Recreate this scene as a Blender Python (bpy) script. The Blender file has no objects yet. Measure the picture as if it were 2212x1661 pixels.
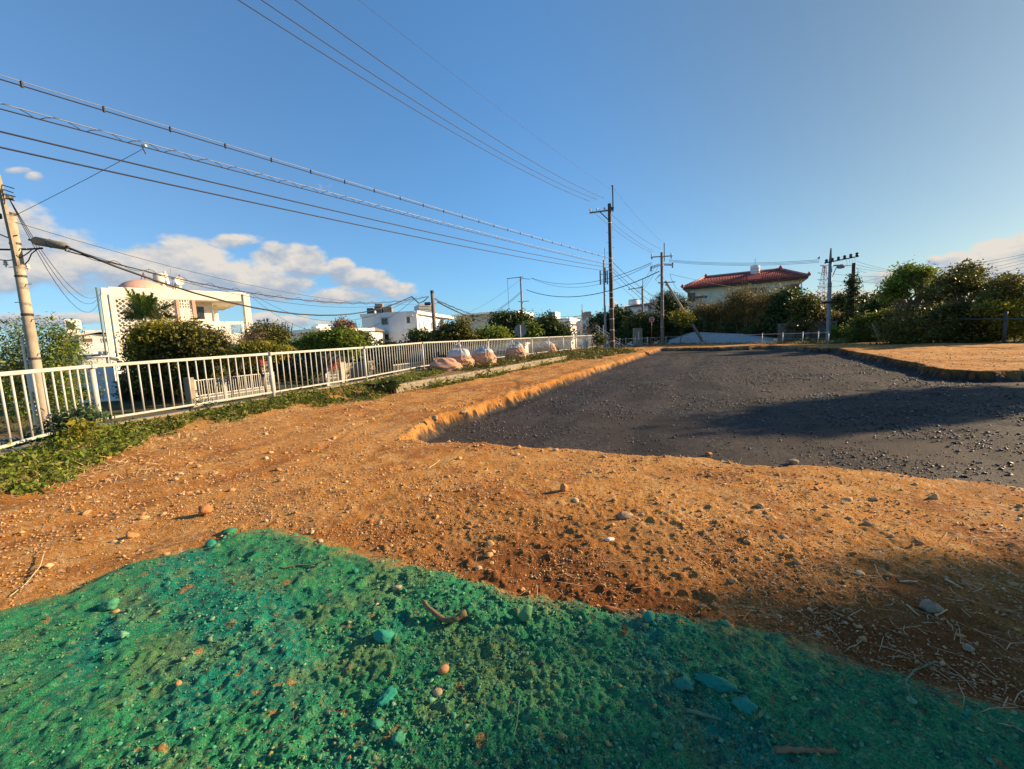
import bpy, math, random
import numpy as np
from mathutils import Vector, Matrix

SC = bpy.context.scene
COL = SC.collection
rng = np.random.default_rng(7)
R = random.Random(11)
rad = math.radians

# ------------------------------------------------------------------ camera
EYE = Vector((0.0, 0.0, 1.45))
FPX = 890.0                       # focal length for a picture 2212 wide
PITCH, ROLL = rad(6.06), rad(2.7)
FWD = Vector((0, math.cos(PITCH), -math.sin(PITCH)))
R0 = Vector((1, 0, 0)); U0 = Vector((0, math.sin(PITCH), math.cos(PITCH)))
IR = R0 * math.cos(ROLL) - U0 * math.sin(ROLL)
IU = R0 * math.sin(ROLL) + U0 * math.cos(ROLL)
cam = bpy.data.cameras.new('camera'); camo = bpy.data.objects.new('camera', cam)
COL.objects.link(camo); SC.camera = camo
cam.sensor_width = 36.0; cam.lens = FPX / 2212 * 36
cam.clip_start = 0.05; cam.clip_end = 9000
camo.matrix_world = Matrix(((IR.x, IU.x, -FWD.x, EYE.x), (IR.y, IU.y, -FWD.y, EYE.y), (IR.z, IU.z, -FWD.z, EYE.z), (0, 0, 0, 1)))

# ------------------------------------------------------------------ light
SUN_AZ, SUN_EL = rad(79), rad(21)      # azimuth clockwise from +Y
SUNDIR = Vector((math.sin(SUN_AZ) * math.cos(SUN_EL), math.cos(SUN_AZ) * math.cos(SUN_EL), math.sin(SUN_EL)))
sl = bpy.data.lights.new('sun', 'SUN'); sl.energy = 5.0; sl.angle = rad(0.6); sl.color = (1.0, 0.74, 0.45)
so = bpy.data.objects.new('sun', sl); COL.objects.link(so)
so.rotation_euler = SUNDIR.to_track_quat('Z', 'Y').to_euler()
SC.view_settings.view_transform = 'Standard'; SC.view_settings.look = 'None'
SC.view_settings.gamma = 1.0; SC.view_settings.use_curve_mapping = False
SC.view_settings.exposure = 1.1

def ray(px, py):
    return FWD + IR * ((px - 1106) / FPX) - IU * ((py - 830.5) / FPX)
def at(px, py, Y):
    d = ray(px, py); return EYE + d * (Y / d.y)
def gz(px, py, z):
    d = ray(px, py); return EYE + d * ((z - EYE.z) / d.z)
KK = 2212 / 4096
def zz(x0, y0, s):
    return lambda x, y: ((x0 + x * s) * KK, (y0 + y * s) * KK)
zH = zz(350, 1000, .31646); z3 = zz(950, 1000, .31646); z4 = zz(1400, 1100, .31646); z5 = zz(1950, 950, .31646)
z6 = zz(2550, 950, .31646); z7 = zz(3150, 950, .30102); z8 = zz(3500, 900, .3311); zA = zz(0, 1050, .4516)
z2 = zz(600, 1300, .3311); zB = zz(1650, 1300, .3617); zP = zz(2300, 700, .271); zL = zz(0, 650, .27125)
zF = zz(1300, 2000, .6478); zG = zz(2600, 2000, .6763); zK = zz(0, 2000, .6477); zM = zz(1650, 1600, .5425); zS = zz(2150, 1220, .11302)

# ------------------------------------------------------------------ world
W = bpy.data.worlds.new('World'); SC.world = W; W.use_nodes = True
nt = W.node_tree; nt.nodes.clear(); N = nt.nodes.new; LK = nt.links.new
out = N('ShaderNodeOutputWorld'); bg = N('ShaderNodeBackground'); LK(bg.outputs[0], out.inputs[0])
sky = N('ShaderNodeTexSky'); sky.sky_type = 'NISHITA'; sky.sun_disc = False
sky.sun_elevation = SUN_EL; sky.sun_rotation = SUN_AZ
sky.altitude = 50; sky.air_density = 1.0; sky.dust_density = 0.6; sky.ozone_density = 3.2
bg.inputs[1].default_value = 0.0815
def wm(op, a, b=None, c=None, clamp=False):
    n = N('ShaderNodeMath'); n.operation = op; n.use_clamp = clamp
    for i, v in enumerate((a, b, c)):
        if v is None: continue
        if hasattr(v, 'links'): LK(v, n.inputs[i])
        else: n.inputs[i].default_value = v
    return n.outputs[0]
def wv(op, a, b):
    n = N('ShaderNodeVectorMath'); n.operation = op
    for i, v in enumerate((a, b)):
        if hasattr(v, 'links'): LK(v, n.inputs[i])
        else: n.inputs[i].default_value = v
    return n.outputs['Value'] if op == 'DOT_PRODUCT' else n.outputs[0]
tc = N('ShaderNodeTexCoord').outputs['Generated']
def wnoise(vec, sc, det=7, rough=.58):
    n = N('ShaderNodeTexNoise'); n.inputs['Scale'].default_value = sc; n.inputs['Detail'].default_value = det
    n.inputs['Roughness'].default_value = rough; LK(vec, n.inputs['Vector']); return n.outputs[0]
stretch = wv('MULTIPLY', tc, (1, 1, 1.9))
nA = wnoise(stretch, 7.0); nB = wnoise(wv('ADD', stretch, (SUNDIR.x * .03, SUNDIR.y * .03, .045)), 7.0)
nC = wnoise(stretch, 22.0, 5)
clouds = [  # px, py, half width px, half height px, weight
    (50, 530, 112, 84, 1.25), (160, 560, 130, 70, 1.15), (30, 585, 150, 48, 1.0), (300, 577, 112, 58, 1.15), (400, 577, 112, 58, 1.15), (500, 602, 110, 42, 1.05), (600, 618, 90, 32, 1.0), (-60, 560, 120, 80, 1.0),
    (518, 522, 62, 17, 1.0), (590, 545, 52, 28, 1.1), (650, 560, 54, 36, 1.15), (662, 578, 46, 26, 1.0),
    (738, 588, 36, 30, 1.1), (790, 606, 64, 30, 1.1), (852, 626, 56, 24, 1.05), (770, 638, 120, 20, .9),
    (568, 690, 38, 18, .95), (620, 694, 32, 14, .95), (656, 693, 22, 13, .95), (700, 698, 34, 8, .8), (30, 692, 90, 17, .85), (150, 690, 100, 14, .8),
    (43, 367, 24, 6, .42), (76, 381, 18, 10, .45),
    (2148, 548, 62, 36, 1.2), (2212, 534, 54, 36, 1.2), (2072, 562, 42, 19, 1.1), (2022, 563, 22, 10, 1.0), (2110, 578, 95, 24, 1.05), (2210, 595, 120, 36, 1.05), (2060, 594, 84, 15, .9), (2330, 570, 110, 60, 1.1),
    (1900, 602, 90, 18, .8), (1380, 665, 40, 14, .85), (1480, 668, 50, 18, .85), (1325, 660, 12, 10, .75), (1850, 640, 120, 16, .75),
]
field = None; vert = None
for (px, py, hw, hh, wt) in clouds:
    c = ray(px, py).normalized(); rt = (ray(px + 5, py - .235) - ray(px, py)).normalized(); rt = (rt - c * rt.dot(c)).normalized()
    up = rt.cross(c)
    a1 = (ray(px + hw, py).normalized() - c).length; a2 = (ray(px, py - hh).normalized() - c).length
    du = wm('MULTIPLY', wv('DOT_PRODUCT', tc, tuple(rt)), 1 / a1)
    dv = wm('MULTIPLY', wv('DOT_PRODUCT', tc, tuple(up)), 1 / a2)
    r2 = wm('ADD', wm('MULTIPLY', du, du), wm('MULTIPLY', dv, dv))
    e = wm('MULTIPLY', wm('SUBTRACT', 1.0, r2), wt)
    front = wm('GREATER_THAN', wv('DOT_PRODUCT', tc, tuple(c)), .5)
    e = wm('SUBTRACT', wm('MULTIPLY', wm('ADD', e, 3.0), front), 3.0)
    wt_ = wm('POWER', wm('MAXIMUM', wm('ADD', e, .6), 0.0), 2.0); dw_ = wm('MULTIPLY', wt_, wm('MINIMUM', wm('MAXIMUM', wm('ADD', wm('MULTIPLY', dv, 1.0), wm('MULTIPLY', du, .25)), -1.2), 1.2))
    sw_ = wt_ if field is None else wm('ADD', sw_, wt_); sd_ = dw_ if field is None else wm('ADD', sd_, dw_)
    field = e if field is None else wm('MAXIMUM', field, e)
den = wm('ADD', wm('MULTIPLY', wm('MAXIMUM', field, -1.2), .75), wm('MULTIPLY', wm('SUBTRACT', nA, .5), 3.0))
den = wm('ADD', den, wm('MULTIPLY', wm('SUBTRACT', nC, .5), 1.15))
mr = N('ShaderNodeMapRange'); mr.interpolation_type = 'SMOOTHSTEP'; LK(den, mr.inputs[0])
mr.inputs[1].default_value = -.20; mr.inputs[2].default_value = .46; mr.inputs[3].default_value = 0; mr.inputs[4].default_value = .96
hgt = wm('DIVIDE', sd_, wm('MAXIMUM', sw_, .01))
lit = wm('ADD', wm('ADD', wm('MULTIPLY', wm('SUBTRACT', nA, nB), 2.6), wm('MULTIPLY', wm('SUBTRACT', nC, .5), 1.6)), wm('ADD', .46, wm('MULTIPLY', hgt, .52)), clamp=True)
cr = N('ShaderNodeValToRGB'); LK(lit, cr.inputs[0])
cr.color_ramp.elements[0].position = .1; cr.color_ramp.elements[0].color = (2.3, 2.75, 3.4, 1)
cr.color_ramp.elements[1].position = .85; cr.color_ramp.elements[1].color = (4.6, 4.25, 3.8, 1)
hs = N('ShaderNodeMix'); hs.data_type = 'RGBA'; hs.blend_type = 'MULTIPLY'; hs.inputs[0].default_value = 1.0
LK(sky.outputs[0], hs.inputs[6]); tn = N('ShaderNodeValToRGB'); LK(wm('ADD', wm('MULTIPLY', wv('DOT_PRODUCT', tc, tuple(SUNDIR)), .5), .5), tn.inputs[0])
tn.color_ramp.interpolation = 'EASE'; tn.color_ramp.elements.new(.5)
for el_, p_, c_ in zip(tn.color_ramp.elements, (.30, .64, .95), ((.80, 1.24, 1.58), (.70, 1.30, 1.78), (.70, .80, .76))):
    el_.position = p_; el_.color = (c_[0] / 2, c_[1] / 2, c_[2] / 2, 1)
LK(wv('MULTIPLY', tn.outputs[0], (2, 2, 2)), hs.inputs[7])
gm = N('ShaderNodeGamma'); gm.inputs[1].default_value = .8
LK(hs.outputs[2], gm.inputs[0])
mx = N('ShaderNodeMix'); mx.data_type = 'RGBA'; LK(mr.outputs[0], mx.inputs[0]); LK(gm.outputs[0], mx.inputs[6]); LK(cr.outputs[0], mx.inputs[7])
LK(mx.outputs[2], bg.inputs[0])

# ------------------------------------------------------------------ helpers
def tag(o, label=None, cat=None, group=None, kind=None):
    if label: o['label'] = label
    if cat: o['category'] = cat
    if group: o['group'] = group
    if kind: o['kind'] = kind
    return o
def empty(name, loc=(0, 0, 0), rz=0, label=None, cat=None, group=None):
    o = bpy.data.objects.new(name, None); o.empty_display_size = .2; COL.objects.link(o)
    o.location = loc; o.rotation_euler = (0, 0, rz)
    return tag(o, label, cat, group)
def link(me, name, parent=None, loc=None, rot=None, scale=None):
    o = bpy.data.objects.new(name, me); COL.objects.link(o)
    if parent is not None: o.parent = parent
    if loc is not None: o.location = loc
    if rot is not None: o.rotation_euler = rot
    if scale is not None: o.scale = scale
    return o
class MB:
    def __init__(s): s.v = []; s.f = []
    def hexa(s, p):      # 8 points: bottom 4 ccw, top 4 ccw
        b = len(s.v); s.v += [tuple(q) for q in p]
        s.f += [tuple(b + i for i in q) for q in ((3, 2, 1, 0), (4, 5, 6, 7), (0, 1, 5, 4), (1, 2, 6, 5), (2, 3, 7, 6), (3, 0, 4, 7))]
        return s
    def box(s, x0, x1, y0, y1, z0, z1):
        return s.hexa([(x0, y0, z0), (x1, y0, z0), (x1, y1, z0), (x0, y1, z0), (x0, y0, z1), (x1, y0, z1), (x1, y1, z1), (x0, y1, z1)])
    def bar(s, a, b, w, h=None):    # square bar between two points
        a = Vector(a); b = Vector(b); h = h or w; d = (b - a).normalized()
        u = d.cross(Vector((0, 0, 1)))
        u = Vector((1, 0, 0)) if u.length < 1e-3 else u.normalized()
        k = u.cross(d).normalized()
        o = [u * (-w / 2) + k * (-h / 2), u * (w / 2) + k * (-h / 2), u * (w / 2) + k * (h / 2), u * (-w / 2) + k * (h / 2)]
        return s.hexa([a + q for q in o] + [b + q for q in o])
    def tube(s, pts, r, n=8, r2=None, cap=True):
        pts = [Vector(p) for p in pts]; b = len(s.v); m = len(pts)
        rr = r if isinstance(r, (list, tuple)) else [r + ((r2 if r2 is not None else r) - r) * i / max(1, m - 1) for i in range(m)]
        for i, p in enumerate(pts):
            d = (pts[min(i + 1, m - 1)] - pts[max(i - 1, 0)]).normalized()
            u = d.cross(Vector((0, 0, 1)))
            if u.length < .05: u = d.cross(Vector((0, 1, 0)))
            u.normalize(); k = u.cross(d)
            for j in range(n):
                t = 2 * math.pi * j / n; s.v.append(tuple(p + (u * math.cos(t) + k * math.sin(t)) * rr[i]))
        for i in range(m - 1):
            for j in range(n):
                a = b + i * n + j; c = b + i * n + (j + 1) % n
                s.f.append((a, c, c + n, a + n))
        if cap:
            s.f.append(tuple(b + j for j in range(n))[::-1]); s.f.append(tuple(b + (m - 1) * n + j for j in range(n)))
        return s
    def lathe(s, prof, n=20, c=(0, 0, 0), cap=True):
        b = len(s.v); m = len(prof)
        for r, z in prof:
            for j in range(n):
                t = 2 * math.pi * j / n; s.v.append((c[0] + r * math.cos(t), c[1] + r * math.sin(t), c[2] + z))
        for i in range(m - 1):
            for j in range(n):
                a = b + i * n + j; d = b + i * n + (j + 1) % n; s.f.append((a, d, d + n, a + n))
        if cap: s.f.append(tuple(b + (m - 1) * n + j for j in range(n)))
        return s
    def mesh(s, name, m, smooth=False):
        me = bpy.data.meshes.new(name); me.from_pydata(s.v, [], s.f); me.update()
        if m: me.materials.append(m)
        if smooth: me.shade_smooth() if hasattr(me, 'shade_smooth') else None
        return me
    def build(s, name, m, parent=None, smooth=False, loc=None, bevel=0, rot=None):
        o = link(s.mesh(name, m, smooth), name, parent, loc, rot)
        if bevel:
            b = o.modifiers.new('b', 'BEVEL'); b.width = bevel; b.segments = 1
        return o

def pmat(name, col, rough=.75, var=.12, scale=3.0, bump=.1, metal=0.0, stain=None, spec=.4, bscale=None):
    m = bpy.data.materials.new(name); m.use_nodes = True; t = m.node_tree; b = t.nodes['Principled BSDF']
    b.inputs['Roughness'].default_value = rough; b.inputs['Metallic'].default_value = metal; b.inputs['Specular IOR Level'].default_value = spec
    g = t.nodes.new('ShaderNodeTexCoord'); n = t.nodes.new('ShaderNodeTexNoise'); n.inputs['Scale'].default_value = scale; n.inputs['Detail'].default_value = 8
    n.inputs['Roughness'].default_value = .65
    t.links.new(g.outputs['Object'], n.inputs['Vector'])
    r = t.nodes.new('ShaderNodeValToRGB'); t.links.new(n.outputs[0], r.inputs[0])
    c = np.array(col)
    r.color_ramp.elements[0].position = .3; r.color_ramp.elements[0].color = (*(c * (1 - var * 1.6)), 1)
    r.color_ramp.elements[1].position = .68; r.color_ramp.elements[1].color = (*np.minimum(c * (1 + var), 1), 1)
    src = r.outputs[0]
    if stain:
        n2 = t.nodes.new('ShaderNodeTexNoise'); n2.inputs['Scale'].default_value = stain[1]; n2.inputs['Detail'].default_value = 9; n2.inputs['Roughness'].default_value = .7
        mp = t.nodes.new('ShaderNodeMapping'); mp.inputs['Scale'].default_value = (1, 1, stain[3] if len(stain) > 3 else .35)
        t.links.new(g.outputs['Object'], mp.inputs[0]); t.links.new(mp.outputs[0], n2.inputs['Vector'])
        q = t.nodes.new('ShaderNodeValToRGB'); q.color_ramp.elements[0].position = stain[2]; q.color_ramp.elements[1].position = stain[2] + .18
        t.links.new(n2.outputs[0], q.inputs[0])
        x = t.nodes.new('ShaderNodeMix'); x.data_type = 'RGBA'; t.links.new(q.outputs[0], x.inputs[0]); t.links.new(src, x.inputs[6]); x.inputs[7].default_value = (*stain[0], 1)
        src = x.outputs[2]
    t.links.new(src, b.inputs['Base Color'])
    if bump:
        n3 = t.nodes.new('ShaderNodeTexNoise'); n3.inputs['Scale'].default_value = bscale or scale * 8; n3.inputs['Detail'].default_value = 5
        t.links.new(g.outputs['Object'], n3.inputs['Vector'])
        u = t.nodes.new('ShaderNodeBump'); u.inputs['Strength'].default_value = bump; u.inputs['Distance'].default_value = .02
        t.links.new(n3.outputs[0], u.inputs['Height']); t.links.new(u.outputs[0], b.inputs['Normal'])
    return m
def leafmat(name, cols, trans=.3, rough=.55):
    m = bpy.data.materials.new(name); m.use_nodes = True; t = m.node_tree; b = t.nodes['Principled BSDF']
    a = t.nodes.new('ShaderNodeAttribute'); a.attribute_name = 'var'
    r = t.nodes.new('ShaderNodeValToRGB'); t.links.new(a.outputs['Fac'], r.inputs[0])
    while len(r.color_ramp.elements) < len(cols): r.color_ramp.elements.new(.5)
    for i, c in enumerate(cols):
        r.color_ramp.elements[i].position = i / (len(cols) - 1); r.color_ramp.elements[i].color = (*c, 1)
    t.links.new(r.outputs[0], b.inputs['Base Color']); b.inputs['Roughness'].default_value = rough; b.inputs['Specular IOR Level'].default_value = .3
    tr = t.nodes.new('ShaderNodeBsdfTranslucent'); mx = t.nodes.new('ShaderNodeMixShader'); mx.inputs[0].default_value = trans
    t.links.new(r.outputs[0], tr.inputs[0]); t.links.new(b.outputs[0], mx.inputs[1]); t.links.new(tr.outputs[0], mx.inputs[2])
    t.links.new(mx.outputs[0], t.nodes['Material Output'].inputs[0])
    return m

def np_mesh(name, V, F, mat, parent=None, facevar=None, smooth=False, col=None, linkit=True):
    me = bpy.data.meshes.new(name); nv = len(V); nf, k = F.shape
    me.vertices.add(nv); me.vertices.foreach_set('co', np.ascontiguousarray(V, dtype=np.float32).ravel())
    me.loops.add(nf * k); me.loops.foreach_set('vertex_index', np.ascontiguousarray(F, dtype=np.int32).ravel())
    me.polygons.add(nf); me.polygons.foreach_set('loop_start', np.arange(0, nf * k, k, dtype=np.int32))
    try: me.polygons.foreach_set('loop_total', np.full(nf, k, dtype=np.int32))
    except Exception: pass
    me.update(calc_edges=True)
    if smooth: me.polygons.foreach_set('use_smooth', np.ones(nf, dtype=bool))
    if facevar is not None:
        a = me.attributes.new('var', 'FLOAT', 'FACE'); a.data.foreach_set('value', facevar.astype(np.float32))
    if col is not None:
        a = me.attributes.new('Col', 'FLOAT_COLOR', 'POINT'); a.data.foreach_set('color', np.ascontiguousarray(col, dtype=np.float32).ravel())
    me.materials.append(mat)
    if not linkit: return me
    return link(me, name, parent)

# ------------------------------------------------------------------ numeric noise
_T = rng.random((256, 256)).astype(np.float32)
def vnoise(x, y, seed=0):
    x = x + seed * 17.3; y = y + seed * 9.7
    xi = np.floor(x).astype(np.int64); yi = np.floor(y).astype(np.int64); fx = (x - xi).astype(np.float32); fy = (y - yi).astype(np.float32)
    fx = fx * fx * (3 - 2 * fx); fy = fy * fy * (3 - 2 * fy)
    x0 = xi & 255; x1 = (xi + 1) & 255; y0 = yi & 255; y1 = (yi + 1) & 255
    return (_T[x0, y0] * (1 - fx) + _T[x1, y0] * fx) * (1 - fy) + (_T[x0, y1] * (1 - fx) + _T[x1, y1] * fx) * fy
def fbm(x, y, sc, octv=4, seed=0, g=.5):
    s = 0; a = 1; n = 0
    for i in range(octv):
        s = s + a * vnoise(x * sc, y * sc, seed + i * 3); n += a; a *= g; sc *= 2.03
    return s / n
def sstep(a, b, x):
    t = np.clip((x - a) / (b - a), 0, 1); return t * t * (3 - 2 * t)
def polydist(px, py, P):       # signed distance, positive inside
    P = np.array(P, dtype=np.float64); d = np.full(px.shape, 1e18); ins = np.zeros(px.shape, dtype=bool); n = len(P)
    for i in range(n):
        a = P[i]; b = P[(i + 1) % n]; e = b - a; l = e @ e
        t = np.clip(((px - a[0]) * e[0] + (py - a[1]) * e[1]) / l, 0, 1)
        q = (px - a[0] - t * e[0]) ** 2 + (py - a[1] - t * e[1]) ** 2; d = np.minimum(d, q)
        c = ((a[1] > py) != (b[1] > py)) & (px < (b[0] - a[0]) * (py - a[1]) / ((b[1] - a[1]) if b[1] != a[1] else 1e-9) + a[0])
        ins ^= c
    d = np.sqrt(d); return np.where(ins, d, -d)

# ------------------------------------------------------------------ plan of the place
def post_from(tx, ty, bx, by, h):
    lo, hi = 1.0, 200.0
    for _ in range(50):
        m = (lo + hi) / 2
        if at(tx, ty, m).z - at(bx, by, m).z > h: hi = m
        else: lo = m
    return at(bx, by, lo), lo
FH = 1.05
FP = []
for (a, b, c, d) in ((0, 803.6, 28, 962), (192.6, 787.7, 215.8, 908.4), (577.8, 762, 590.4, 848.6), (784.3, 748.8, 791, 815.5),
                     (910.4, 739, 915.3, 791.4), (1287.5, 723, 1288.5, 747.9)):
    p, _y = post_from(a, b, c, d, FH); FP.append(p)
FP[0] = FP[1] + (FP[0] - FP[1]) * 1.42
pA, pB, pC, pD, pE, pI = FP
ext = pA + (pA - pB) * 1.6
FENCE = [ext] + FP                      # bottom-rail points of the white fence
far = [gz(1338, 749, .2), gz(1448, 743, .15), gz(1570, 742.5, .12), gz(1690, 742.5, .1), gz(1753, 743, .1), gz(1795, 743, .08)]
LOT = [(ext.x + 1, ext.y - 6)] + [(p.x, p.y) for p in FENCE] + [(p.x, p.y) for p in far] + [tuple(gz(1900, 742, 0.05))[:2], tuple(gz(2212, 747, 0.0))[:2], (40, 14), (44, -12)]
LOTN = np.array(LOT)
PIT = [gz(862, 944, .0), gz(928, 895, .02), gz(1027, 870, .03), gz(1180, 820, .07), gz(1425, 751.5, .1), gz(1560, 750, .1), gz(1660, 746.5, .1), gz(1715, 748.5, .08), gz(1772, 753, .05), gz(1795, 752.5, .05), gz(1815, 755, .05),
       gz(1930, 776, .02), gz(2045, 799, .0), gz(2120, 803, 0), gz(2212, 801, 0)]
PIT = [(p.x, p.y) for p in PIT] + [(18.5, 10.9), (18.5, -3.0)] + [tuple(gz(2400, 1073, 0))[:2], tuple(gz(2212, 1050, 0))[:2], tuple(gz(1950, 1027, 0))[:2], tuple(gz(1700, 1005, 0))[:2], tuple(gz(1400, 984, 0))[:2], tuple(gz(1110, 965, 0))[:2], tuple(gz(935, 952, 0))[:2]]
GREEN = [(-400, 1500), (-200, 1370), (0, 1307), (150, 1262), (270, 1215), (400, 1180), (500, 1150), (610, 1142), (700, 1163), (800, 1190), (900, 1214), (1030, 1245), (1200, 1278), (1400, 1325), (1700, 1375), (1900, 1428), (2100, 1485), (2212, 1512), (2500, 1590)]
GREEN = [tuple(gz(a, b, .02))[:2] for a, b in GREEN] + [(3.5, -1.5), (-4, -1.5)]
FZ = np.array([(p.x, p.y, p.z - .13) for p in FENCE])
def fence_z(x, y):
    best = np.full(x.shape, 1e18); z = np.zeros(x.shape)
    for i in range(len(FZ) - 1):
        a = FZ[i]; b = FZ[i + 1]; e = b[:2] - a[:2]; l = e @ e
        t = np.clip(((x - a[0]) * e[0] + (y - a[1]) * e[1]) / l, 0, 1)
        q = (x - a[0] - t * e[0]) ** 2 + (y - a[1] - t * e[1]) ** 2
        w = q < best; best = np.where(w, q, best); z = np.where(w, a[2] + t * (b[2] - a[2]), z)
    return np.sqrt(best), z
PIT_D = .30
def terrain(x, y, detail=True):
    """height, pit mask distance, green distance, lot distance"""
    x = np.asarray(x, dtype=np.float64); y = np.asarray(y, dtype=np.float64)
    r = np.hypot(x, y)
    sl_ = polydist(x, y, LOT); sp = polydist(x, y, PIT); sg = polydist(x, y, GREEN)
    fd, fz = fence_z(x, y)
    base = .12 * sstep(8, 40, r)
    zin = base + (fz - base) * (1 - sstep(.2, 1.5, fd))
    az = np.degrees(np.arctan2(x, y))
    k = sstep(17.5, 23.0, az) * (y > 0) + (x > 0) * (y <= 0)
    so_ = np.clip(-sl_, 0, None)
    zleft = -1.06 - 3.0 * sstep(60, 400, so_)
    zright = .05 + 2.1 * sstep(3, 13, so_) * sstep(24, 44, r) + 1.0 * sstep(40, 200, so_)
    zout = zleft * (1 - k) + zright * k
    m = sstep(-.55, -.25, sl_)
    z = zin * m + zout * (1 - m)
    wob = (fbm(x, y, 1.7, 3, 5) - .5) * .36 + (fbm(x, y, 7.0, 2, 8) - .5) * .05
    spn = sp + wob
    left = sstep(-.35, .25, (0.47 * y - x) * .9 + .9 + 1.6 - (y * .0)) if False else (np.abs(x - (-1.6 + .4663 * (y - 6.6))) < 2.2)
    wd_ = np.where(left, .30, .20)
    z = z - PIT_D * sstep(-.05, 1.0, spn / wd_)
    # mound of the sprayed soil
    sgn = sg + (fbm(x, y, 2.2, 4, 21) - .5) * .22 + (fbm(x, y, 12, 2, 22) - .5) * .06
    z = z + .05 * sstep(-.02, .12, sgn) * (1 - .6 * sstep(.12, .8, sgn))
    return z, spn, sgn, sl_, r, fd
def H(x, y):
    return float(terrain(np.array([x]), np.array([y]))[0][0])
# ------------------------------------------------------------------ ground mesh
h412 = 1.45 * 412
_r = [1.02]
while _r[-1] < 64:
    r__ = _r[-1]; _r.append(r__ + (min(r__ ** 2 / 597 * .92, .05 + .0016 * max(0, r__ - 5)) if r__ < 24 else r__ * .0095))
r_near = np.array(_r[:-1]); r_mid = np.array(_r[-1:])
r_far = r_mid[-1] * np.exp(np.arange(1, 95) * .05)
rads = np.concatenate([[.01, .3, .55, .75, .88, .97], r_near, r_mid, r_far])
azf = np.radians(np.arange(-59.5, 59.501, .170))
azc = np.radians(np.concatenate([np.arange(62, 298, 4.0)]))
azs = np.concatenate([azf, azc])
RR, AA = np.meshgrid(rads, azs, indexing='ij')
GX = RR * np.sin(AA); GY = RR * np.cos(AA)
x = GX.ravel(); y = GY.ravel()
Z, SP, SG, SLD, RA, FD = terrain(x, y)
inlot = sstep(-.3, .1, SLD)
def fade(wl):           # drop detail the grid cannot carry
    sp_ = np.maximum(RA * .0087, RA ** 2 / 597 * 0.92); sp_ = np.where(RA < 24, np.maximum(np.minimum(RA ** 2 / 597 * .92, .05 + .0016 * np.maximum(0, RA - 5)), RA * .0026), RA * .0095)
    return np.clip(wl / (sp_ * 2.2) - .4, 0, 1)
n1 = fbm(x, y, .55, 4, 1); n2 = fbm(x, y, 3.5, 3, 2); n3 = fbm(x, y, 16, 3, 3); n4 = fbm(x, y, 55, 2, 4); n5 = fbm(x, y, 28, 2, 6)
g_in = sstep(0, .06, SG); leftw = np.abs(x - (-1.6 + .4663 * (y - 6.6))) < 2.2; WD = np.where(leftw, .30, .20); pit_in = sstep(.6, .95, SP / WD)
amp = inlot * (1 - .65 * pit_in)
Z = Z + amp * ((n1 - .5) * .07 * fade(2) + (n2 - .5) * .034 * fade(.25) + (n3 - .5) * (.015 - .007 * g_in) * fade(.06) + (n4 - .5) * (.009 + .004 * g_in) * fade(.018))
clod = np.clip(n5 - .58, 0, 1) * (.042 - .012 * g_in) + np.clip(fbm(x, y, 11, 2, 9) - .66, 0, 1) * .085
Z = Z + amp * clod * fade(.05) * (1 - pit_in) + inlot * np.exp(-((SP / WD - .45) / .35) ** 2) * ((fbm(x, y, 4.5, 3, 33) - .5) * .16 + (fbm(x, y, 19, 2, 34) - .5) * .05)
Z = Z + g_in * ((fbm(x, y, 40, 2, 12) - .5) * .013) * fade(.025) + g_in * (fbm(x, y, 5, 3, 13) - .5) * .030
# tool and tyre streaks on the far left track
Z = Z - inlot * .02 * sstep(.62, .8, fbm(x * .35 + y * .05, y * .05 - x * .3, 5, 2, 31)) * sstep(4, 8, RA) * (1 - pit_in)
Z = Z + (1 - inlot) * (fbm(x, y, .02, 3, 15) - .5) * 3.0 * sstep(150, 600, RA)
lx = x + 1.6 - .4663 * (y - 6.6) + (fbm(x, y, .35, 2, 35) - .5) * 1.2
trk = (np.exp(-((lx + 1.15) / .22) ** 2) + np.exp(-((lx + 2.75) / .24) ** 2)) * inlot * sstep(2.5, 5, RA) * (SP < 0)
Z = Z - trk * .018
nr, na = RR.shape
# colours (albedo)
def mixc(a, b, t): return a * (1 - t[:, None]) + np.array(b) * t[:, None]
cn = fbm(x, y, 1.1, 4, 41); cf = fbm(x, y, 9, 4, 42); cs = fbm(x, y, 60, 2, 43)
C = np.tile(np.array([.58, .285, .078]), (len(x), 1))
C = mixc(C, (.68, .42, .17), sstep(.45, .75, cf) * .75)
C = mixc(C, (.38, .145, .028), sstep(.50, .72, cn) * .75)
C = mixc(C, (.24, .085, .03), sstep(.55, .75, fbm(x, y, 3.3, 3, 44)) * .5)
C = mixc(C, (.34, .125, .03), np.clip(trk, 0, 1) * (.25 + .55 * sstep(.4, .6, cf)))
C = mixc(C, (.58, .36, .16), sstep(.62, .82, fbm(x, y, .8, 3, 46)) * .45)
dr = np.hypot(x - 5.2, y - 2.6); C = mixc(C, (.62, .48, .34), (1 - sstep(.5, 2.2, dr)) * sstep(.3, .6, cf) * .8)
C = mixc(C, (.72, .62, .48), sstep(.70, .80, cs) * .75 * (1 - g_in))          # pale grit
C = mixc(C, (.16, .06, .02), sstep(.66, .78, fbm(x, y, 45, 2, 47)) * .55)
# vegetation-stained verge
ver = (1 - sstep(.4, 1.7, FD)) * inlot
C = mixc(C, (.16, .12, .05), ver * .8)
# dark moist band, shade painted in, beyond the sprayed soil and pale dust patches
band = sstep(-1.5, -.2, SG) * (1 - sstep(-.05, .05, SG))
C = mixc(C, (.24, .092, .028), band * (.55 + .45 * sstep(.35, .6, fbm(x, y, 2.1, 3, 45))) * sstep(-2.5, .5, x))
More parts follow.
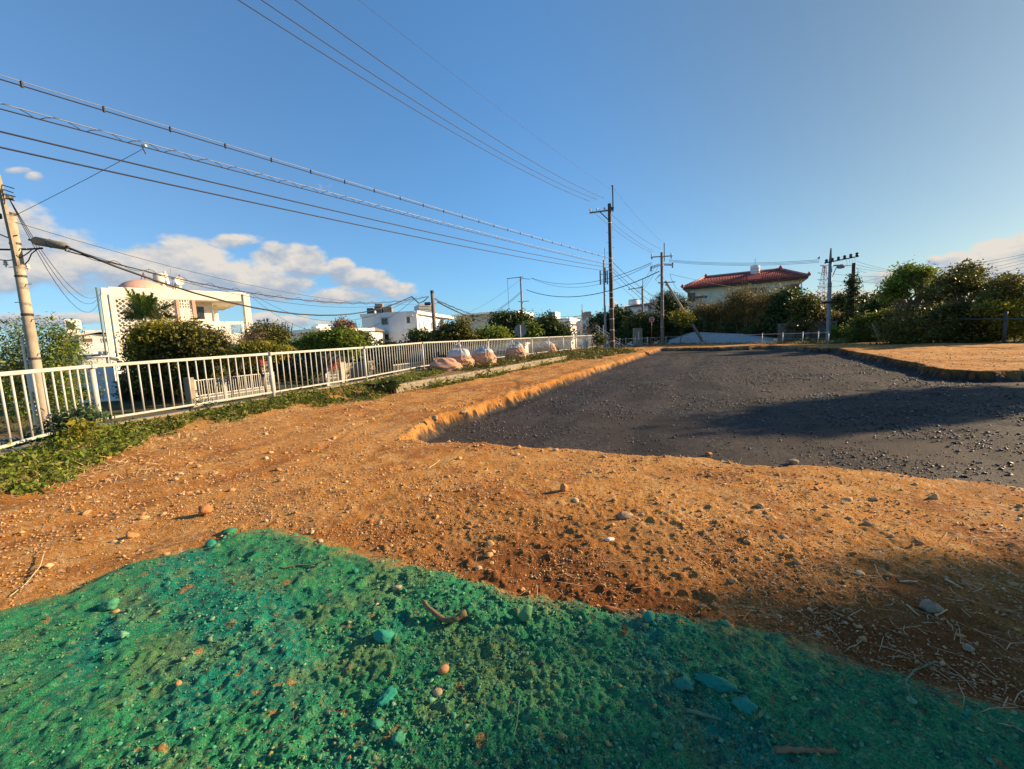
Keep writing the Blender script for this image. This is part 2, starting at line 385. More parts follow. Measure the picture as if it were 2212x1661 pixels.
# left pit wall fresher orange, right walls brown with shade painted in, floor black
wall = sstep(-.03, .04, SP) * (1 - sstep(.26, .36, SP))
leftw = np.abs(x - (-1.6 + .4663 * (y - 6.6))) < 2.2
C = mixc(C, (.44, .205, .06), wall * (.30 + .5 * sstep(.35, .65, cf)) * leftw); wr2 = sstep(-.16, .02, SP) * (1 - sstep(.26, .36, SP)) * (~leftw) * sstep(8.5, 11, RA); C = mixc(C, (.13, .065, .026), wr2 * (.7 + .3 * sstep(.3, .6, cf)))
dd = sstep(.50, .62, fbm(x, y, .45, 3, 91)) * (1 - g_in) * sstep(1.5, 3, RA)
C = mixc(C, (.66, .40, .16), dd * .35)
# ---- sprayed green
gn = fbm(x, y, 1.6, 3, 51); gs = fbm(x * .55 + y * .8, y * .55 - x * .8, 4.2, 4, 52)
G = np.tile(np.array([.030, .25, .105]), (len(x), 1))
G = mixc(G, (.004, .22, .155), sstep(.52, .70, fbm(x * .9 + y * .5, (y - x * .6) * .45, 2.4, 3, 53)) * .9)
G = mixc(G, (.17, .23, .075), sstep(.52, .70, gs) * .5)
G = mixc(G, (.004, .10, .085), sstep(.52, .74, fbm(x, y, 30, 3, 58)) * .75); G = mixc(G, (.16, .34, .17), sstep(.60, .8, fbm(x, y, 50, 2, 59)) * .6)
G = mixc(G, (.42, .19, .065), sstep(.79, .82, fbm(x, y, 14, 3, 54)) * .7)
G = mixc(G, (.30, .15, .055), sstep(.72, .80, cs) * .5)
G = mixc(G, (.30, .15, .06), (1 - sstep(0, .22, SG)) * sstep(.42, .6, fbm(x, y, 6, 3, 55)) * .8)
gm_ = sstep(-.05, .06, SG + (cs - .5) * .10)
C = C * np.array([.75, .715, .64])
C = C * (1 - gm_[:, None]) + G * .96 * gm_[:, None]
# outside: soil and grass, grey towards the town
O = np.tile(np.array([.075, .085, .030]), (len(x), 1)); O = mixc(O, (.15, .115, .055), sstep(.4, .6, fbm(x, y, .4, 3, 61)))
om = 1 - inlot
C = C * (1 - om[:, None]) + O * om[:, None]
# floor
Fk = .9 * np.tile(np.array([.018, .0155, .0145]), (len(x), 1))
Fk = mixc(Fk, (.034, .027, .024), sstep(.45, .62, fbm(x, y, .9, 4, 71)) * .9)
Fk = mixc(Fk, (.014, .014, .017), sstep(.5, .7, fbm(x, y, 14, 3, 72)) * .8)
Fk = mixc(Fk, (.050, .038, .032), sstep(.46, .60, fbm(lx * 1.3, y * .10, 1, 3, 75)) * .65)
Fk = mixc(Fk, (.010, .010, .012), sstep(.50, .62, fbm(lx * .9, y * .16, 1.0, 4, 76)) * .6)
Fk = mixc(Fk, (.085, .085, .09), sstep(.60, .74, fbm(x, y, 26, 2, 73)) * sstep(.4, .6, fbm(x, y, .8, 3, 74)) * .8)
WD = np.where(leftw, .30, .20)
fm = sstep(.40, .62, SP / WD + (cs - .5) * .35 + (cf - .5) * .75)
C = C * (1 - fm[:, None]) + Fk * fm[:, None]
V = np.stack([x, y, Z], 1)
idx = np.arange(nr * na).reshape(nr, na)
a0 = idx[:-1, :]; a1 = idx[1:, :]; b0 = np.roll(a0, -1, 1); b1 = np.roll(a1, -1, 1)
Q = np.stack([a0.ravel(), a1.ravel(), b1.ravel(), b0.ravel()], 1)[:, ::-1]
Q = Q[:, [0, 1, 2, 3]]
def soil_mat(name, rough, spec, bump, bscale, tint):
    m = bpy.data.materials.new(name); m.use_nodes = True; t = m.node_tree; b = t.nodes['Principled BSDF']
    a = t.nodes.new('ShaderNodeAttribute'); a.attribute_name = 'Col'
    g = t.nodes.new('ShaderNodeTexCoord')
    n = t.nodes.new('ShaderNodeTexNoise'); n.inputs['Scale'].default_value = bscale; n.inputs['Detail'].default_value = 4; n.inputs['Roughness'].default_value = .7
    t.links.new(g.outputs['Object'], n.inputs['Vector'])
    r = t.nodes.new('ShaderNodeValToRGB'); t.links.new(n.outputs[0], r.inputs[0])
    r.color_ramp.elements[0].position = .32; r.color_ramp.elements[0].color = (.36, .33, .30, 1)
    r.color_ramp.elements[1].position = .66; r.color_ramp.elements[1].color = (1.55, 1.5, 1.42, 1)
    x_ = t.nodes.new('ShaderNodeMix'); x_.data_type = 'RGBA'; x_.blend_type = 'MULTIPLY'; x_.inputs[0].default_value = tint
    t.links.new(a.outputs['Color'], x_.inputs[6]); t.links.new(r.outputs[0], x_.inputs[7]); t.links.new(x_.outputs[2], b.inputs['Base Color'])
    u = t.nodes.new('ShaderNodeBump'); u.inputs['Strength'].default_value = bump; u.inputs['Distance'].default_value = .014
    t.links.new(n.outputs[0], u.inputs['Height']); t.links.new(u.outputs[0], b.inputs['Normal'])
    b.inputs['Roughness'].default_value = rough; b.inputs['Specular IOR Level'].default_value = spec
    return m
M_soil = soil_mat('soil', .95, .15, 1.0, 85, .85)
M_green = soil_mat('sprayed_soil', .85, .2, 1.0, 130, .95)
M_bed = soil_mat('black_gravel', .75, .22, 1.0, 60, .8)
fSP = SP[Q].mean(1); fSG = SG[Q].mean(1)
isb = (fSP / WD[Q].mean(1)) > .55; isg = (fSG > 0) & ~isb
def sub(name, sel, mat, smooth=True):
    q = Q[sel]; u, inv = np.unique(q, return_inverse=True); inv = inv.reshape(q.shape)
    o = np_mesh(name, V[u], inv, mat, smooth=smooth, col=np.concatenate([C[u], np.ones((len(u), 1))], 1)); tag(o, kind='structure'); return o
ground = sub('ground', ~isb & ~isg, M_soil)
bed = sub('gravel_bed', isb, M_bed)
spray = sub('sprayed_soil', isg, M_green)

# ground height lookup incl. detail (nearest vertex of the polar grid)
lr = np.log(rads)
def gsurf(px_, py_):
    r = np.hypot(px_, py_); a = np.degrees(np.arctan2(px_, py_))
    i = np.clip(np.interp(np.log(r), lr, np.arange(nr)).round().astype(int), 0, nr - 1)
    j = np.clip(((a + 59.5) / .170).round().astype(int), 0, len(azf) - 1)
    k = i * na + j
    return Z[k], SP[k], SG[k], SLD[k], FD[k]
def gs1(x_, y_): return float(gsurf(np.array([x_]), np.array([y_]))[0][0])

# ------------------------------------------------------------------ loose stones
def ico(sub_):
    t = (1 + 5 ** .5) / 2
    v = [(-1, t, 0), (1, t, 0), (-1, -t, 0), (1, -t, 0), (0, -1, t), (0, 1, t), (0, -1, -t), (0, 1, -t), (t, 0, -1), (t, 0, 1), (-t, 0, -1), (-t, 0, 1)]
    f = [(0, 11, 5), (0, 5, 1), (0, 1, 7), (0, 7, 10), (0, 10, 11), (1, 5, 9), (5, 11, 4), (11, 10, 2), (10, 7, 6), (7, 1, 8), (3, 9, 4), (3, 4, 2), (3, 2, 6), (3, 6, 8), (3, 8, 9), (4, 9, 5), (2, 4, 11), (6, 2, 10), (8, 6, 7), (9, 8, 1)]
    v = [np.array(q) / np.linalg.norm(q) for q in v]
    for _ in range(sub_):
        c = {}; nf = []
        def mid(a, b):
            k = (min(a, b), max(a, b))
            if k not in c: q = v[a] + v[b]; v.append(q / np.linalg.norm(q)); c[k] = len(v) - 1
            return c[k]
        for a, b, d in f:
            e, g, h = mid(a, b), mid(b, d), mid(d, a); nf += [(a, e, h), (b, g, e), (d, h, g), (e, g, h)]
        f = nf
    return np.array(v), np.array(f)
I0 = ico(0); I1 = ico(1); I2 = ico(2)
IO = (np.array([(1, 0, 0), (-1, 0, 0), (0, 1, 0), (0, -1, 0), (0, 0, 1), (0, 0, -1)], dtype=float), np.array([(0, 2, 4), (2, 1, 4), (1, 3, 4), (3, 0, 4), (2, 0, 5), (1, 2, 5), (3, 1, 5), (0, 3, 5)]))
def rockshape(I, seed, rough=.22, flat=(1, .8, .55), facets=5):
    g = np.random.default_rng(seed); v = I[0].copy()
    for _ in range(facets):      # planar cuts make it angular
        n = g.normal(size=3); n /= np.linalg.norm(n); d = g.uniform(.55, .85)
        s = v @ n; over = np.clip(s - d, 0, None); v = v - over[:, None] * n * .95
    v = v * (1 + g.normal(0, rough * .4, (len(v), 1))) + (g.normal(0, .22, v.shape) if len(v) == 6 else 0)
    return v * np.array(flat), I[1]
def scatter(name, n, rmin, rmax, sel, sizef, mat, kindstuff=True, azr=(-54, 54), seed=1, I=IO, power=0.0, sink=.35):
    g = np.random.default_rng(seed); rr = np.exp(g.uniform(np.log(rmin), np.log(rmax), n * 3)); aa = np.radians(g.uniform(azr[0], azr[1], n * 3))
    X = rr * np.sin(aa); Y = rr * np.cos(aa); zs, sp_, sg_, sl2, fd2 = gsurf(X, Y)
    ok = sel(X, Y, sp_, sg_, sl2, fd2, g); X, Y, zs, rr, sp_, sg_ = [q[ok][:n] for q in (X, Y, zs, rr, sp_, sg_)]
    m = len(X); S = sizef(rr, g, m)
    vars_ = [rockshape(I, 100 + k, .3, (1, g.uniform(.6, .95), g.uniform(.4, .75))) for k in range(12)]
    vi = g.integers(0, 12, m); P = np.stack([q[0] for q in vars_])[vi]       # m,nv,3
    th = g.uniform(0, 6.283, m); c, s_ = np.cos(th), np.sin(th); tl = g.normal(0, .35, m)
    Px = P[:, :, 0] * c[:, None] - P[:, :, 1] * s_[:, None]; Py = P[:, :, 0] * s_[:, None] + P[:, :, 1] * c[:, None]; Pz = P[:, :, 2] + Px * tl[:, None]
    Vv = np.stack([Px * S[:, None] + X[:, None], Py * S[:, None] + Y[:, None], Pz * S[:, None] + (zs + S * sink)[:, None]], 2)
    nv = P.shape[1]; F = (I[1][None] + (np.arange(m) * nv)[:, None, None]).reshape(-1, 3)
    o = np_mesh(name, Vv.reshape(-1, 3), F, mat, facevar=np.repeat(g.random(m), len(I[1])))
    if kindstuff: tag(o, kind='stuff')
    return o
def rampmat(name, cols, rough=.9, spec=.2, bump=.5, bscale=120):
    m = bpy.data.materials.new(name); m.use_nodes = True; t = m.node_tree; b = t.nodes['Principled BSDF']
    a = t.nodes.new('ShaderNodeAttribute'); a.attribute_name = 'var'
    oi = t.nodes.new('ShaderNodeObjectInfo'); ad = t.nodes.new('ShaderNodeMath'); ad.operation = 'ADD'; fr = t.nodes.new('ShaderNodeMath'); fr.operation = 'FRACT'
    t.links.new(a.outputs['Fac'], ad.inputs[0]); t.links.new(oi.outputs['Random'], ad.inputs[1]); t.links.new(ad.outputs[0], fr.inputs[0])
    r = t.nodes.new('ShaderNodeValToRGB'); t.links.new(fr.outputs[0], r.inputs[0])
    while len(r.color_ramp.elements) < len(cols): r.color_ramp.elements.new(.5)
    for i, c in enumerate(cols):
        r.color_ramp.elements[i].position = i / (len(cols) - 1); r.color_ramp.elements[i].color = (*c, 1)
    g = t.nodes.new('ShaderNodeTexCoord'); n = t.nodes.new('ShaderNodeTexNoise'); n.inputs['Scale'].default_value = bscale; n.inputs['Detail'].default_value = 6
    t.links.new(g.outputs['Object'], n.inputs['Vector'])
    mp = t.nodes.new('ShaderNodeMapRange'); mp.inputs[3].default_value = .55; mp.inputs[4].default_value = 1.4; t.links.new(n.outputs[0], mp.inputs[0])
    x_ = t.nodes.new('ShaderNodeMix'); x_.data_type = 'RGBA'; x_.blend_type = 'MULTIPLY'; x_.inputs[0].default_value = 1
    t.links.new(r.outputs[0], x_.inputs[6]); t.links.new(mp.outputs[0], x_.inputs[7]); t.links.new(x_.outputs[2], b.inputs['Base Color'])
    u = t.nodes.new('ShaderNodeBump'); u.inputs['Strength'].default_value = bump; u.inputs['Distance'].default_value = .004
    t.links.new(n.outputs[0], u.inputs['Height']); t.links.new(u.outputs[0], b.inputs['Normal'])
    b.inputs['Roughness'].default_value = rough; b.inputs['Specular IOR Level'].default_value = spec
    return m
M_st = rampmat('loose_stone', [(.38, .17, .06), (.54, .33, .14), (.46, .23, .08), (.56, .42, .25), (.33, .13, .045), (.50, .30, .14), (.40, .30, .20)])
M_sg = rampmat('green_stone', [(.03, .17, .09), (.06, .27, .15), (.02, .22, .15), (.12, .26, .11), (.02, .12, .08), (.15, .34, .19), (.22, .20, .08)])
M_bk = rampmat('black_stone', [(.012, .012, .015), (.05, .05, .055), (.10, .09, .085), (.02, .02, .02), (.22, .21, .20), (.03, .03, .033)], rough=.55, spec=.35)
out_pit = lambda X, Y, sp_, sg_, sl2, fd2, g: (sp_ < .05) & (sg_ < -.02) & (sl2 > .2) & (fd2 > .9) & (g.random(len(X)) < .25 + 1.1 * sstep(.45, .65, fbm(X, Y, 2.0, 3, 81)))
in_green = lambda X, Y, sp_, sg_, sl2, fd2, g: (sg_ > .0) & (g.random(len(X)) < .3 + .9 * sstep(.4, .62, fbm(X, Y, 2.3, 3, 82)))
in_pit = lambda X, Y, sp_, sg_, sl2, fd2, g: (sp_ > .26) & (g.random(len(X)) < .15 + 1.0 * sstep(.45, .62, fbm(X, Y, .9, 4, 83)))
scatter('gravel', 20000, 1.3, 26, out_pit, lambda r, g, m: np.clip(.0022 * np.minimum(r, 4 + r * .35) * g.lognormal(0, .45, m) * .75 + .0012, .002, .035), M_st, seed=2)
scatter('green_gravel', 17000, 1.05, 4.2, in_green, lambda r, g, m: np.clip(.0042 * g.lognormal(0, .5, m), .002, .018), M_sg, seed=3)
scatter('gravel', 11000, 1.3, 6, out_pit, lambda r, g, m: np.clip(.0045 * g.lognormal(0, .5, m), .002, .02), M_st, seed=12)
scatter('crushed_stone', 22000, 4.2, 30, in_pit, lambda r, g, m: np.clip(.0017 * r * g.lognormal(0, .4, m), .006, .036), M_bk, seed=4)
scatter('gravel', 2600, 6, 26, lambda X, Y, sp_, sg_, sl2, fd2, g: (sp_ > -.12) & (sp_ < .2), lambda r, g, m: np.clip(.0019 * r * g.lognormal(0, .45, m), .008, .05), M_st, seed=15, sink=.2)
spill = lambda X, Y, sp_, sg_, sl2, fd2, g: (sp_ > -.0) & (sp_ < .32)
scatter('crushed_stone', 1500, 5, 26, spill, lambda r, g, m: np.clip(.0015 * r * g.lognormal(0, .35, m), .006, .03), M_bk, seed=5)
# single stones one can pick out: parts of the soil they lie on
variants = {}
for nm, mt in (('o', M_st), ('g', M_sg)):
    variants[nm] = []
    for k in range(9):
        v, f = rockshape(I1 if k % 2 else I2, 300 + k, .2, (1, .62 + .04 * k, .42 + .04 * (k % 5)))
        variants[nm].append(np_mesh('stone', v, f, mt, facevar=np.full(len(f), k / 9.), smooth=(k % 3 == 0), linkit=False))
g = np.random.default_rng(77); cnt = 0
while cnt < 270:
    r_ = math.exp(g.uniform(math.log(1.25), math.log(11))); a_ = math.radians(g.uniform(-52, 52)); X_ = r_ * math.sin(a_); Y_ = r_ * math.cos(a_)
    z_, sp_, sg_, sl2, fd2 = [float(q[0]) for q in gsurf(np.array([X_]), np.array([Y_]))]
    if sp_ > 0 or sl2 < .3 or fd2 < 1.2: continue
    key = 'g' if sg_ > .02 else 'o'
    if key == 'g' and g.random() < .45: key = 'g' if g.random() < .85 else 'o'
    s_ = min((.0042 if key == 'g' else .0046) * r_ * math.exp(abs(g.normal(0, .45))) + .002, .05)
    link(variants[key][g.integers(0, 9)], 'stone', spray if sg_ > .02 else ground, (X_, Y_, z_ + s_ * .12), (g.normal(0, .3), g.normal(0, .3), g.uniform(0, 6.28)), (s_, s_, s_)); cnt += 1
# ------------------------------------------------------------------ shared materials
M_white = pmat('white_coated_steel', (.48, .465, .42), .45, .08, 5, .08, stain=((.30, .19, .11), 9, .60))
M_conc = pmat('weathered_concrete', (.42, .38, .31), .9, .18, 2.5, .4, stain=((.16, .14, .11), 1.6, .55))
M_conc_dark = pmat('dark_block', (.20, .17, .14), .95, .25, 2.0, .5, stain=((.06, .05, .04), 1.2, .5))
M_kerb = pmat('kerb_concrete', (.27, .23, .165), .9, .15, 5, .4, stain=((.22, .19, .13), 3, .58, 1))
M_pole_c = pmat('concrete_pole', (.40, .33, .24), .85, .2, 2, .25, stain=((.20, .15, .10), 3, .55, .25))
M_pole_b = pmat('brown_pole', (.075, .045, .035), .65, .2, 2, .15)
M_pole_g = pmat('grey_pole', (.23, .24, .24), .6, .15, 2, .15)
M_pole_p = pmat('weathered_pole', (.20, .15, .12), .8, .2, 2, .2)
M_steel = pmat('galvanised', (.35, .36, .37), .45, .12, 10, .05, metal=.3)
M_darksteel = pmat('dark_steel', (.06, .055, .05), .6, .2, 10, .05)
M_cable = pmat('cable', (.030, .026, .026), .6, .1, 10, 0)
M_cablel = pmat('steel_strand', (.30, .32, .34), .5, .1, 10, 0, metal=.2)
M_porc = pmat('porcelain', (.62, .60, .54), .3, .05, 8, 0)
M_asph = pmat('road_asphalt', (.085, .088, .095), .9, .2, 1.2, .4, bscale=60)
M_line = pmat('road_paint', (.70, .70, .68), .7, .15, 3, .1)
M_ww = pmat('white_render', (.80, .77, .70), .85, .06, .8, .08, stain=((.45, .40, .33), .8, .66))
M_cream = pmat('cream_render', (.80, .74, .61), .85, .08, .8, .08, stain=((.38, .33, .25), .9, .62))
M_pink = pmat('pink_render', (.62, .36, .27), .8, .08, 1.5, .08)
M_gw = pmat('pale_grey_render', (.68, .70, .71), .85, .06, .5, .05)
M_glass = pmat('window_glass', (.035, .045, .055), .12, .3, .5, 0, spec=.6)
M_brown = pmat('brown_shutter', (.28, .13, .07), .7, .15, 4, .1)
M_alu = pmat('aluminium', (.45, .45, .44), .4, .1, 8, 0, metal=.4)
M_redpaint = pmat('red_paint', (.42, .035, .04), .5, .12, 6, .05)
M_rust = pmat('rusty_steel', (.20, .06, .035), .8, .2, 6, .1)

# ------------------------------------------------------------------ road and wall beyond the fence
def offs(P, d):           # offset a plan polyline to its left
    o = []
    for i, p in enumerate(P):
        a = P[max(i - 1, 0)]; b = P[min(i + 1, len(P) - 1)]; t = (Vector((b.x - a.x, b.y - a.y, 0))).normalized(); o.append(Vector((p.x - t.y * d, p.y + t.x * d, p.z)))
    return o
fp2 = [Vector((p.x, p.y, p.z)) for p in FENCE]
last = fp2[-1] + (fp2[-1] - fp2[-2]).normalized() * 75
line = fp2 + [last]
def strip(name, d0, d1, z, mat):
    A = offs(line, d0); B = offs(line, d1); m = MB()
    for i in range(len(A) - 1):
        b = len(m.v); m.v += [(A[i].x, A[i].y, z), (B[i].x, B[i].y, z), (B[i + 1].x, B[i + 1].y, z), (A[i + 1].x, A[i + 1].y, z)]; m.f.append((b, b + 3, b + 2, b + 1))
    return tag(m.build(name, mat), kind='structure')
strip('road', .3, 11.3, -1.0, M_asph)
strip('road_line', .8, .95, -.994, M_line)
strip('pavement', .28, .75, -.96, M_kerb)
rw = empty('retaining_wall', tuple(pB), label='grey concrete retaining wall carrying the white railing above the road', cat='wall')
A = offs(fp2, .06); B = offs(fp2, .26)
for i in range(len(A) - 1):
    m = MB(); a, b, c, d = A[i], A[i + 1], B[i + 1], B[i]
    m.hexa([(a.x, a.y, -1.2), (b.x, b.y, -1.2), (c.x, c.y, -1.2), (d.x, d.y, -1.2), (a.x, a.y, a.z - .10), (b.x, b.y, b.z - .10), (c.x, c.y, c.z - .10), (d.x, d.y, d.z - .10)])
    o = m.build('wall_segment', M_kerb, rw, bevel=.008); o.location = -Vector(pB)
    o.location = (-pB.x, -pB.y, -pB.z)

# ------------------------------------------------------------------ white railing
fence = empty('railing', tuple(pB), label='long white steel railing with upright bars along the left edge of the lot', cat='railing')
m = MB(); m.tube([(0, 0, 0), (0, 0, 1)], .015, 8); me_bal = m.mesh('baluster', M_white, True)
def add_bal(p, h):
    link(me_bal, 'baluster', fence, Vector((p.x, p.y, p.z)) - pB, None, (1, 1, h))
def panel(a, b, first_post=True, n=None, h=FH):
    off = -Vector(pB); d = b - a; L = d.length
    for nm, dz, w, hh in (('top_rail', h - .03, .055, .062), ('bottom_rail', .02, .04, .045)):
        mm = MB(); mm.bar(a + Vector((0, 0, dz)) + off, b + Vector((0, 0, dz)) + off, w, hh); mm.build(nm, M_white, fence, bevel=.008)
    n = n or max(3, int(round(L / .142)))
    for k in range(1, n): add_bal(a + d * (k / n) + Vector((0, 0, .03)), h - .08)
    post(b)
def post(p, h=FH, r=.044):
    mm = MB(); mm.tube([(0, 0, -.30), (0, 0, h - .02)], r, 12); mm.build('post', M_white, fence, True, loc=Vector(p) - pB)
    mm = MB(); mm.box(-.07, .07, -.045, .045, h - .075, h + .012); mm.build('post_cap', M_white, fence, loc=Vector(p) - pB, bevel=.01)
post(pA)
panel(pA, pB, n=int((pB - pA).length / .19)); panel(pB, pC, n=20); panel(pC, pD, n=19); panel(pD, pE, n=24)
nseg = 9
for k in range(nseg): panel(pE + (pI - pE) * (k / nseg), pE + (pI - pE) * ((k + 1) / nseg), n=16)
# near left end: same railing carried on, out of frame
mm = MB(); mm.bar(ext + Vector((0, 0, FH - .03)) - pB, pA + Vector((0, 0, FH - .03)) - pB, .055, .06).bar(ext + Vector((0, 0, .02)) - pB, pA + Vector((0, 0, .02)) - pB, .04, .045); mm.build('end_rails', M_white, fence)
# stair handrails beyond the corner
st = empty('stair_railing', tuple(pI), label='sloping white handrails of the steps going down beside the dark pole', cat='railing')
e1 = gz(1333, 752, .2); e1 = Vector((e1.x, e1.y, .1))
top = pI + Vector((0, 0, FH)); bot = at(1335, 748, 38.2)
mm = MB(); mm.bar(top - pI, bot - pI, .07); mm.build('handrail', M_white, st)
q0 = at(1286, 702, 44); q1 = at(1338, 735, 43)
for dz in (0, -.28, -.5):
    mm = MB(); mm.tube([q0 + Vector((0, 0, dz)) - pI, q1 + Vector((0, 0, dz)) - pI], .03, 8); mm.build('handrail', M_steel, st)
for k, (px, y0, y1, Y) in enumerate(((1294, 704, 738, 40), (1303, 702, 742, 41), (1318, 713, 748, 40))):
    a = at(px, y0, Y); mm = MB(); mm.tube([a - pI, Vector((a.x, a.y, at(px, y1, Y).z)) - pI], .035, 8); mm.build('post', M_white, st)
for k in range(1, 9):
    t = k / 9; a = top + (bot - top) * t; mm = MB(); mm.tube([a - pI, a - pI - Vector((0, 0, .75 - .5 * t))], .015, 6); mm.build('baluster', M_white, st)

# ------------------------------------------------------------------ kerb wall of blocks with the planting bed
K0 = gz(857, 842, .12); K1 = gz(1226, 775, .16)
kb = empty('block_kerb', (K0.x, K0.y, .0), label='low two-course concrete block kerb in front of the pale bags', cat='kerb')
kd = Vector((K1.x - K0.x, K1.y - K0.y, 0)); KL = kd.length; ang = math.atan2(kd.y, kd.x); kb.rotation_euler = (0, 0, ang)
zs0, zs1 = .04, .13
nb = int(KL / .40)
mcap = MB().box(0, .392, 0, .13, 0, .085).mesh('kerb_block', M_kerb); mlow = MB().box(.0, .392, .012, .13, 0, .17).mesh('kerb_block', M_kerb)
for k in range(nb):
    zb = zs0 + (zs1 - zs0) * k / nb
    o = link(mlow, 'block', kb, (k * .40 + .2 * (k % 2) * 0, R.uniform(-.004, .004), zb - .02)); o.rotation_euler = (0, 0, R.uniform(-.006, .006))
    o = link(mcap, 'block', kb, (k * .40 + .1, R.uniform(-.004, .004), zb + .153 + R.uniform(-.002, .003))); o.rotation_euler = (0, 0, R.uniform(-.008, .008))
# soil of the bed between kerb and fence
kn = Vector((-kd.y, kd.x, 0)).normalized(); m = MB(); NB = 40; MBW = 8
for i in range(NB + 1):
    for j in range(MBW + 1):
        p = K0 + kd * (i / NB); w = 2.6 * j / MBW; q = Vector((p.x, p.y, 0)) + kn * (.10 + w)
        zt = zs0 + (zs1 - zs0) * i / NB + .17 + .02 * min(j, 3) + .03 * R.random()
        if j == 0: zt -= .05
        m.v.append((q.x, q.y, zt))
for i in range(NB):
    for j in range(MBW):
        a = i * (MBW + 1) + j; m.f.append((a, a + MBW + 1, a + MBW + 2, a + 1))
M_bedsoil = pmat('bed_soil', (.20, .13, .06), .95, .3, 8, .8)
tag(m.build('planting_bed', M_bedsoil, smooth=True), kind='structure')
def bedz(x, y):
    v = Vector((x - K0.x, y - K0.y, 0)); t = v.dot(kd) / KL / KL; w = v.dot(kn) - .1
    if 0 <= t <= 1 and 0 < w < 2.6: return zs0 + (zs1 - zs0) * t + .17 + .02 * min(w / .325, 3)
    return None

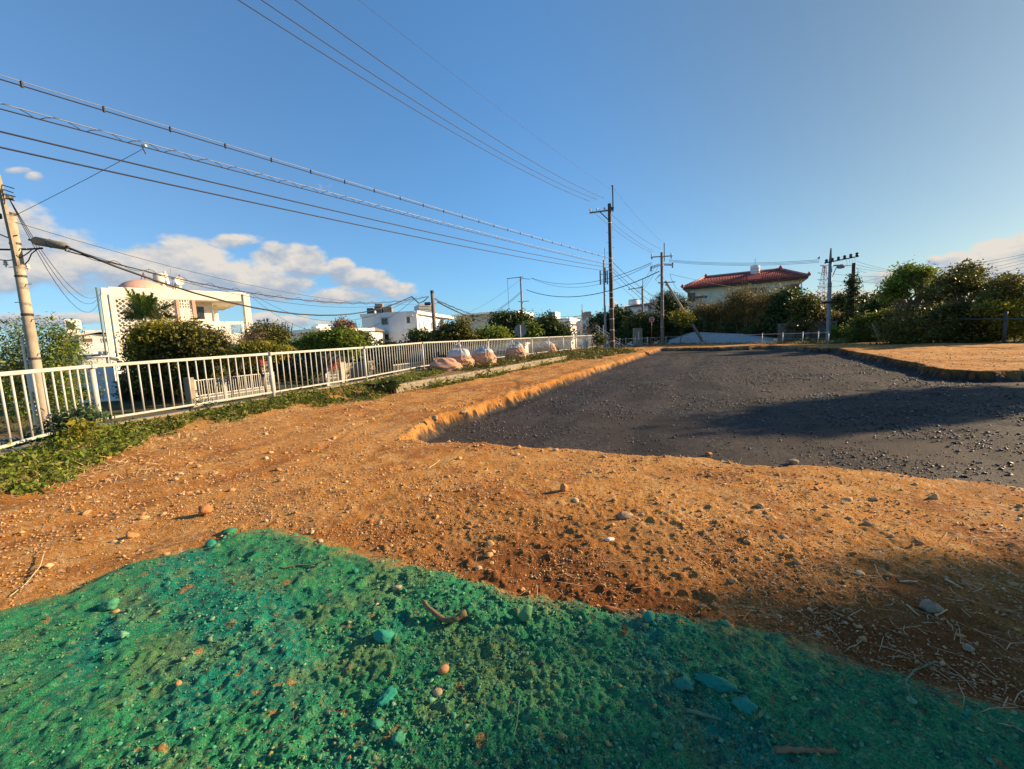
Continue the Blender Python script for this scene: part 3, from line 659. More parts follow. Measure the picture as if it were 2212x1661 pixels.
# ------------------------------------------------------------------ bulk bags
M_bag = pmat('peach_bag_cloth', (.47, .27, .18), .8, .10, 6, .35, bscale=45)
M_bagw = pmat('white_bag_cloth', (.46, .46, .46), .75, .08, 6, .35, bscale=40)
def bag(px0, px1, ytop, ybot, label, style, seed):
    pxm = (px0 + px1) / 2; z0 = .36
    c = gz(pxm, ybot, z0 - .1); Yd = c.y + .45; L = at(px0, ybot, Yd); Rr = at(px1, ybot, Yd); w = (Rr - L).length; cx = (L.x + Rr.x) / 2
    zt = at(pxm, ytop, Yd).z; zb = at(pxm, ybot, Yd - .35).z; h = zt - zb
    root = empty('bulk_bag', (cx, Yd, zb), label=label, cat='bag', group='bulk bags by the railing')
    g = np.random.default_rng(seed); n = 72; rows = 44
    hb = h * {'tied': .60, 'loose': .70, 'open': .74}.get(style, .72)
    def prof(t):   # radius fraction
        if style == 'slump': return (.78 + .22 * math.sin(math.pi * min(1, t * 1.15))) * (1 - max(0, t - .55) ** 1.6 * 1.5)
        return .86 + .14 * math.sin(math.pi * min(1, t * 1.05 + .05)) - .09 * max(0, t - .75) * 4
    Vb = []
    def fold(th, t):
        return (.022 * math.sin(3 * th + seed + 7 * t) + .018 * math.sin(7 * th + 3 * t * math.pi + seed) + .03 * math.sin(2 * th + seed * 2) * math.sin(7 * t + 2 * math.sin(th + seed)) + .02 * math.sin(21 * t + 2.5 * math.sin(2 * th + seed)))
    def surf(rows, tfun, rfun, zfun, name, mat, close=False):
        V = []; F = []
        for i in range(rows):
            t = i / (rows - 1)
            for j in range(n):
                th = 2 * math.pi * j / n; rr = rfun(t, th); sq = 1 / max(abs(math.cos(th)), abs(math.sin(th))) ** .28
                V.append((w / 2 * rr * sq * .93 * math.cos(th), w / 2 * .88 * rr * sq * .93 * math.sin(th), zfun(t, th)))
        for i in range(rows - 1):
            for j in range(n): a = i * n + j; b = i * n + (j + 1) % n; F.append((a, b, b + n, a + n))
        if close: F.append(tuple((rows - 1) * n + j for j in range(n)))
        me = bpy.data.meshes.new(name); me.from_pydata(V, [], F); me.materials.append(mat); me.shade_smooth(); return link(me, name, root)
    if style == 'slump':
        surf(rows, None, lambda t, th: max(.02, (.86 + .16 * math.sin(math.pi * min(1, t * 2.2))) * (1 - t ** 2.2) ** .7 + 2.3 * fold(th, t * 1.3) * (1 - t) + .035 * math.sin(5 * th + 7 * t) * sstep(0, .3, t) * (1 - t)),
             lambda t, th: h * 1.12 * math.sin(t * math.pi / 2) ** .8 * (.78 - .16 * math.cos(th) * (1 - t) + .05 * math.sin(3 * th + 2 + 5 * t) * (1 - t)) + h * .05 * math.sin(6 * th + 9 * t) * sstep(.1, .5, t) * (1 - t), 'bag_body', M_bag, True)
        # open white mouth lip and loose flap
        m = MB()
        for k in range(9):
            a = -.5 + k * .16
        lip = [(w * (.08 + .42 * k / 8), -w * .22 - .03 * math.sin(k), h * (.66 - .085 * k - .03 * math.sin(k * 1.7))) for k in range(9)]
        V = []; F = []
        for k, p in enumerate(lip): V += [p, (p[0] + .02, p[1] + .16 + .02 * math.sin(k * 2), p[2] + .07 + .02 * math.cos(k * 2.3)), (p[0] + .0, p[1] + .30, p[2] - .02)]
        for k in range(8):
            for q in range(2): a = k * 3 + q; F.append((a, a + 3, a + 4, a + 1))
        me = bpy.data.meshes.new('mouth_lining'); me.from_pydata(V, [], F); me.materials.append(M_bagw); me.shade_smooth(); o = link(me, 'mouth_lining', root)
        so_ = o.modifiers.new('s', 'SOLIDIFY'); so_.thickness = .02
        pts = [(-w * .24 + .10 * math.cos(t) * 1.6, -.12 + .1 * math.sin(t), h * .74 + .10 * math.sin(t)) for t in np.linspace(-.4, 3.4, 12)]
        MB().tube(pts, .03, 6).build('lifting_loop', M_bag, root, True)
        pts = [(w * .18 + .07 * math.cos(t) * (1 + .2 * t), -w * .47 - .02 * t, -.02 - .10 * math.sin(t) - .02 * t) for t in np.linspace(0, 5.5, 16)]
        MB().tube(pts, .018, 6).build('tie_strap', M_bag, root, True)
    else:
        surf(rows, None, lambda t, th: prof(t) + fold(th, t) * 1.15, lambda t, th: hb * t + .02 * math.sin(3 * th + seed) * t, 'bag_body', M_bag)
        ht = h - hb
        gather = 20 if style == 'tied' else 26
        def rt(t, th):
            e = (prof(1) + fold(th, 1) * 1.1) * (1 - t)
            if style == 'tied': return (prof(1) + .02 + fold(th, 1)) * (1 - t ** 1.5) ** .62 * (1 + .055 * math.sin(gather * th + 2 * math.sin(3 * th)) * sstep(.08, .6, t)) + .075 * sstep(.8, 1, t)
            return (prof(1) + .03 + fold(th, 1)) * (1 - .85 * t ** 1.4) * (1 + .09 * math.sin(9 * th + 4 * t + seed) * t + .05 * math.sin(17 * th + seed) * sstep(.05, .4, t))
        def zt_(t, th):
            if style == 'tied': return hb - .015 + ht * .80 * math.sin(min(1, t * 1.02) * math.pi / 2) ** .8 + .02 * math.sin(gather * th) * t * (1 - t) * 2
            return hb - .02 + ht * (.62 + .3 * math.sin(2 * th + seed)) * math.sin(t * math.pi / 2) + .05 * math.sin(8 * th + seed + 6 * t) * t + .03 * math.sin(15 * th + 9 * t) * t * (1 - t) * 3
        surf(26, None, rt, zt_, 'bag_top', M_bagw, True)
        if style == 'tied':
            kx = -.04
            V, Fk_ = rockshape(I2, seed, .3, (.09, .08, .075), 2); me = bpy.data.meshes.new('knot'); me.from_pydata((V + np.array([kx, -.0, hb + ht * .86])).tolist(), [], Fk_.tolist()); me.materials.append(M_bagw); link(me, 'knot', root)
            for s_ in (-1, 1):
                pts = [(kx + s_ * .10 * math.sin(t), -.02, hb + ht * .92 + .09 * math.sin(t * 2) + .02) for t in np.linspace(0, 1.9, 8)]
                MB().tube(pts, [.03, .035, .045, .05, .05, .045, .04, .02], 6).build('knot_end', M_bagw, root, True)
        # lifting straps hanging down the side
        for (ax, dx, ln, w_) in ((.32, .10, .55, .05), (.62, -.05, .48, .05)):
            V = []; F = []; th0 = -math.pi / 2 + ax
            for k in range(14):
                t = 1.02 - k / 13 * ln / max(h, .1) * 1.2; th = th0 + dx * k / 13 + .05 * math.sin(k * .9)
                rr = (prof(min(max(t, 0), 1)) + fold(th, t)) * 1.0; sq = 1 / max(abs(math.cos(th)), abs(math.sin(th))) ** .28
                X = w / 2 * rr * sq * .93 * math.cos(th); Yq = w / 2 * .88 * rr * sq * .93 * math.sin(th) - .035 - .03 * math.sin(math.pi * k / 13)
                V += [(X - w_ / 2, Yq, hb * t), (X + w_ / 2, Yq + .02, hb * t + .01)]
            for k in range(13): a = 2 * k; F.append((a, a + 1, a + 3, a + 2))
            me = bpy.data.meshes.new('strap'); me.from_pydata(V, [], F); me.materials.append(M_bag); me.shade_smooth(); o = link(me, 'strap', root); q = o.modifiers.new('s', 'SOLIDIFY'); q.thickness = .012
        if style == 'open':    # strap over the white flap and flap hanging left
            pts = [(-w * .30 + .05 * k, -w * .40 - .02, hb + ht * (.15 + .30 * math.sin(k / 8 * math.pi)) ) for k in range(9)]
            MB().tube(pts, .02, 6).build('strap', M_bag, root, True)
            V, Fk_ = rockshape(I2, seed + 4, .5, (w * .30, w * .24, h * .17), 3)
            me = bpy.data.meshes.new('flap'); me.from_pydata((V + np.array([-w * .42, -w * .18, hb * .78])).tolist(), [], Fk_.tolist()); me.materials.append(M_bagw); me.shade_smooth(); link(me, 'flap', root)
    root.rotation_euler = (0, 0, g.uniform(-.15, .15))
    return root
bag(928, 1000, 768, 805, 'half-empty slumped peach bag spilling over the block kerb, nearest of the bags', 'slump', 5)
bag(961, 1027, 748, 799, 'full peach bag with white top gathered into a knot', 'tied', 2)
bag(1018, 1075, 747, 793, 'plump peach bag with crumpled flat white top and two long straps', 'loose', 3)
bag(1089, 1139, 738, 780, 'creased peach bag with ragged white top standing alone on the grassy bed', 'loose', 9)
bag(1163, 1204, 737, 769, 'farthest peach bag with silvery white liner flopped out to the left', 'open', 6)

# ------------------------------------------------------------------ poles
POLES = {}
def pole(name, label, base, ytop, mat, r0, r1=None, bands=(), steps=None, pxt=None, n=14, zbase=None, bandmat=None):
    X, Y = base[0], base[1]; zb = base[2]
    # height where the vertical through the base reaches image row ytop
    lo, hi = zb, zb + 60
    for _ in range(50):
        mid_ = (lo + hi) / 2; d = Vector((X, Y, mid_)) - EYE; yy = 830.5 - FPX * d.dot(IU) / d.dot(FWD)
        if yy < ytop: hi = mid_
        else: lo = mid_
    h = lo - zb; root = empty(name, (X, Y, zb), label=label, cat='pole'); r1 = r1 or r0 * .68
    MB().lathe([(r0, -.3), (r0, 0), (r0 + (r1 - r0) * .5, h * .5), (r1, h)], n).build('shaft', mat, root, True)
    for z in bands:
        rr = r0 + (r1 - r0) * z / h; MB().lathe([(rr + .012, z - .035), (rr + .012, z + .035)], n, cap=False).build('band', bandmat or M_steel, root)
    if steps:
        ms = MB().bar((0, 0, 0), (.20, 0, 0), .02).mesh('step_bolt', M_steel)
        for k in range(int((steps[1] - steps[0]) / steps[2])):
            z = steps[0] + k * steps[2]; rr = r0 + (r1 - r0) * z / h
            link(ms, 'step_bolt', root, (rr * (1 if k % 2 else -1), 0, z), (0, 0, 0 if k % 2 else math.pi))
    root['h'] = h; POLES[label] = root
    return root, h, r0, r1
def xy(px, py, Y, z): p = at(px, py, Y); return (p.x, p.y, z)
def arm(root, a, b, w, name='crossarm', mat=None): return MB().bar(a, b, w).build(name, mat or M_pole_p, root, bevel=.01)
def insul(root, p, s=1.0, mat=None):
    return MB().lathe([(.02 * s, 0), (.02 * s, .06 * s), (.06 * s, .07 * s), (.065 * s, .10 * s), (.035 * s, .12 * s), (.055 * s, .14 * s), (.05 * s, .19 * s), (.02 * s, .22 * s)], 10).build('insulator', mat or M_porc, root, True, loc=p)
# main dark pole
P5, h5, _, _ = pole('utility_pole', 'tallest dark brown pole with white bands standing where the railing ends', (gz(1323, 757, .12).x, gz(1323, 757, .12).y, .1), 440, M_pole_b, .215, .15,
                    bands=[.9, 1.9, 2.9, 3.8, 4.8, 5.3, 7.1, 7.45, 7.9, 8.3, 11.4], steps=(8.8, 11.8, .45), bandmat=M_porc)
adir = Vector((-1.0, .18, 0)).normalized()
arm(P5, (.25, -.05, h5 - .55), tuple(adir * 1.75 + Vector((0, 0, h5 - .62))), .11, mat=M_pole_p)
arm(P5, tuple(adir * .15 + Vector((0, 0, h5 - 1.35))), tuple(adir * .85 + Vector((0, 0, h5 - .62))), .06, 'brace', M_darksteel)
for k in (.45, 1.08, 1.68): insul(P5, adir * k + Vector((0, 0, h5 - .55)), 1.4)
MB().bar((.30, -.05, h5 - .7), (.30, -.05, h5 + 1.55), .09).build('mast', M_pole_p, P5); MB().bar((.1, 0, h5 - .4), (.36, 0, h5 - .4), .2).build('bracket', M_darksteel, P5)
insul(P5, (.22, -.05, h5 + 1.4), .9)
# antenna pole behind it
P4, h4, _, _ = pole('antenna_pole', 'slim grey antenna pole with side panels just left of the tallest brown pole', xy(1308, 730, 46, -.9), 562, M_pole_g, .14, .10)
MB().lathe([(.10, 0), (.10, 1.6)], 10).build('antenna', M_darksteel, P4, loc=(.12, 0, h4 - 2.4))
for dx, s_ in ((-.42, 1), (.35, .8)):
    MB().box(-.07, .07, -.05, .05, 0, 1.5).build('panel', M_pole_g, P4, loc=(dx, 0, h4 - 2.6)); MB().bar((0, 0, h4 - 2.3), (dx, 0, h4 - 2.3), .05).bar((0, 0, h4 - 1.5), (dx, 0, h4 - 1.5), .05).build('bracket', M_darksteel, P4)
MB().bar((.12, 0, h4), (.12, 0, h4 + 1.3), .035).build('whip', M_darksteel, P4)
# second big pole with strut
P6, h6, _, _ = pole('utility_pole', 'reddish weathered pole with double crossarm and a leaning strut by the pale slope', xy(1431, 742, 47, .0), 545, M_pole_p, .20, .14, bands=[2.2, 3.6, 5.1, 6.4], steps=(6, 9, .5))
for dz, l, r_ in ((-.45, -1.2, 1.15), (-3.3, -.4, 1.45)):
    arm(P6, (l, .1, h6 + dz), (r_, -.1, h6 + dz), .10)
MB().bar((.28, 0, h6 - 1), (.28, 0, h6 + 1.0), .07).build('mast', M_pole_p, P6)
for x_ in (-1.1, 1.05): insul(P6, (x_, 0, h6 - .4), 1.5); insul(P6, (x_, 0, h6 - .75), 1.2, M_darksteel)
for k in range(3):
    for s_ in (-1, 1):
        MB().tube([(s_ * .2, .2 * k - .2, h6 - 1.45 + .12 * k), (s_ * 1.15, .2 * k - .2, h6 - 1.72 + .12 * k + (.2 if s_ > 0 else 0))], .035, 6).build('strain_insulator', M_steel, P6)
for s_ in (-1, 1): MB().lathe([(.10, -.28), (.06, -.1), (.1, 0), (.06, .1), (.1, .25)], 8).build('insulator_stack', M_darksteel, P6, loc=(s_ * 1.2, 0, h6 - 1.6 + (.15 if s_ > 0 else -.12)))
for k in range(4): MB().tube([(-.1 - .05 * k, 0, h6 - 2.4), (-.55 - .09 * k, -.1, h6 - 2.75 - .08 * k), (-.75, 0, h6 - 2.9), (-.3, 0, h6 - 3.3)], .012, 5).build('jumper_wire', M_cable, P6, True)
sb = gz(1483, 741, .1); s0 = at(1437, 607, 47.3)
sp_ = empty('strut_pole', (sb.x, 48, -.1), label='wooden strut leaning up against the reddish pole', cat='pole')
MB().tube([(0, 0, 0), tuple(s0 - Vector((sb.x, 48, -.1)))], .16, 12, .12).build('shaft', M_pole_c, sp_, True)
MB().lathe([(.17, 0), (.17, .15)], 12).build('clamp', M_steel, sp_, loc=tuple((s0 - Vector((sb.x, 48, -.1))) * .3)); MB().bar((0, 0, 0), (-.35, 0, .1), .08).build('bracket', M_darksteel, sp_, loc=tuple((s0 - Vector((sb.x, 48, -.1))) * .93))
# left concrete pole
p1b = at(97, 905, 13.4)
P1, h1, _, _ = pole('utility_pole', 'thick tan concrete pole behind the railing at the left edge', (p1b.x, p1b.y, -1.0), 463, M_pole_c, .15, .115, bands=[2.6, 4.0, 5.2, 6.2, 7.1, 7.6], steps=(2.2, 6.8, .55), bandmat=M_darksteel)
_e = Vector((-.02, -.17, h1)); MB().bar(_e + Vector((.17, 0, -1.6)), _e + Vector((.03, 0, 1.12)), .09, .09).build('extension_post', M_kerb, P1)
for k in range(4): MB().tube([(-.45, -.15, h1 + .85 - .13 * k), (.05, -.15, h1 + .83 - .13 * k), (.42 - .05 * (k % 2), -.15, h1 + .70 - .12 * k)], .016, 6).build('jumper_wire', M_cable, P1)
MB().lathe([(.05, 0), (.09, .02), (.09, .16), (.04, .2)], 8).build('insulator', M_darksteel, P1, loc=(-.28, -.1, h1 - .15)); insul(P1, (.38, -.1, h1 - 1.75), .9); insul(P1, (-.35, -.05, h1 - 1.6), .9)
for q in (.62,): MB().tube([(-.3, -.1, h1 - q), (.0, -.19, h1 - q - .12), (.25, -.12, h1 - q - .05)], .018, 6).build('clamp_wire', M_darksteel, P1)
MB().box(-.09, .09, -.215, -.195, 1.55, 2.15).build('number_plate', M_porc, P1)
for k in range(4): MB().box(-.02, .02, -.222, -.212, 1.2 - k * .14, 1.24 - k * .14).build('rivet', M_porc, P1)
MB().tube([(-.27, -.05, -.4), (-.25, -.05, 3.3)], .035, 8).build('conduit', M_cream, P1)
# short pole beyond the bags
p2 = at(944, 790, 31.5)
P2, h2, _, _ = pole('utility_pole', 'short round concrete pole rising behind the railing left of the bags', (p2.x, p2.y, -1.0), 628, M_pole_p, .165, .13, steps=(2.0, 6.2, .5))
MB().box(-.62, -.18, -.1, .1, -.12, .12).build('splice_box', M_cable, P2, loc=(0, 0, h2 - .95), bevel=.03)
MB().lathe([(.14, 0), (.14, .22)], 12).build('top_cap', M_darksteel, P2, loc=(0, 0, h2 - .2))
# pole with transformer
P3, h3, _, _ = pole('utility_pole', 'grey pole with a square transformer above the round green tree', xy(1130, 720, 70, -1), 597, M_pole_g, .21, .15, bands=[7, 8.5])
arm(P3, (-2.3, 0, h3 - .25), (.4, 0, h3 - .1), .1); arm(P3, (0, 0, h3 - .3), (1.6, -.1, h3 - .55), .07, mat=M_darksteel); arm(P3, (-1.9, 0, h3 - 6.6), (.5, 0, h3 - 6.6), .12)
MB().box(-1.35, -.25, -.45, .45, 0, 1.7).build('transformer', M_pole_g, P3, loc=(0, 0, h3 - 8.3), bevel=.08)
MB().tube([(-2.2, 0, h3 - .3), (-2.2, 0, h3 - 6.4), (-1.6, 0, h3 - 6.5)], .03, 6).build('drop_wire', M_cable, P3)
MB().box(-.35, .35, -.2, .2, 0, .5).build('junction_box', M_porc, P3, loc=(-.1, -.25, h3 - 11.2)); arm(P3, (-.6, 0, h3 - 4.1), (1.2, 0, h3 - 4.1), .1, 'bracket')
# mid pole
P7, h7, _, _ = pole('utility_pole', 'thin brown pole with short arms between the tallest pole and the fire hydrant sign', xy(1389, 733, 56, -.6), 618, M_pole_p, .16, .12, bands=[6])
arm(P7, (-1.9, 0, h7 - .35), (.1, 0, h7 - .15), .1); arm(P7, (-1.2, 0, h7 - 1.7), (.2, 0, h7 - 1.7), .08); MB().bar((.05, 0, h7), (.05, 0, h7 + .9), .06).build('mast', M_pole_p, P7); MB().bar((-.9, 0, h7 - .4), (-.05, 0, h7 - 1.2), .05).build('brace', M_darksteel, P7)
for k in (-1.7, -1.1, -.5): insul(P7, (k, 0, h7 - .3), 1.1)
# distant street poles
for lab, px, pyb, yt, Y in (('far pole with drooping arms above the street, tallest of the three over the town', 1259, 724, 670, 110), ('far slim pole in the middle of the street gap', 1216, 718, 702, 120), ('dark far pole right of the grey narrow house', 1279, 727, 697, 75)):
    q, hh, _, _ = pole('distant_pole', lab, xy(px, pyb, Y, -1.5), yt, M_pole_p, .22, .16)
    if Y > 100:
        arm(q, (-2.2, 0, hh - 1.6), (1.6, 0, hh - 1.3), .14); arm(q, (-2.6, 0, hh - 2.6), (.6, 0, hh - 2.5), .12)
        MB().bar((0, 0, hh), (0, 0, hh + 1.6), .1).build('mast', M_pole_p, q)
# right-hand poles
P9, h9, _, _ = pole('utility_pole', 'grey pole with long drooping insulator arm above the chain fence', xy(1788, 742, 36, -.1), 562, M_pole_g, .18, .13, bands=[4.9, 5.1], bandmat=M_darksteel)
MB().lathe([(.11, 0), (.05, 1.0)], 10).build('tapered_top', M_pole_p, P9, loc=(0, 0, h9))
arm(P9, (-.5, 0, h9 - .22), (1.9, -.6, h9 + .12), .09, mat=M_darksteel); arm(P9, (.1, 0, h9 - 1.6), (.55, 0, h9 - .55), .05, 'brace', M_darksteel)
for k in range(6): MB().lathe([(.07, -.05), (.13, .03), (.08, .1), (.13, .18), (.05, .26)], 8).build('insulator', M_darksteel, P9, loc=(-.35 + .42 * k, -.12 * k, h9 - .16 + .07 * k))
MB().lathe([(.0, 0), (.26, .05), (.30, .2), (.2, .33), (0, .38)], 14).build('lightning_arrester', M_pole_g, P9, loc=(.75, -.2, h9 - .78)); MB().box(.3, .95, -.1, .1, -.5, -.42).build('tray', M_darksteel, P9, loc=(0, 0, h9))
for k in range(4): MB().tube([(1.0 + .25 * k, -.4, h9 + .02), (1.15 + .22 * k, -.4, h9 - .55), (.8 + .15 * k, -.35, h9 - .6), (.6 + .1 * k, -.3, h9 - .45)], .012, 5).build('jumper_wire', M_cable, P9, True)
MB().tube([(-.5, 0, h9 - .2), (-.65, 0, h9 - .45), (-.3, 0, h9 - .65), (0, 0, h9 - .6)], .012, 5).build('jumper_wire', M_cable, P9, True)
MB().tube([(-.75, -.2, 0), (.15, -.2, 0)], [.09, .11], 10).build('splice_closure', M_cable, P9, loc=(0, 0, 3.55))
P10, h10, _, _ = pole('utility_pole', 'dark pole wrapped in creepers beside the block wall', xy(1838, 738, 36, -.1), 568, M_pole_b, .19, .14)
P11, h11, _, _ = pole('utility_pole', 'bare dark pole top showing above the trees on the right', xy(1937, 740, 34, .2), 580, M_pole_b, .19, .16)
# stop-type roadside signs
def disc_sign(name, label, px, py, pyb, Y, r, mface, mpost, back=False):
    c = at(px, py, Y); b = at(px + 1, pyb, Y); root = empty(name, (c.x, c.y, b.z), label=label, cat='sign'); h = c.z - b.z
    MB().tube([(0, .03, -.4), (0, .03, h + r * .8)], .035, 10).build('post', mpost, root, True)
    m = MB(); m.lathe([(0, -.012), (r, -.012), (r, .012), (0, .012)], 32); o = m.build('disc', mface, root, loc=(0, -.03 if not back else .08, h)); o.rotation_euler = (math.pi / 2, 0, 0)
    return root, h
rt_, hh = disc_sign('fire_hydrant_sign', 'round red fire hydrant sign on a red post between two poles', 1407.5, 690, 738, 46, .29, M_redpaint, M_redpaint)
ring = MB(); ring.lathe([(.24, .012), (.29, .012), (.29, .02), (.24, .02), (.24, .012)], 32, cap=False); o = ring.build('rim', M_porc, rt_, loc=(0, -.045, hh)); o.rotation_euler = (math.pi / 2, 0, 0)
cu = bpy.data.curves.new('lettering', 'FONT'); cu.body = '消火栓'; cu.size = .165; cu.align_x = 'CENTER'; cu.align_y = 'CENTER'; cu.extrude = .003; cu.materials.append(M_porc)
to = bpy.data.objects.new('lettering_tmp', cu); COL.objects.link(to); dg = bpy.context.evaluated_depsgraph_get(); me = bpy.data.meshes.new_from_object(to.evaluated_get(dg)); bpy.data.objects.remove(to)
o = link(me, 'lettering', rt_, (0, -.065, hh), (math.pi / 2, 0, 0))
rt2, hh = disc_sign('road_sign', 'grey back of a round road sign on a white post above the railing', 1124, 714, 740, 33, .50, M_pole_g, M_white, True)
for o in rt2.children:
    if o.name.startswith('post'): o.location.y = -.06
# ------------------------------------------------------------------ overhead cables
VP = Vector((-15.5, 3.0, 0))
def wl(o, p): return o.matrix_basis @ Vector(p)
def hitplan(px, py, A, B):       # ray through pixel meets the vertical plane over plan line A-B
    d = ray(px, py); n = Vector((B.y - A.y, A.x - B.x, 0)); t = (Vector((A.x, A.y, 0)) - Vector((EYE.x, EYE.y, 0))).dot(n) / d.dot(n); return EYE + d * t
def cable_pts(A, B, pix, t0, t1, n=40):
    """A,B plan ends; pix: three picture points on the cable; returns polyline for parameter t0..t1"""
    ts, zs = [], []
    AB = Vector((B.x - A.x, B.y - A.y, 0))
    for (px, py) in pix:
        p = hitplan(px, py, A, B); ts.append(Vector((p.x - A.x, p.y - A.y, 0)).dot(AB) / AB.length_squared); zs.append(p.z)
    c = np.polyfit(ts, zs, len(pix) - 1)
    if len(pix) == 3 and c[0] < 0:
        c = np.array([0.0, *np.polyfit(ts, zs, 1)])
    return [Vector((A.x + AB.x * t, A.y + AB.y * t, float(np.polyval(c, t)))) for t in np.linspace(t0, t1, n)]
def cable(label, pts, r=.012, mat=None, name='power_cable', group=None, extra=None, n=6):
    o0 = pts[0]; root = None
    if extra is None:
        ob = MB().tube([p - o0 for p in pts], r, n).build(name, mat or M_cable, None, True, loc=o0); return tag(ob, label, 'cable', group)
    root = empty(name, tuple(o0), label=label, cat='cable', group=group)
    MB().tube([p - o0 for p in pts], r, n).build('conductor', mat or M_cable, root, True)
    extra(root, [p - o0 for p in pts]); return root
def resamp(pts, n):
    L = [0]
    for i in range(1, len(pts)): L.append(L[-1] + (pts[i] - pts[i - 1]).length)
    o = []; j = 0
    for k in range(n):
        s = L[-1] * k / (n - 1)
        while j < len(L) - 2 and L[j + 1] < s: j += 1
        t = (s - L[j]) / max(1e-6, L[j + 1] - L[j]); o.append(pts[j].lerp(pts[j + 1], min(1, max(0, t))))
    return o, L[-1]
def messenger(dz=.09, spacing=1.35):
    def f(root, pts):
        MB().tube([p + Vector((0, 0, dz)) for p in pts], .010, 5).build('messenger_wire', M_cablel, root, True)
        q, L = resamp(pts, int(sum((pts[i + 1] - pts[i]).length for i in range(len(pts) - 1)) / spacing) + 2)
        m = MB(); 
        for p in q: m.box(p.x - .02, p.x + .02, p.y - .02, p.y + .02, p.z - .035, p.z + dz + .01)
        tag(m.build('hanger', M_cable, root), kind='stuff')
    return f
def spiral(dz=.12, pitch=.75, r=.075, wr=.009, strand=True):
    def f(root, pts):
        if strand: MB().tube([p + Vector((0, 0, dz)) for p in pts], .012, 5).build('messenger_wire', M_cablel, root, True)
        tot = sum((pts[i + 1] - pts[i]).length for i in range(len(pts) - 1)); q, L = resamp(pts, int(tot / pitch * 6))
        h = []
        for k, p in enumerate(q):
            a = k / 6 * 2 * math.pi; h.append(p + Vector((.3 * r * math.cos(a), r * .8 * math.cos(a), dz / 2 + r * math.sin(a))))
        MB().tube(h, wr, 4).build('spiral_wire', M_cable, root, True)
    return f
P5v = Vector((P5.location.x, P5.location.y, 0))
off = Vector((-.8, .15, 0))
arms = [wl(P5, tuple(adir * k + Vector((0, 0, h5 - .3)))) for k in (1.68, 1.08, .45)]
tops = [((1277, 436), (1080, 342), (515, 0), 'lowest of the three high wires crossing the sky from the crossarm of the tallest pole'),
        ((1290, 431), (1080, 329), (565, 0), 'middle of the three high wires crossing the sky from the crossarm of the tallest pole'),
        ((1302, 427), (1080, 306), (638, 0), 'highest of the three high wires crossing the sky from the crossarm of the tallest pole')]
for a, (p0, p1, p2, lab) in zip(arms, tops):
    A = Vector((a.x, a.y, 0)); B = A + (VP - P5v)
    cable(lab, cable_pts(A, B, (p0, p1, p2), 0, 1.02), .016)
A = P5v + Vector((.3, -.05, 0)); cable('thin earth wire from the very tip of the tallest pole up across the sky', cable_pts(A, A + (VP - P5v), ((1314, 405), (1080, 237), (775, 0)), 0, 1.02), .006)
low = [((1309, 556), (756, 398), (0, 171), 'upper cable of four, hung with black clips from a thin strand', .014, messenger()),
       ((1310, 571), (756, 434), (0, 235), 'cable wrapped in a wavy lashing wire, second of the four on the left', .014, spiral()),
       ((1309, 577), (756, 463), (0, 284), 'smooth dark cable, third of the four on the left', .019, None),
       ((1309, 585), (756, 482), (0, 318), 'smooth dark cable, lowest of the four on the left', .019, None)]
LOWP = []
for p0, p1, p2, lab, r, ex in low:
    pts = cable_pts(P5v, VP, (p0, p1, p2), 0, 1.02, 60); LOWP.append(pts); cable(lab, pts, r, extra=ex)
# onward to the reddish pole
P6v = Vector((P6.location.x, P6.location.y, 0))
def span(label, a, b, sag, r=.013, mat=None, extra=None, n=16):
    a = Vector(a); b = Vector(b); pts = [a.lerp(b, k / (n - 1)) - Vector((0, 0, 4 * sag * (k / (n - 1)) * (1 - k / (n - 1)))) for k in range(n)]
    return cable(label, pts, r, mat, extra=extra)
for k, (a, (qx, qy)) in enumerate(zip(arms, ((1408, 546), (1413, 543), (1428, 538)))):
    span('high wire from the tallest pole on to the reddish pole, %s' % ('leftmost', 'middle', 'rightmost')[k], a, at(qx, qy, 46.5), .35, .013)
span('thin earth wire linking the tips of the tallest and the reddish poles', wl(P5, (.3, -.05, h5 + 1.4)), wl(P6, (.28, 0, h6 + .9)), .3, .007)
for k, (y0, y1, lab) in enumerate(((560, 665, 'topmost'), (573, 680, 'second'), (580, 690, 'third'), (594, 700, 'lowest'))):
    a = at(1317, y0, 36); b = at(1426, y1 - 15, 47); span('%s of four low cables from the tallest pole towards the foot of the reddish pole' % lab, a, b, .25, .02 if k < 3 else .012, extra=spiral(.06, .8, .05, .007, False) if k == 0 else None)
def px_span(label, p0, Y0, p1, Y1, sag, r=.014, **k): return span(label, at(*p0, Y0), at(*p1, Y1), sag, r, **k)
px_span('upper pair cable from the transformer pole across to the reddish pole', (1148, 600.5), 70, (1408, 567), 47, 1.6, .03)
px_span('pair cable just under it from the transformer pole to the reddish pole', (1148, 601), 70, (1408, 570), 47, 2.0, .022)
px_span('thick cable from the transformer pole sweeping up to the reddish pole', (1137, 626), 70, (1424, 586), 47, 1.9, .05)
px_span('thin cable above the flat white house from the transformer pole', (1132, 676), 70, (1372, 660), 56, 1.0, .022)
px_span('thin cable over the street from the transformer pole to the brown pole', (1132, 683), 70, (1384, 676), 56, .7, .028)
px_span('sagging double cable low over the street', (1134, 687), 70, (1268, 702), 100, .3, .06)
px_span('second sagging cable low over the street', (1134, 686), 70, (1268, 699), 100, .5, .05)
px_span('wire from the far street pole to the tallest pole', (1262, 695), 100, (1384, 690), 56, .8, .03)
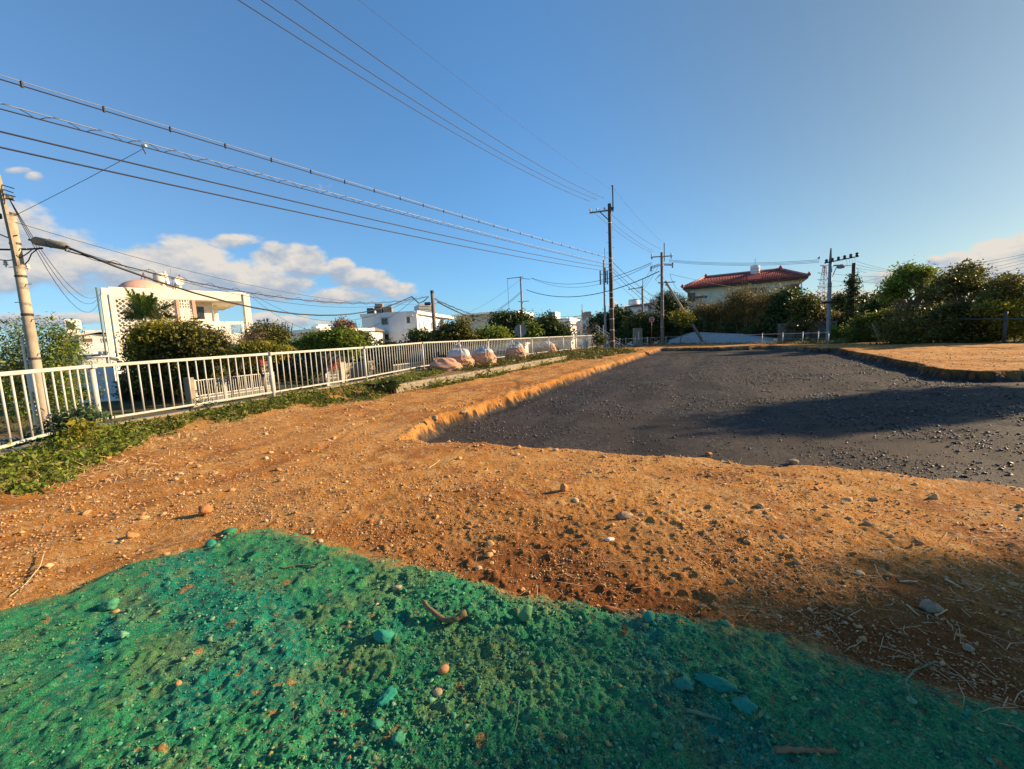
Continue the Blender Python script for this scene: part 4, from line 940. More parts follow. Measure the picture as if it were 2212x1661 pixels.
for k in range(3):
    px_span('%s of three wires slanting between the brown pole and the reddish pole' % ('first', 'second', 'third')[k], (1375 + 4 * k, 633), 56, (1410 + 6 * k, 572 + 2 * k), 47, .2, .015)
    px_span('%s of three wires dropping left from the transformer pole to the apartments' % ('upper', 'middle', 'lower')[k], (1129, 626 + k * 2), 70, (930, 722 + 2 * k), 62, 1.4, .02)
px_span('single thin wire from the transformer pole top going left over the apartments', (1128, 600), 70, (880, 715), 60, 1.5, .016)
# left lower bundle
sc0 = at(122, 527, 14.2)
px_span('thick black cable sweeping from the grey splice box past the domed house', (142, 533), 13.7, (890, 640), 30.5, 1.75, .036)
o_ = [at(x_, y_, Y_) for x_, y_, Y_ in ((888, 640, 30.5), (905, 655, 30.8), (915, 651, 31), (926, 641, 31.2))]; cable('short dip of black cable hanging at the short pole', o_, .04)
px_span('lashed cable with curly wire above the thick one, over the domed house', (140, 541), 13.7, (925, 640), 31, 1.0, .02, extra=spiral(.03, 1.0, .09, .009, False))
px_span('very thin wire above the lashed cable on the left', (33, 480), 13.4, (940, 655), 31, .9, .008)
px_span('thin strand just above the thick black cable', (140, 534), 13.7, (925, 640), 31, 1.3, .010)
px_span('thick black cable entering from the left edge to the concrete pole', (-60, 535), 13.2, (92, 536), 13.6, .05, .03)
px_span('loose cable drooping left from the concrete pole', (-40, 545), 13.3, (68, 540), 13.3, .28, .016)
o_ = [at(x_, y_, 13.5) for x_, y_ in ((34, 575), (48, 577), (62, 562), (68, 548), (82, 537))]; cable('loop of cable hanging right of the concrete pole', o_, .016)
px_span('lashed cable leaving the short pole to the right', (937, 645), 31.5, (1122, 687), 70, .9, .03, extra=spiral(.02, 2.0, .1, .015, False))
px_span('thick black cable leaving the short pole to the right with a dip', (945, 652), 32, (1122, 688), 70, 1.2, .05)
for k in range(3):
    px_span('%s of three service wires falling from the concrete pole to the domed house' % ('left', 'middle', 'right')[k], (19 + 1.5 * k, 428 + 2 * k), 13.4, (219, 629 + (6 if k == 0 else k)), 27.8, 2.2 - .4 * k, .010)
px_span('slanting guy wire joining the concrete pole to the lashed cable', (27, 468), 13.4, (308, 322), 13.2, .02, .007)
jn = at(311, 316, 13.1); j2 = empty('cable_clamp', tuple(jn), label='small pale clamp on the lashed cable where the slanting wire joins', cat='clamp')
MB().box(-.07, .07, -.04, .04, -.02, .05).build('clamp_body', M_porc, j2, bevel=.01); MB().bar((-.05, 0, -.02), (.02, 0, -.22), .02).build('tail', M_cable, j2)
sp = empty('splice_closure', tuple(at(70, 519, 13.8)), label='long grey cable splice box hanging right of the concrete pole', cat='splice box')
a = at(70, 519, 13.8); b = at(146, 533, 13.6); d_ = b - a
MB().tube([d_ * .05, d_ * .1, d_ * .12, d_ * .9, d_ * .93, d_ * .97], [.04, .07, .14, .125, .06, .05], 10).build('housing', pmat('splice_grey', (.16, .15, .12), .7, .1, 6, .1), sp, True)
MB().tube([d_ * -.1, d_ * .06], [.03, .05], 8).build('end_cap', M_darksteel, sp); MB().tube([d_ * .93, d_ * 1.04], [.05, .03], 8).build('end_cap', M_darksteel, sp); MB().lathe([(.145, 0), (.145, .02)], 10).build('strap', M_darksteel, sp, loc=tuple(d_ * .5), rot=(0, math.pi / 2, 0))
px_span('service wire from the domed house sagging to the short pole', (543, 634), 34, (893, 641), 31, 2.0, .012)
px_span('deeper sagging wire from the domed house to the short pole', (543, 640), 34, (900, 641), 31, 2.9, .012)
# right-hand lines
for k in range(3):
    px_span('%s of three wires from the reddish pole to the grey pole on the right' % ('highest', 'middle', 'lowest')[k], (1445, 561 + 2.2 * k), 47, (1770, 561 + 2.8 * k), 36, .32, .016)
    px_span('%s of three wires from the drooping arm back to the bare pole top' % ('highest', 'middle', 'lowest')[k], (1850 - 6 * k, 564 + 6 * k), 36, (1935, 584 + 2 * k), 34, .1, .010)
px_span('drop wire from the reddish pole to the red-roofed house', (1447, 593), 47, (1477, 621), 55, .9, .02)
px_span('long thin wire from the reddish pole behind the red roof', (1447, 592), 47, (1900, 640), 75, 1.2, .016)
for k, (y0, y1) in enumerate(((575, 543), (579, 546), (583, 553), (586, 558), (590, 566))):
    px_span('%s thin wire rising over the trees to the right edge' % ('highest', 'second', 'third', 'fourth', 'lowest')[k], (1942, y0 + 8), 34, (2260, y1 - 4), 20 + k, .25 + .1 * k, .007)
for k, (x0, y0, x1, y1) in enumerate(((1795, 591, 1937, 596), (1795, 606, 1937, 607), (1795, 620, 1937, 590), (1850, 578, 1880, 660), (1850, 578, 1872, 588))):
    px_span('%s wire between the creeper pole and the bare pole' % ('upper level', 'lower level', 'slanting', 'steep loose', 'short clipped')[k], (x0, y0), 36, (x1, y1), 34, .12, .010)
px_span('low cable with dark splice along the bamboo to the grey pole', (1440, 690), 47, (1780, 694), 36, .3, .010)
px_span('lower thin cable in front of the bamboo', (1440, 700), 47, (1800, 712), 36, .3, .008)
# bird on the wire
bp = at(1769, 559, 36.2); bd = empty('bird', tuple(bp), label='small dark bird perched on the wires left of the grey pole', cat='bird')
v, f = rockshape(I2, 3, .02, (.10, .06, .075), 0); me = bpy.data.meshes.new('body'); me.from_pydata((v + np.array([0, 0, .07])).tolist(), [], f.tolist()); me.materials.append(M_cable); link(me, 'body', bd)
v, f = rockshape(I1, 3, .02, (.04, .04, .04), 0); me = bpy.data.meshes.new('head'); me.from_pydata((v + np.array([.05, 0, .16])).tolist(), [], f.tolist()); me.materials.append(M_cable); link(me, 'head', bd)
MB().bar((-.08, 0, .05), (-.2, 0, .02), .04, .015).build('tail', M_cable, bd)
# ------------------------------------------------------------------ buildings
zR = zz(3050, 1200, .2034)
class Face:
    def __init__(s, name, label, l, r, cat='house', z=-1.0, group=None):
        a = at(l[0], 740, l[1]); b = at(r[0], 740, r[1]); s.A = Vector((a.x, a.y, 0)); s.d = Vector((b.x - a.x, b.y - a.y, 0)); s.L = s.d.length; s.d.normalize(); s.n = Vector((-s.d.y, s.d.x, 0)); s.z = z
        s.root = empty(name, (s.A.x, s.A.y, z), math.atan2(s.d.y, s.d.x), label, cat, group)
    def hit(s, p, v=0.0):
        d = ray(*p); o = s.A + s.n * v; t = (o - Vector((EYE.x, EYE.y, 0))).dot(s.n) / d.dot(s.n); q = EYE + d * t; return (q - s.A).dot(s.d), q.z - s.z
    def box(s, name, p0, p1, v0, v1, mat, parent=None, bevel=.0, w0=None, w1=None, u0=None, u1=None):
        a, wt = s.hit(p0, v0); b, wb = s.hit(p1, v0)
        wt = w1 if w1 is not None else wt; wb = w0 if w0 is not None else wb; a = u0 if u0 is not None else a; b = u1 if u1 is not None else b
        return MB().box(min(a, b), max(a, b), v0, v1, min(wb, wt), max(wb, wt)).build(name, mat, parent or s.root, bevel=bevel)
    def window(s, p0, p1, v, fm=None, gm=None, split=2, hood=None):
        a, wt = s.hit(p0, v); b, wb = s.hit(p1, v); fm = fm or M_alu; gm = gm or M_glass
        t = min(.07, (b - a) * .1); m = MB()
        m.box(a, b, v - .06, v, wt - t, wt); m.box(a, b, v - .06, v, wb, wb + t); m.box(a, a + t, v - .06, v, wb + t, wt - t); m.box(b - t, b, v - .06, v, wb + t, wt - t)
        w = m.build('window', fm, s.root)
        for k in range(split):
            x0 = a + t + (b - a - 2 * t) * k / split; x1 = a + t + (b - a - 2 * t) * (k + 1) / split
            MB().box(x0 + (.02 if k else 0), x1, v - .035 + .015 * (k % 2), v - .01, wb + t, wt - t).build('pane', gm, w)
        if hood: MB().box(a - .12, b + .12, v - hood, v, wt + .08, wt + .16).build('hood', s.mat_hood if hasattr(s, 'mat_hood') else M_gw, w)
        return w
H1 = Face('domed_house', 'cream two-storey house with pink dome, lattice screen and round tank on its flat roof', (236, 28.4), (541, 34.4))
h = H1
wt = (h.hit(zH(300, 464))[1] + h.hit(zH(1990, 538))[1]) / 2; wb = (h.hit(zH(345, 600))[1] + h.hit(zH(1955, 655))[1]) / 2; wf = (h.hit(zH(410, 1062))[1] + h.hit(zH(1900, 1035))[1]) / 2
uL = h.hit(zH(272, 600))[0]; uR = h.hit(zH(2010, 600))[0]; DEP = 8.5
MB().box(uL, uR, 0, DEP, wb, wt).build('roof_slab', M_cream, h.root, bevel=.03)
MB().box(uL, uR, .25, DEP, wt - .35, wt - .30)
MB().box(uL + .03, h.hit(zH(1362, 900))[0], .9, DEP - .1, 0, wb - .003).build('wall', M_cream, h.root)
MB().box(uL + .02, uR - .02, .02, DEP, wf - .95, wf - .08).build('floor_slab', M_cream, h.root, bevel=.02)
u345 = h.hit(zH(345, 605))[0]
MB().box(uL, u345, -.02, .35, 0, wb - .002).build('column', M_cream, h.root, bevel=.02)
MB().box(uL - .42, uL - .10, -.12, .30, 0, wt - .55).build('column', M_cream, h.root, bevel=.03)
MB().box(uL - .38, uL + .1, -.1, .28, wt - .56, wt - .1).build('column_cap', M_ww, h.root, bevel=.04)
uc = h.hit(zH(1965, 700))[0]; ue = h.hit(zH(2055, 700))[0]
MB().box(uc + .05, ue, -.10, .42, wf - 1.2, wt - .12).build('column', M_cream, h.root, bevel=.02)
# diamond lattice
l0 = u345 + .01; l1 = h.hit(zH(1120, 625))[0]; b0 = wf + .02; b1 = wb - .01; sp = .205
def diag(u0, u1, w0, w1, sp, bw, parent, v, nm='lattice_bar'):
    W_, H_ = u1 - u0, w1 - w0
    for s_ in (1, -1):
        c = -H_ + sp * .3
        while c < W_:
            # line u = c + t, w = t  (s=1) or w = H - t
            t0 = max(0, -c); t1 = min(H_, W_ - c)
            if t1 - t0 > .06:
                a = (u0 + c + t0, v, w0 + t0) if s_ == 1 else (u0 + c + t0, v + .004, w1 - t0); b = (u0 + c + t1, v, w0 + t1) if s_ == 1 else (u0 + c + t1, v + .004, w1 - t1)
                MB().bar(a, b, .085, .05).build(nm, M_ww, parent)
            c += sp * 1.18
lat = MB().box(l0, l1, .03, .13, b0, b0 + .05).box(l0, l1, .03, .13, b1 - .05, b1).build('lattice', M_ww, h.root)
diag(l0, l1, b0, b1, .285, .08, lat, .08)
for (x0, x1) in ((1120, 1160), (1322, 1364)):
    a = h.hit(zH(x0, 700))[0]; b = h.hit(zH(x1, 700))[0]; MB().box(a, b, -.06, .3, wf, wb - .002).build('pink_column', M_pink, h.root, bevel=.01)
a = h.hit(zH(1160, 700))[0]; b = h.hit(zH(1322, 700))[0]
gl = MB().box(a, a + .03, .04, .12, wf, wb).build('grille', M_ww, h.root)
for k in range(1, 5): MB().box(a + (b - a) * k / 5 - .03, a + (b - a) * k / 5 + .03, .05, .10, wf, wb - .01).build('grille_bar', M_ww, gl)
for k in range(1, 12):
    w = wf + (wb - wf) * k / 12; MB().box(a + .03, b, .055, .098, w - .03, w + .03).build('grille_bar', M_ww, gl)
for k in range(3): MB().bar((a + .1, .07, wf + .1 + .9 * k), (b - .05, .07, wf + .75 + .9 * k), .06, .04).build('grille_bar', M_ww, gl)
# balcony on the right
ub = h.hit(zH(1364, 800))[0]
MB().box(ub, ub + 1.35, 1.3, 4.5, wf, wb - .003).build('wall', M_cream, h.root)
h.box('doorway', zH(1376, 716), zH(1486, 872), 1.27, 1.30, M_glass)
MB().box(uR - 1.7, uR - 1.45, 3.2, 3.5, wf, wb - .003).build('column', M_cream, h.root); MB().box(uR - 3.0, uR - 2.2, 5, 5.3, wf, wb - .003).build('wall', M_cream, h.root)
MB().box(ub + 1.36, uR - .4, 4.4, 4.6, wf, wf + 1.0).build('wall', M_ww, h.root)
r0 = h.hit(zH(1590, 960))[0]; r1 = h.hit(zH(1975, 960))[0]; wr = h.hit(zH(1780, 905))[1]; rg0 = h.hit(zH(1790, 980))[0]; rg1 = h.hit(zH(1945, 980))[0]
MB().box(r0 - 1.2, rg0, -.03, .1, wf - .1, wr).build('balcony_parapet', M_ww, h.root, bevel=.02)
MB().box(rg0, rg1, -.03, .1, wr - .22, wr).build('balcony_rail', M_ww, h.root, bevel=.01); MB().box(rg1, r1, -.04, .12, wf - .1, wr + .02).build('balcony_parapet', M_ww, h.root, bevel=.01)
for k in range(5): MB().box(rg0, rg1, .02, .05, wf + .02 + .13 * k, wf + .05 + .13 * k).build('rail_bar', M_alu, h.root)
# roof things
c0, wz = h.hit(zH(345, 470), 3.2); c1, _ = h.hit(zH(1020, 495), 3.2); cm, wd = h.hit(zH(640, 368), 3.2); rd = (c1 - c0) / 2; hd = wd - wt
MB().lathe([(rd * math.cos(t), hd * math.sin(t)) for t in np.linspace(0, 1.55, 12)], 36).build('dome', M_pink, h.root, True, loc=((c0 + c1) / 2, 3.4, wt - .02))
MB().lathe([(.10, 0), (.10, .15)], 10).build('dome_vent', M_pink, h.root, loc=((c0 + c1) / 2 + .1, 3.4 - rd * .95, wt + .12))
t0, wq = h.hit(zH(835, 440), 5); t1, _ = h.hit(zH(1045, 440), 5); _, wq1 = h.hit(zH(940, 247), 5)
MB().box(t0 + .5, h.hit(zH(1175, 460), 5)[0], 4.3, 6.3, wt - .01, h.hit(zH(1100, 436), 4.3)[1]).build('plinth', M_cream, h.root)
rt_ = (t1 - t0) / 2; tz = h.hit(zH(940, 450), 5)[1]
tank = MB().lathe([(rt_ * 1.02, 0), (rt_ * .97, (wq1 - tz) * .5), (rt_ * .90, (wq1 - tz) * .92), (rt_ * .75, wq1 - tz), (.2, wq1 - tz + .03)], 28).build('water_tank', M_cream, h.root, True, loc=((t0 + t1) / 2, 5.2, tz - .3))
MB().lathe([(.06, 0), (.09, .1), (.02, .28)], 8).build('vent', M_porc, tank, loc=(rt_ * .6, 0, wq1 - tz))
for (xx, y0, y1) in ((790, 235, 380), (750, 300, 365), (1075, 240, 430)):
    u, w0 = h.hit(zH(xx, y1), 4.5); _, w1 = h.hit(zH(xx, y0), 4.5); a_ = MB().tube([(u, 4.5, wt - .05), (u, 4.5, w1)], .025, 6).build('antenna', M_steel, h.root)
    for q in range(3): MB().bar((u - .35, 4.5, w1 - .12 - .1 * q), (u + .35, 4.5, w1 - .12 - .1 * q), .02).build('antenna_rod', M_steel, a_)
for xx in ((675, 705, 725), (1105, 1160, 1182)):
    m = MB(); P_ = [h.hit(zH(xx[0], 370 if xx[0] < 900 else 430), 4.2), h.hit(zH(xx[1], 285 if xx[0] < 900 else 312), 4.2), h.hit(zH(xx[2], 370 if xx[0] < 900 else 455), 4.2)]
    for q in range(2): m.bar((P_[q][0], 4.2, P_[q][1]), (P_[q + 1][0], 4.2, P_[q + 1][1]), .06)
    m.bar((P_[0][0], 4.2, P_[0][1]), (P_[0][0], 4.2, wt - .05), .06); m.build('steel_frame', M_rust, h.root)
u, w = h.hit(zH(1160, 392), 4.1); MB().lathe([(.02, 0), (.22, .04), (.34, .11)], 20, cap=False).build('satellite_dish', M_porc, h.root, True, loc=(u, 4.05, w), rot=(math.pi / 2, .3, .2))
MB().tube([(uL - .55, -.1, .6), (uL - .55, -.1, wt - .1)], .05, 8).build('drain_pipe', pmat('green_pipe', (.10, .17, .15), .5, .1, 5, 0), h.root, True)
MB().tube([(uL - 1.6, -.3, wf - 1.55), (uL - .3, -.3, wf - 1.5), (uL + .35, -.2, wf - 1.8), (uL + .4, -.15, 0)], .07, 8).build('drain_pipe', M_gw, h.root, True)
MB().box(uL - 1.9, uL - .45, .1, 2, wf - 1.35, wf - 1.15).build('canopy', M_gw, h.root, bevel=.03)
MB().box(h.hit(zH(1300, 1060))[0], h.L + .5, -1.2, -.1, wf - 1.0, wf - .85).build('porch_roof', M_ww, h.root)
# small service lean-to below: blue-grey shaded yard wall behind the railing
y1 = Face('yard_building', 'bluish-white low outbuilding with dark window seen through the railing left of the dark yard', (160, 25), (300, 25.5), 'building')
y1.box('wall', (168, 790), (262, 905), 0, 3, M_gw, w0=0); y1.window((196, 843), (224, 862), 0, M_alu, M_brown, 1); y1.window((172, 838), (190, 866), 0, M_darksteel, M_glass, 2); y1.box('ledge', (165, 866), (262, 872), -.25, 0, M_ww)
y1.box('doorway', (226, 815), (233, 835), -.03, 0, M_brown)
y2 = Face('carport', 'low dark garage mouth with grey concrete front wall behind the railing', (262, 24), (400, 24.5), 'building')
y2.box('back_wall', (262, 815), (400, 895), 2.5, 2.7, M_conc_dark, w0=0); y2.box('side_wall', (258, 815), (268, 895), 0, 2.6, M_conc_dark, w0=0); y2.box('roof', (255, 808), (402, 817), -.2, 2.8, M_conc_dark)
# far left stepped white house
w1 = Face('white_house', 'white house with low gabled roof and brown shutters at the far left', (130, 55), (250, 58))
for (x0, y0, x1, y1_, v, m_) in ((690, 640, 1000, 860, 0, M_ww), (560, 700, 760, 980, 1.5, M_ww), (720, 600, 815, 640, 2, M_ww)):
    w1.box('wall', zA(x0, y0), zA(x1, y1_), v, v + 7, m_, w0=0)
m = MB(); P_ = [w1.hit(zA(600, 645), -.4), w1.hit(zA(880, 598), -.4), w1.hit(zA(1000, 615), -.4)]
for q in range(2): m.hexa([(P_[q][0], -.4, P_[q][1] - .25), (P_[q + 1][0], -.4, P_[q + 1][1] - .25), (P_[q + 1][0], 7, P_[q + 1][1] - .25), (P_[q][0], 7, P_[q][1] - .25), (P_[q][0], -.4, P_[q][1]), (P_[q + 1][0], -.4, P_[q + 1][1]), (P_[q + 1][0], 7, P_[q + 1][1]), (P_[q][0], 7, P_[q][1])])
m.build('roof', M_cream, w1.root)
for q in ((722, 670, 828, 708), (898, 670, 955, 706), (806, 815, 902, 850), (915, 803, 962, 842)): w1.window(zA(q[0], q[1]), zA(q[2], q[3]), 0, M_ww, M_brown, 3)
w1.box('balcony', zA(700, 760), zA(940, 800), -1.0, -.05, M_ww, bevel=.03)
w2 = Face('tank_tower', 'white box-shaped roof tank pierced by round dark holes', (139, 60), (172, 61), 'tower')
w2.box('tank', zA(565, 503), zA(705, 582), 0, 3, M_ww); w2.box('stem', zA(582, 582), zA(690, 645), .2, 2.6, M_cream); w2.box('body', zA(540, 645), zA(720, 900), .2, 5, M_ww, w0=0)
for q in ((608, 533), (608, 549), (632, 549), (608, 565), (634, 565), (658, 565)):
    u, w = w2.hit(zA(*q), -.02); MB().lathe([(.22, 0), (.22, .03)], 14).build('hole', M_darksteel, w2.root, loc=(u, -.02, w), rot=(math.pi / 2, 0, 0))
# apartments
a1 = Face('apartment_block', 'three-storey white apartment block, shaded end wall with hooded windows', (z4(318, 0)[0], 66), (z4(842, 0)[0], 65), 'building'); a1.mat_hood = M_gw
ax = a1.hit(z4(318, 490))[0]; wt1 = (a1.hit(z4(330, 492))[1] + a1.hit(z4(835, 460))[1]) / 2
MB().box(0, a1.L, 0, 13, 0, wt1).build('wall', M_gw, a1.root); a1.box('wall', z4(232, 502), z4(320, 900), .6, 12, M_gw, w0=0)
MB().box(-.05, a1.L + .05, -.08, .2, wt1 - .06, wt1 + .12).build('coping', M_gw, a1.root)
for q in ((392, 545, 486, 630), (712, 526, 803, 608), (408, 748, 500, 824), (727, 732, 818, 812)): a1.window(z4(q[0], q[1]), z4(q[2], q[3]), 0, M_alu, M_glass, 2, .55)
a1.box('roof_vent', z4(302, 452), z4(318, 492), 2, 2.4, M_porc)
cpx = z4(842, 0)[0]; ca = at(cpx, 740, 65)
# balcony side of the same block
bs = Face('apartment_wing', 'balcony side of the white apartment block with long sunlit roof edge', (z4(844, 0)[0], 65.2), (z4(1312, 0)[0], 84), 'building')
wtb = wt1 + .15
MB().box(0, bs.L, 1.7, 9, 0, wtb - .5).build('wall', M_ww, bs.root); MB().box(-.1, bs.L, -.5, 9.2, wtb - .5, wtb).build('roof', M_ww, bs.root, bevel=.03)
for k, wz_ in enumerate((wtb - 3.9, wtb - 6.8)):
    MB().box(0, bs.L, -.1, 1.7, wz_ - .15, wz_).build('balcony_floor', M_gw, bs.root); MB().box(0, bs.L * .97, -.12, .02, wz_, wz_ + 1.15).build('balcony_parapet', M_gw, bs.root)
    for q in range(5):
        x_ = bs.L * (q + .5) / 5; w_ = MB().box(x_ - .9, x_ + .9, 1.63, 1.69, wz_ + .1, wz_ + 2.1).build('window', M_glass, bs.root); MB().box(x_ - .04, x_ + .04, 1.59, 1.63, wz_ + .1, wz_ + 2.1).build('mullion', M_alu, w_)
        MB().box(x_ + 1.5, x_ + 1.62, -.12, 1.7, wz_, wz_ + 2.4).build('divider', M_ww, bs.root)
        MB().box(x_ - 1.9, x_ - 1.2, 1.2, 1.6, wz_ + 1.8, wz_ + 2.35).build('air_conditioner', M_porc, bs.root)
MB().box(-.25, .0, -.4, 1.7, 0, wtb - .5).build('end_wall', M_ww, bs.root)
c2 = Face('apartment_block', 'pale green lower apartment block with round wall fans and long balcony parapet', (z4(1312, 0)[0], 78), (z4(1962, 0)[0], 74), 'building')
wt2 = (c2.hit(z4(1330, 494))[1] + c2.hit(z4(1950, 458))[1]) / 2; M_pg = pmat('pale_green_render', (.50, .55, .50), .85, .06, .5, .05)
MB().box(0, c2.L, 1.5, 10, 0, wt2 - .3).build('wall', M_pg, c2.root); MB().box(-.1, c2.L, -.2, 10, wt2 - .3, wt2).build('roof', M_ww, c2.root)
MB().box(c2.L * .3, c2.L * .82, -.05, .1, wt2 - 4.6, wt2 - 3.0).build('balcony_parapet', M_pg, c2.root); MB().box(0, c2.L, -.05, 1.5, wt2 - 4.85, wt2 - 4.6).build('balcony_floor', M_ww, c2.root)
for q in ((1528, 500, 1562, 535), (1884, 480, 1918, 512)):
    b_ = c2.box('air_conditioner', z4(q[0] - 4, q[1]), z4(q[2] + 25, q[3]), .9, 1.4, M_porc); u, w = c2.hit(z4((q[0] + q[2]) / 2, (q[1] + q[3]) / 2), .9); MB().lathe([(.40, 0), (.40, .04)], 16).build('fan_grille', M_darksteel, b_, loc=(u, .89, w), rot=(math.pi / 2, 0, 0))
for q in ((1784, 530, 1830, 580), (1536, 545, 1575, 592), (1400, 530, 1440, 580)): c2.window(z4(q[0], q[1]), z4(q[2], q[3]), 1.5)
MB().box(c2.L, c2.L + 2.5, .1, 9, 0, wt2 - .1).build('end_wall', M_ww, c2.root, bevel=.02)
for q in (.25, .45, .62, .8): MB().box(c2.L * q, c2.L * q + .35, -.02, .3, 0, wt2 - 4.85).build('column', M_ww, c2.root)
def simple(name, label, l, r, parts, cat='building', wins=(), z=-1.5):
    f = Face(name, label, l, r, cat, z)
    for (nm, p0, p1, v0, v1, mt, tog) in parts: f.box(nm, p0, p1, v0, v1, mt, w0=0 if tog else None)
    for q in wins: f.window(*q)
    return f
M_tow = pmat('brown_grey_tower', (.30, .25, .19), .9, .25, .15, .1); M_towd = pmat('blue_grey_wall', (.10, .12, .15), .9, .2, .2, .1)  # tower block's shaded left faces painted dark blue-grey, its lit side brown
simple('tower_block', 'distant tower block, shaded left faces painted dark grey, lit side brown, rising behind the apartments', (z4(210, 0)[0], 150), (z4(552, 0)[0], 152), [
    ('wall', z4(210, 418), z4(305, 650), 0, 12, M_towd, True), ('wall', z4(305, 400), z4(415, 700), -4, 10, M_towd, True), ('stair_head', z4(312, 365), z4(412, 405), 0, 6, M_tow, False), ('wall', z4(415, 400), z4(546, 700), -3, 9, M_tow, True)])
hr = simple('high_rise', 'far white high-rise with stacked balconies behind the short pole', (z4(868, 0)[0], 300), (z4(1076, 0)[0], 305), [('wall', z4(872, 370), z4(985, 520), 2, 20, M_gw, True), ('wall', z4(985, 358), z4(1072, 520), 0, 20, M_ww, True)])
for k in range(5):
    yy = 378 + 19 * k
    hr.box('balcony', z4(870, yy + 8), z4(1076, yy + 14), -1.5, 1.9, M_ww)
    for q in range(6): hr.box('window', z4(878 + 19 * q, yy - 2), z4(888 + 19 * q, yy + 7), 1.7, 1.99, M_glass)
# low houses right of the domed one
l1_ = simple('low_house', 'low white-roofed house with black side wall and outside stair', (z3(560, 0)[0], 50), (z3(1045, 0)[0], 46), [
    ('roof', z3(700, 1016), z3(1045, 1028), -.4, 7, M_ww, False), ('wall', z3(832, 1028), z3(1040, 1110), 0, 6, pmat('black_wall', (.02, .02, .022), .8, .2, 2, .1), True), ('wall', z3(575, 1045), z3(830, 1100), .3, 6, M_ww, True)], 'house')
for k in range(7): l1_.box('stair', z3(722 + 14 * k, 1160 - 15 * k), z3(742 + 14 * k, 1180 - 15 * k), -.9, 0, M_ww)
l1_.box('water_tank', z3(932, 965), z3(1000, 1018), 1, 3, M_ww); l1_.box('water_tank', z3(990, 940), z3(1026, 990), 1.4, 2.6, M_cream)
simple('low_house', 'low house with pale blue tarpaulin-like roof between the trees', (z3(1040, 0)[0], 60), (z3(1235, 0)[0], 60), [('roof', z3(1040, 1012), z3(1230, 1050), 0, 8, pmat('pale_blue_roof', (.30, .50, .58), .6, .1, 1, .05), False), ('wall', z3(1050, 1050), z3(1225, 1120), .3, 7.6, M_ww, True)], 'house')
l2_ = simple('low_house', 'white house with grey-brown tiled hip roof left of the apartments', (z3(1440, 0)[0], 58), (z3(1670, 0)[0], 58), [('wall', z3(1452, 1028), z3(1670, 1100), 0, 7, M_ww, True)], 'house', [(z3(1480, 1046), z3(1508, 1078), 0), (z3(1560, 1040), z3(1590, 1070), 0)])
u0, w0 = l2_.hit(z3(1440, 1028), -.6); u1_, _ = l2_.hit(z3(1690, 1028), -.6); _, w1_ = l2_.hit(z3(1500, 990), 3); m = MB()
m.v += [(u0, -.6, w0), (u1_, -.6, w0), (u1_, 7.5, w0), (u0, 7.5, w0), (u0 + 1.6, 3.4, w1_ + .2), (u1_ - 1.2, 3.4, w1_ + .2)]; m.f += [(0, 1, 5, 4), (1, 2, 5), (2, 3, 4, 5), (3, 0, 4), (3, 2, 1, 0)]; m.build('roof', pmat('old_tiles', (.24, .18, .14), .85, .2, 2, .4), l2_.root)
tk = simple('tank_group', 'cluster of pale upright roof tanks behind the pinkish tree top', (z3(1340, 0)[0], 66), (z3(1465, 0)[0], 66), [('base', z3(1330, 990), z3(1465, 1020), 0, 4, M_ww, True), ('box', z3(1236, 978), z3(1285, 1010), 0, 3, M_tow, True)])
for k in range(4):
    u, w = tk.hit(z3(1362 + 29 * k, 992), 1.5); _, w2_ = tk.hit(z3(1362, 926), 1.5); MB().lathe([(.52 if k < 3 else .75, 0), (.5 if k < 3 else .72, w2_ - w), (.1, w2_ - w + .1)], 16).build('tank', M_ww if k != 1 else M_cream, tk.root, True, loc=(u, 1.5, w))
# street gap buildings
wb_ = simple('white_building', 'weathered white building with box tower and cantilever terraces at the street gap', (zS(430, 0)[0], 92), (zS(1190, 0)[0], 90), [
    ('wall', zS(880, 490), zS(1180, 1100), 0, 12, M_ww, True), ('terrace', zS(590, 490), zS(1140, 568), -1.2, 8, M_ww, False), ('wall', zS(520, 570), zS(900, 1000), .8, 8, M_cream, True), ('terrace', zS(740, 565), zS(960, 605), -2.0, 0, M_ww, False), ('terrace', zS(480, 500), zS(600, 590), 1, 8, M_ww, False),
    ('tower', zS(520, 245), zS(640, 490), 1, 4.5, M_ww, True), ('tower', zS(375, 255), zS(520, 470), 1.2, 5, M_towd, False), ('tank', zS(630, 445), zS(680, 490), .5, 2, M_ww, False), ('tank', zS(960, 445), zS(1020, 492), .5, 2, M_cream, False), ('tank', zS(1095, 430), zS(1150, 495), .5, 2, M_ww, False)],
    wins=[(zS(545, 260), zS(615, 350), 1), (zS(1020, 560), zS(1080, 640), 0), (zS(1020, 720), zS(1090, 800), 0)])
simple('white_building', 'small white flat building at the left of the box tower, half hidden by trees', (1138, 100), (1163, 100), [('wall', (1138, 696), (1160, 730), 0, 10, M_ww, True), ('tank', (1152, 690), (1162, 700), -1, 3, M_gw, True)])
nb_ = simple('narrow_house', 'narrow grey house with tall brown roof shaft beside the street poles', (zS(1600, 0)[0], 80), (zS(1925, 0)[0], 80), [
    ('wall', zS(1605, 520), zS(1760, 940), 0, 8, M_gw, True), ('wall', zS(1760, 440), zS(1925, 1000), .6, 9, M_gw, True), ('shaft', zS(1695, 235), zS(1905, 470), 1.5, 5, M_tow, False), ('awning', zS(1590, 930), zS(1740, 950), -1, 0, M_towd, False)],
    wins=[(zS(1620, 640), zS(1660, 920), 0, M_darksteel, M_glass, 1), (zS(1690, 700), zS(1725, 800), 0, M_alu, M_brown, 1), (zS(1860, 660), zS(1900, 800), .6, M_alu, M_glass, 1)])
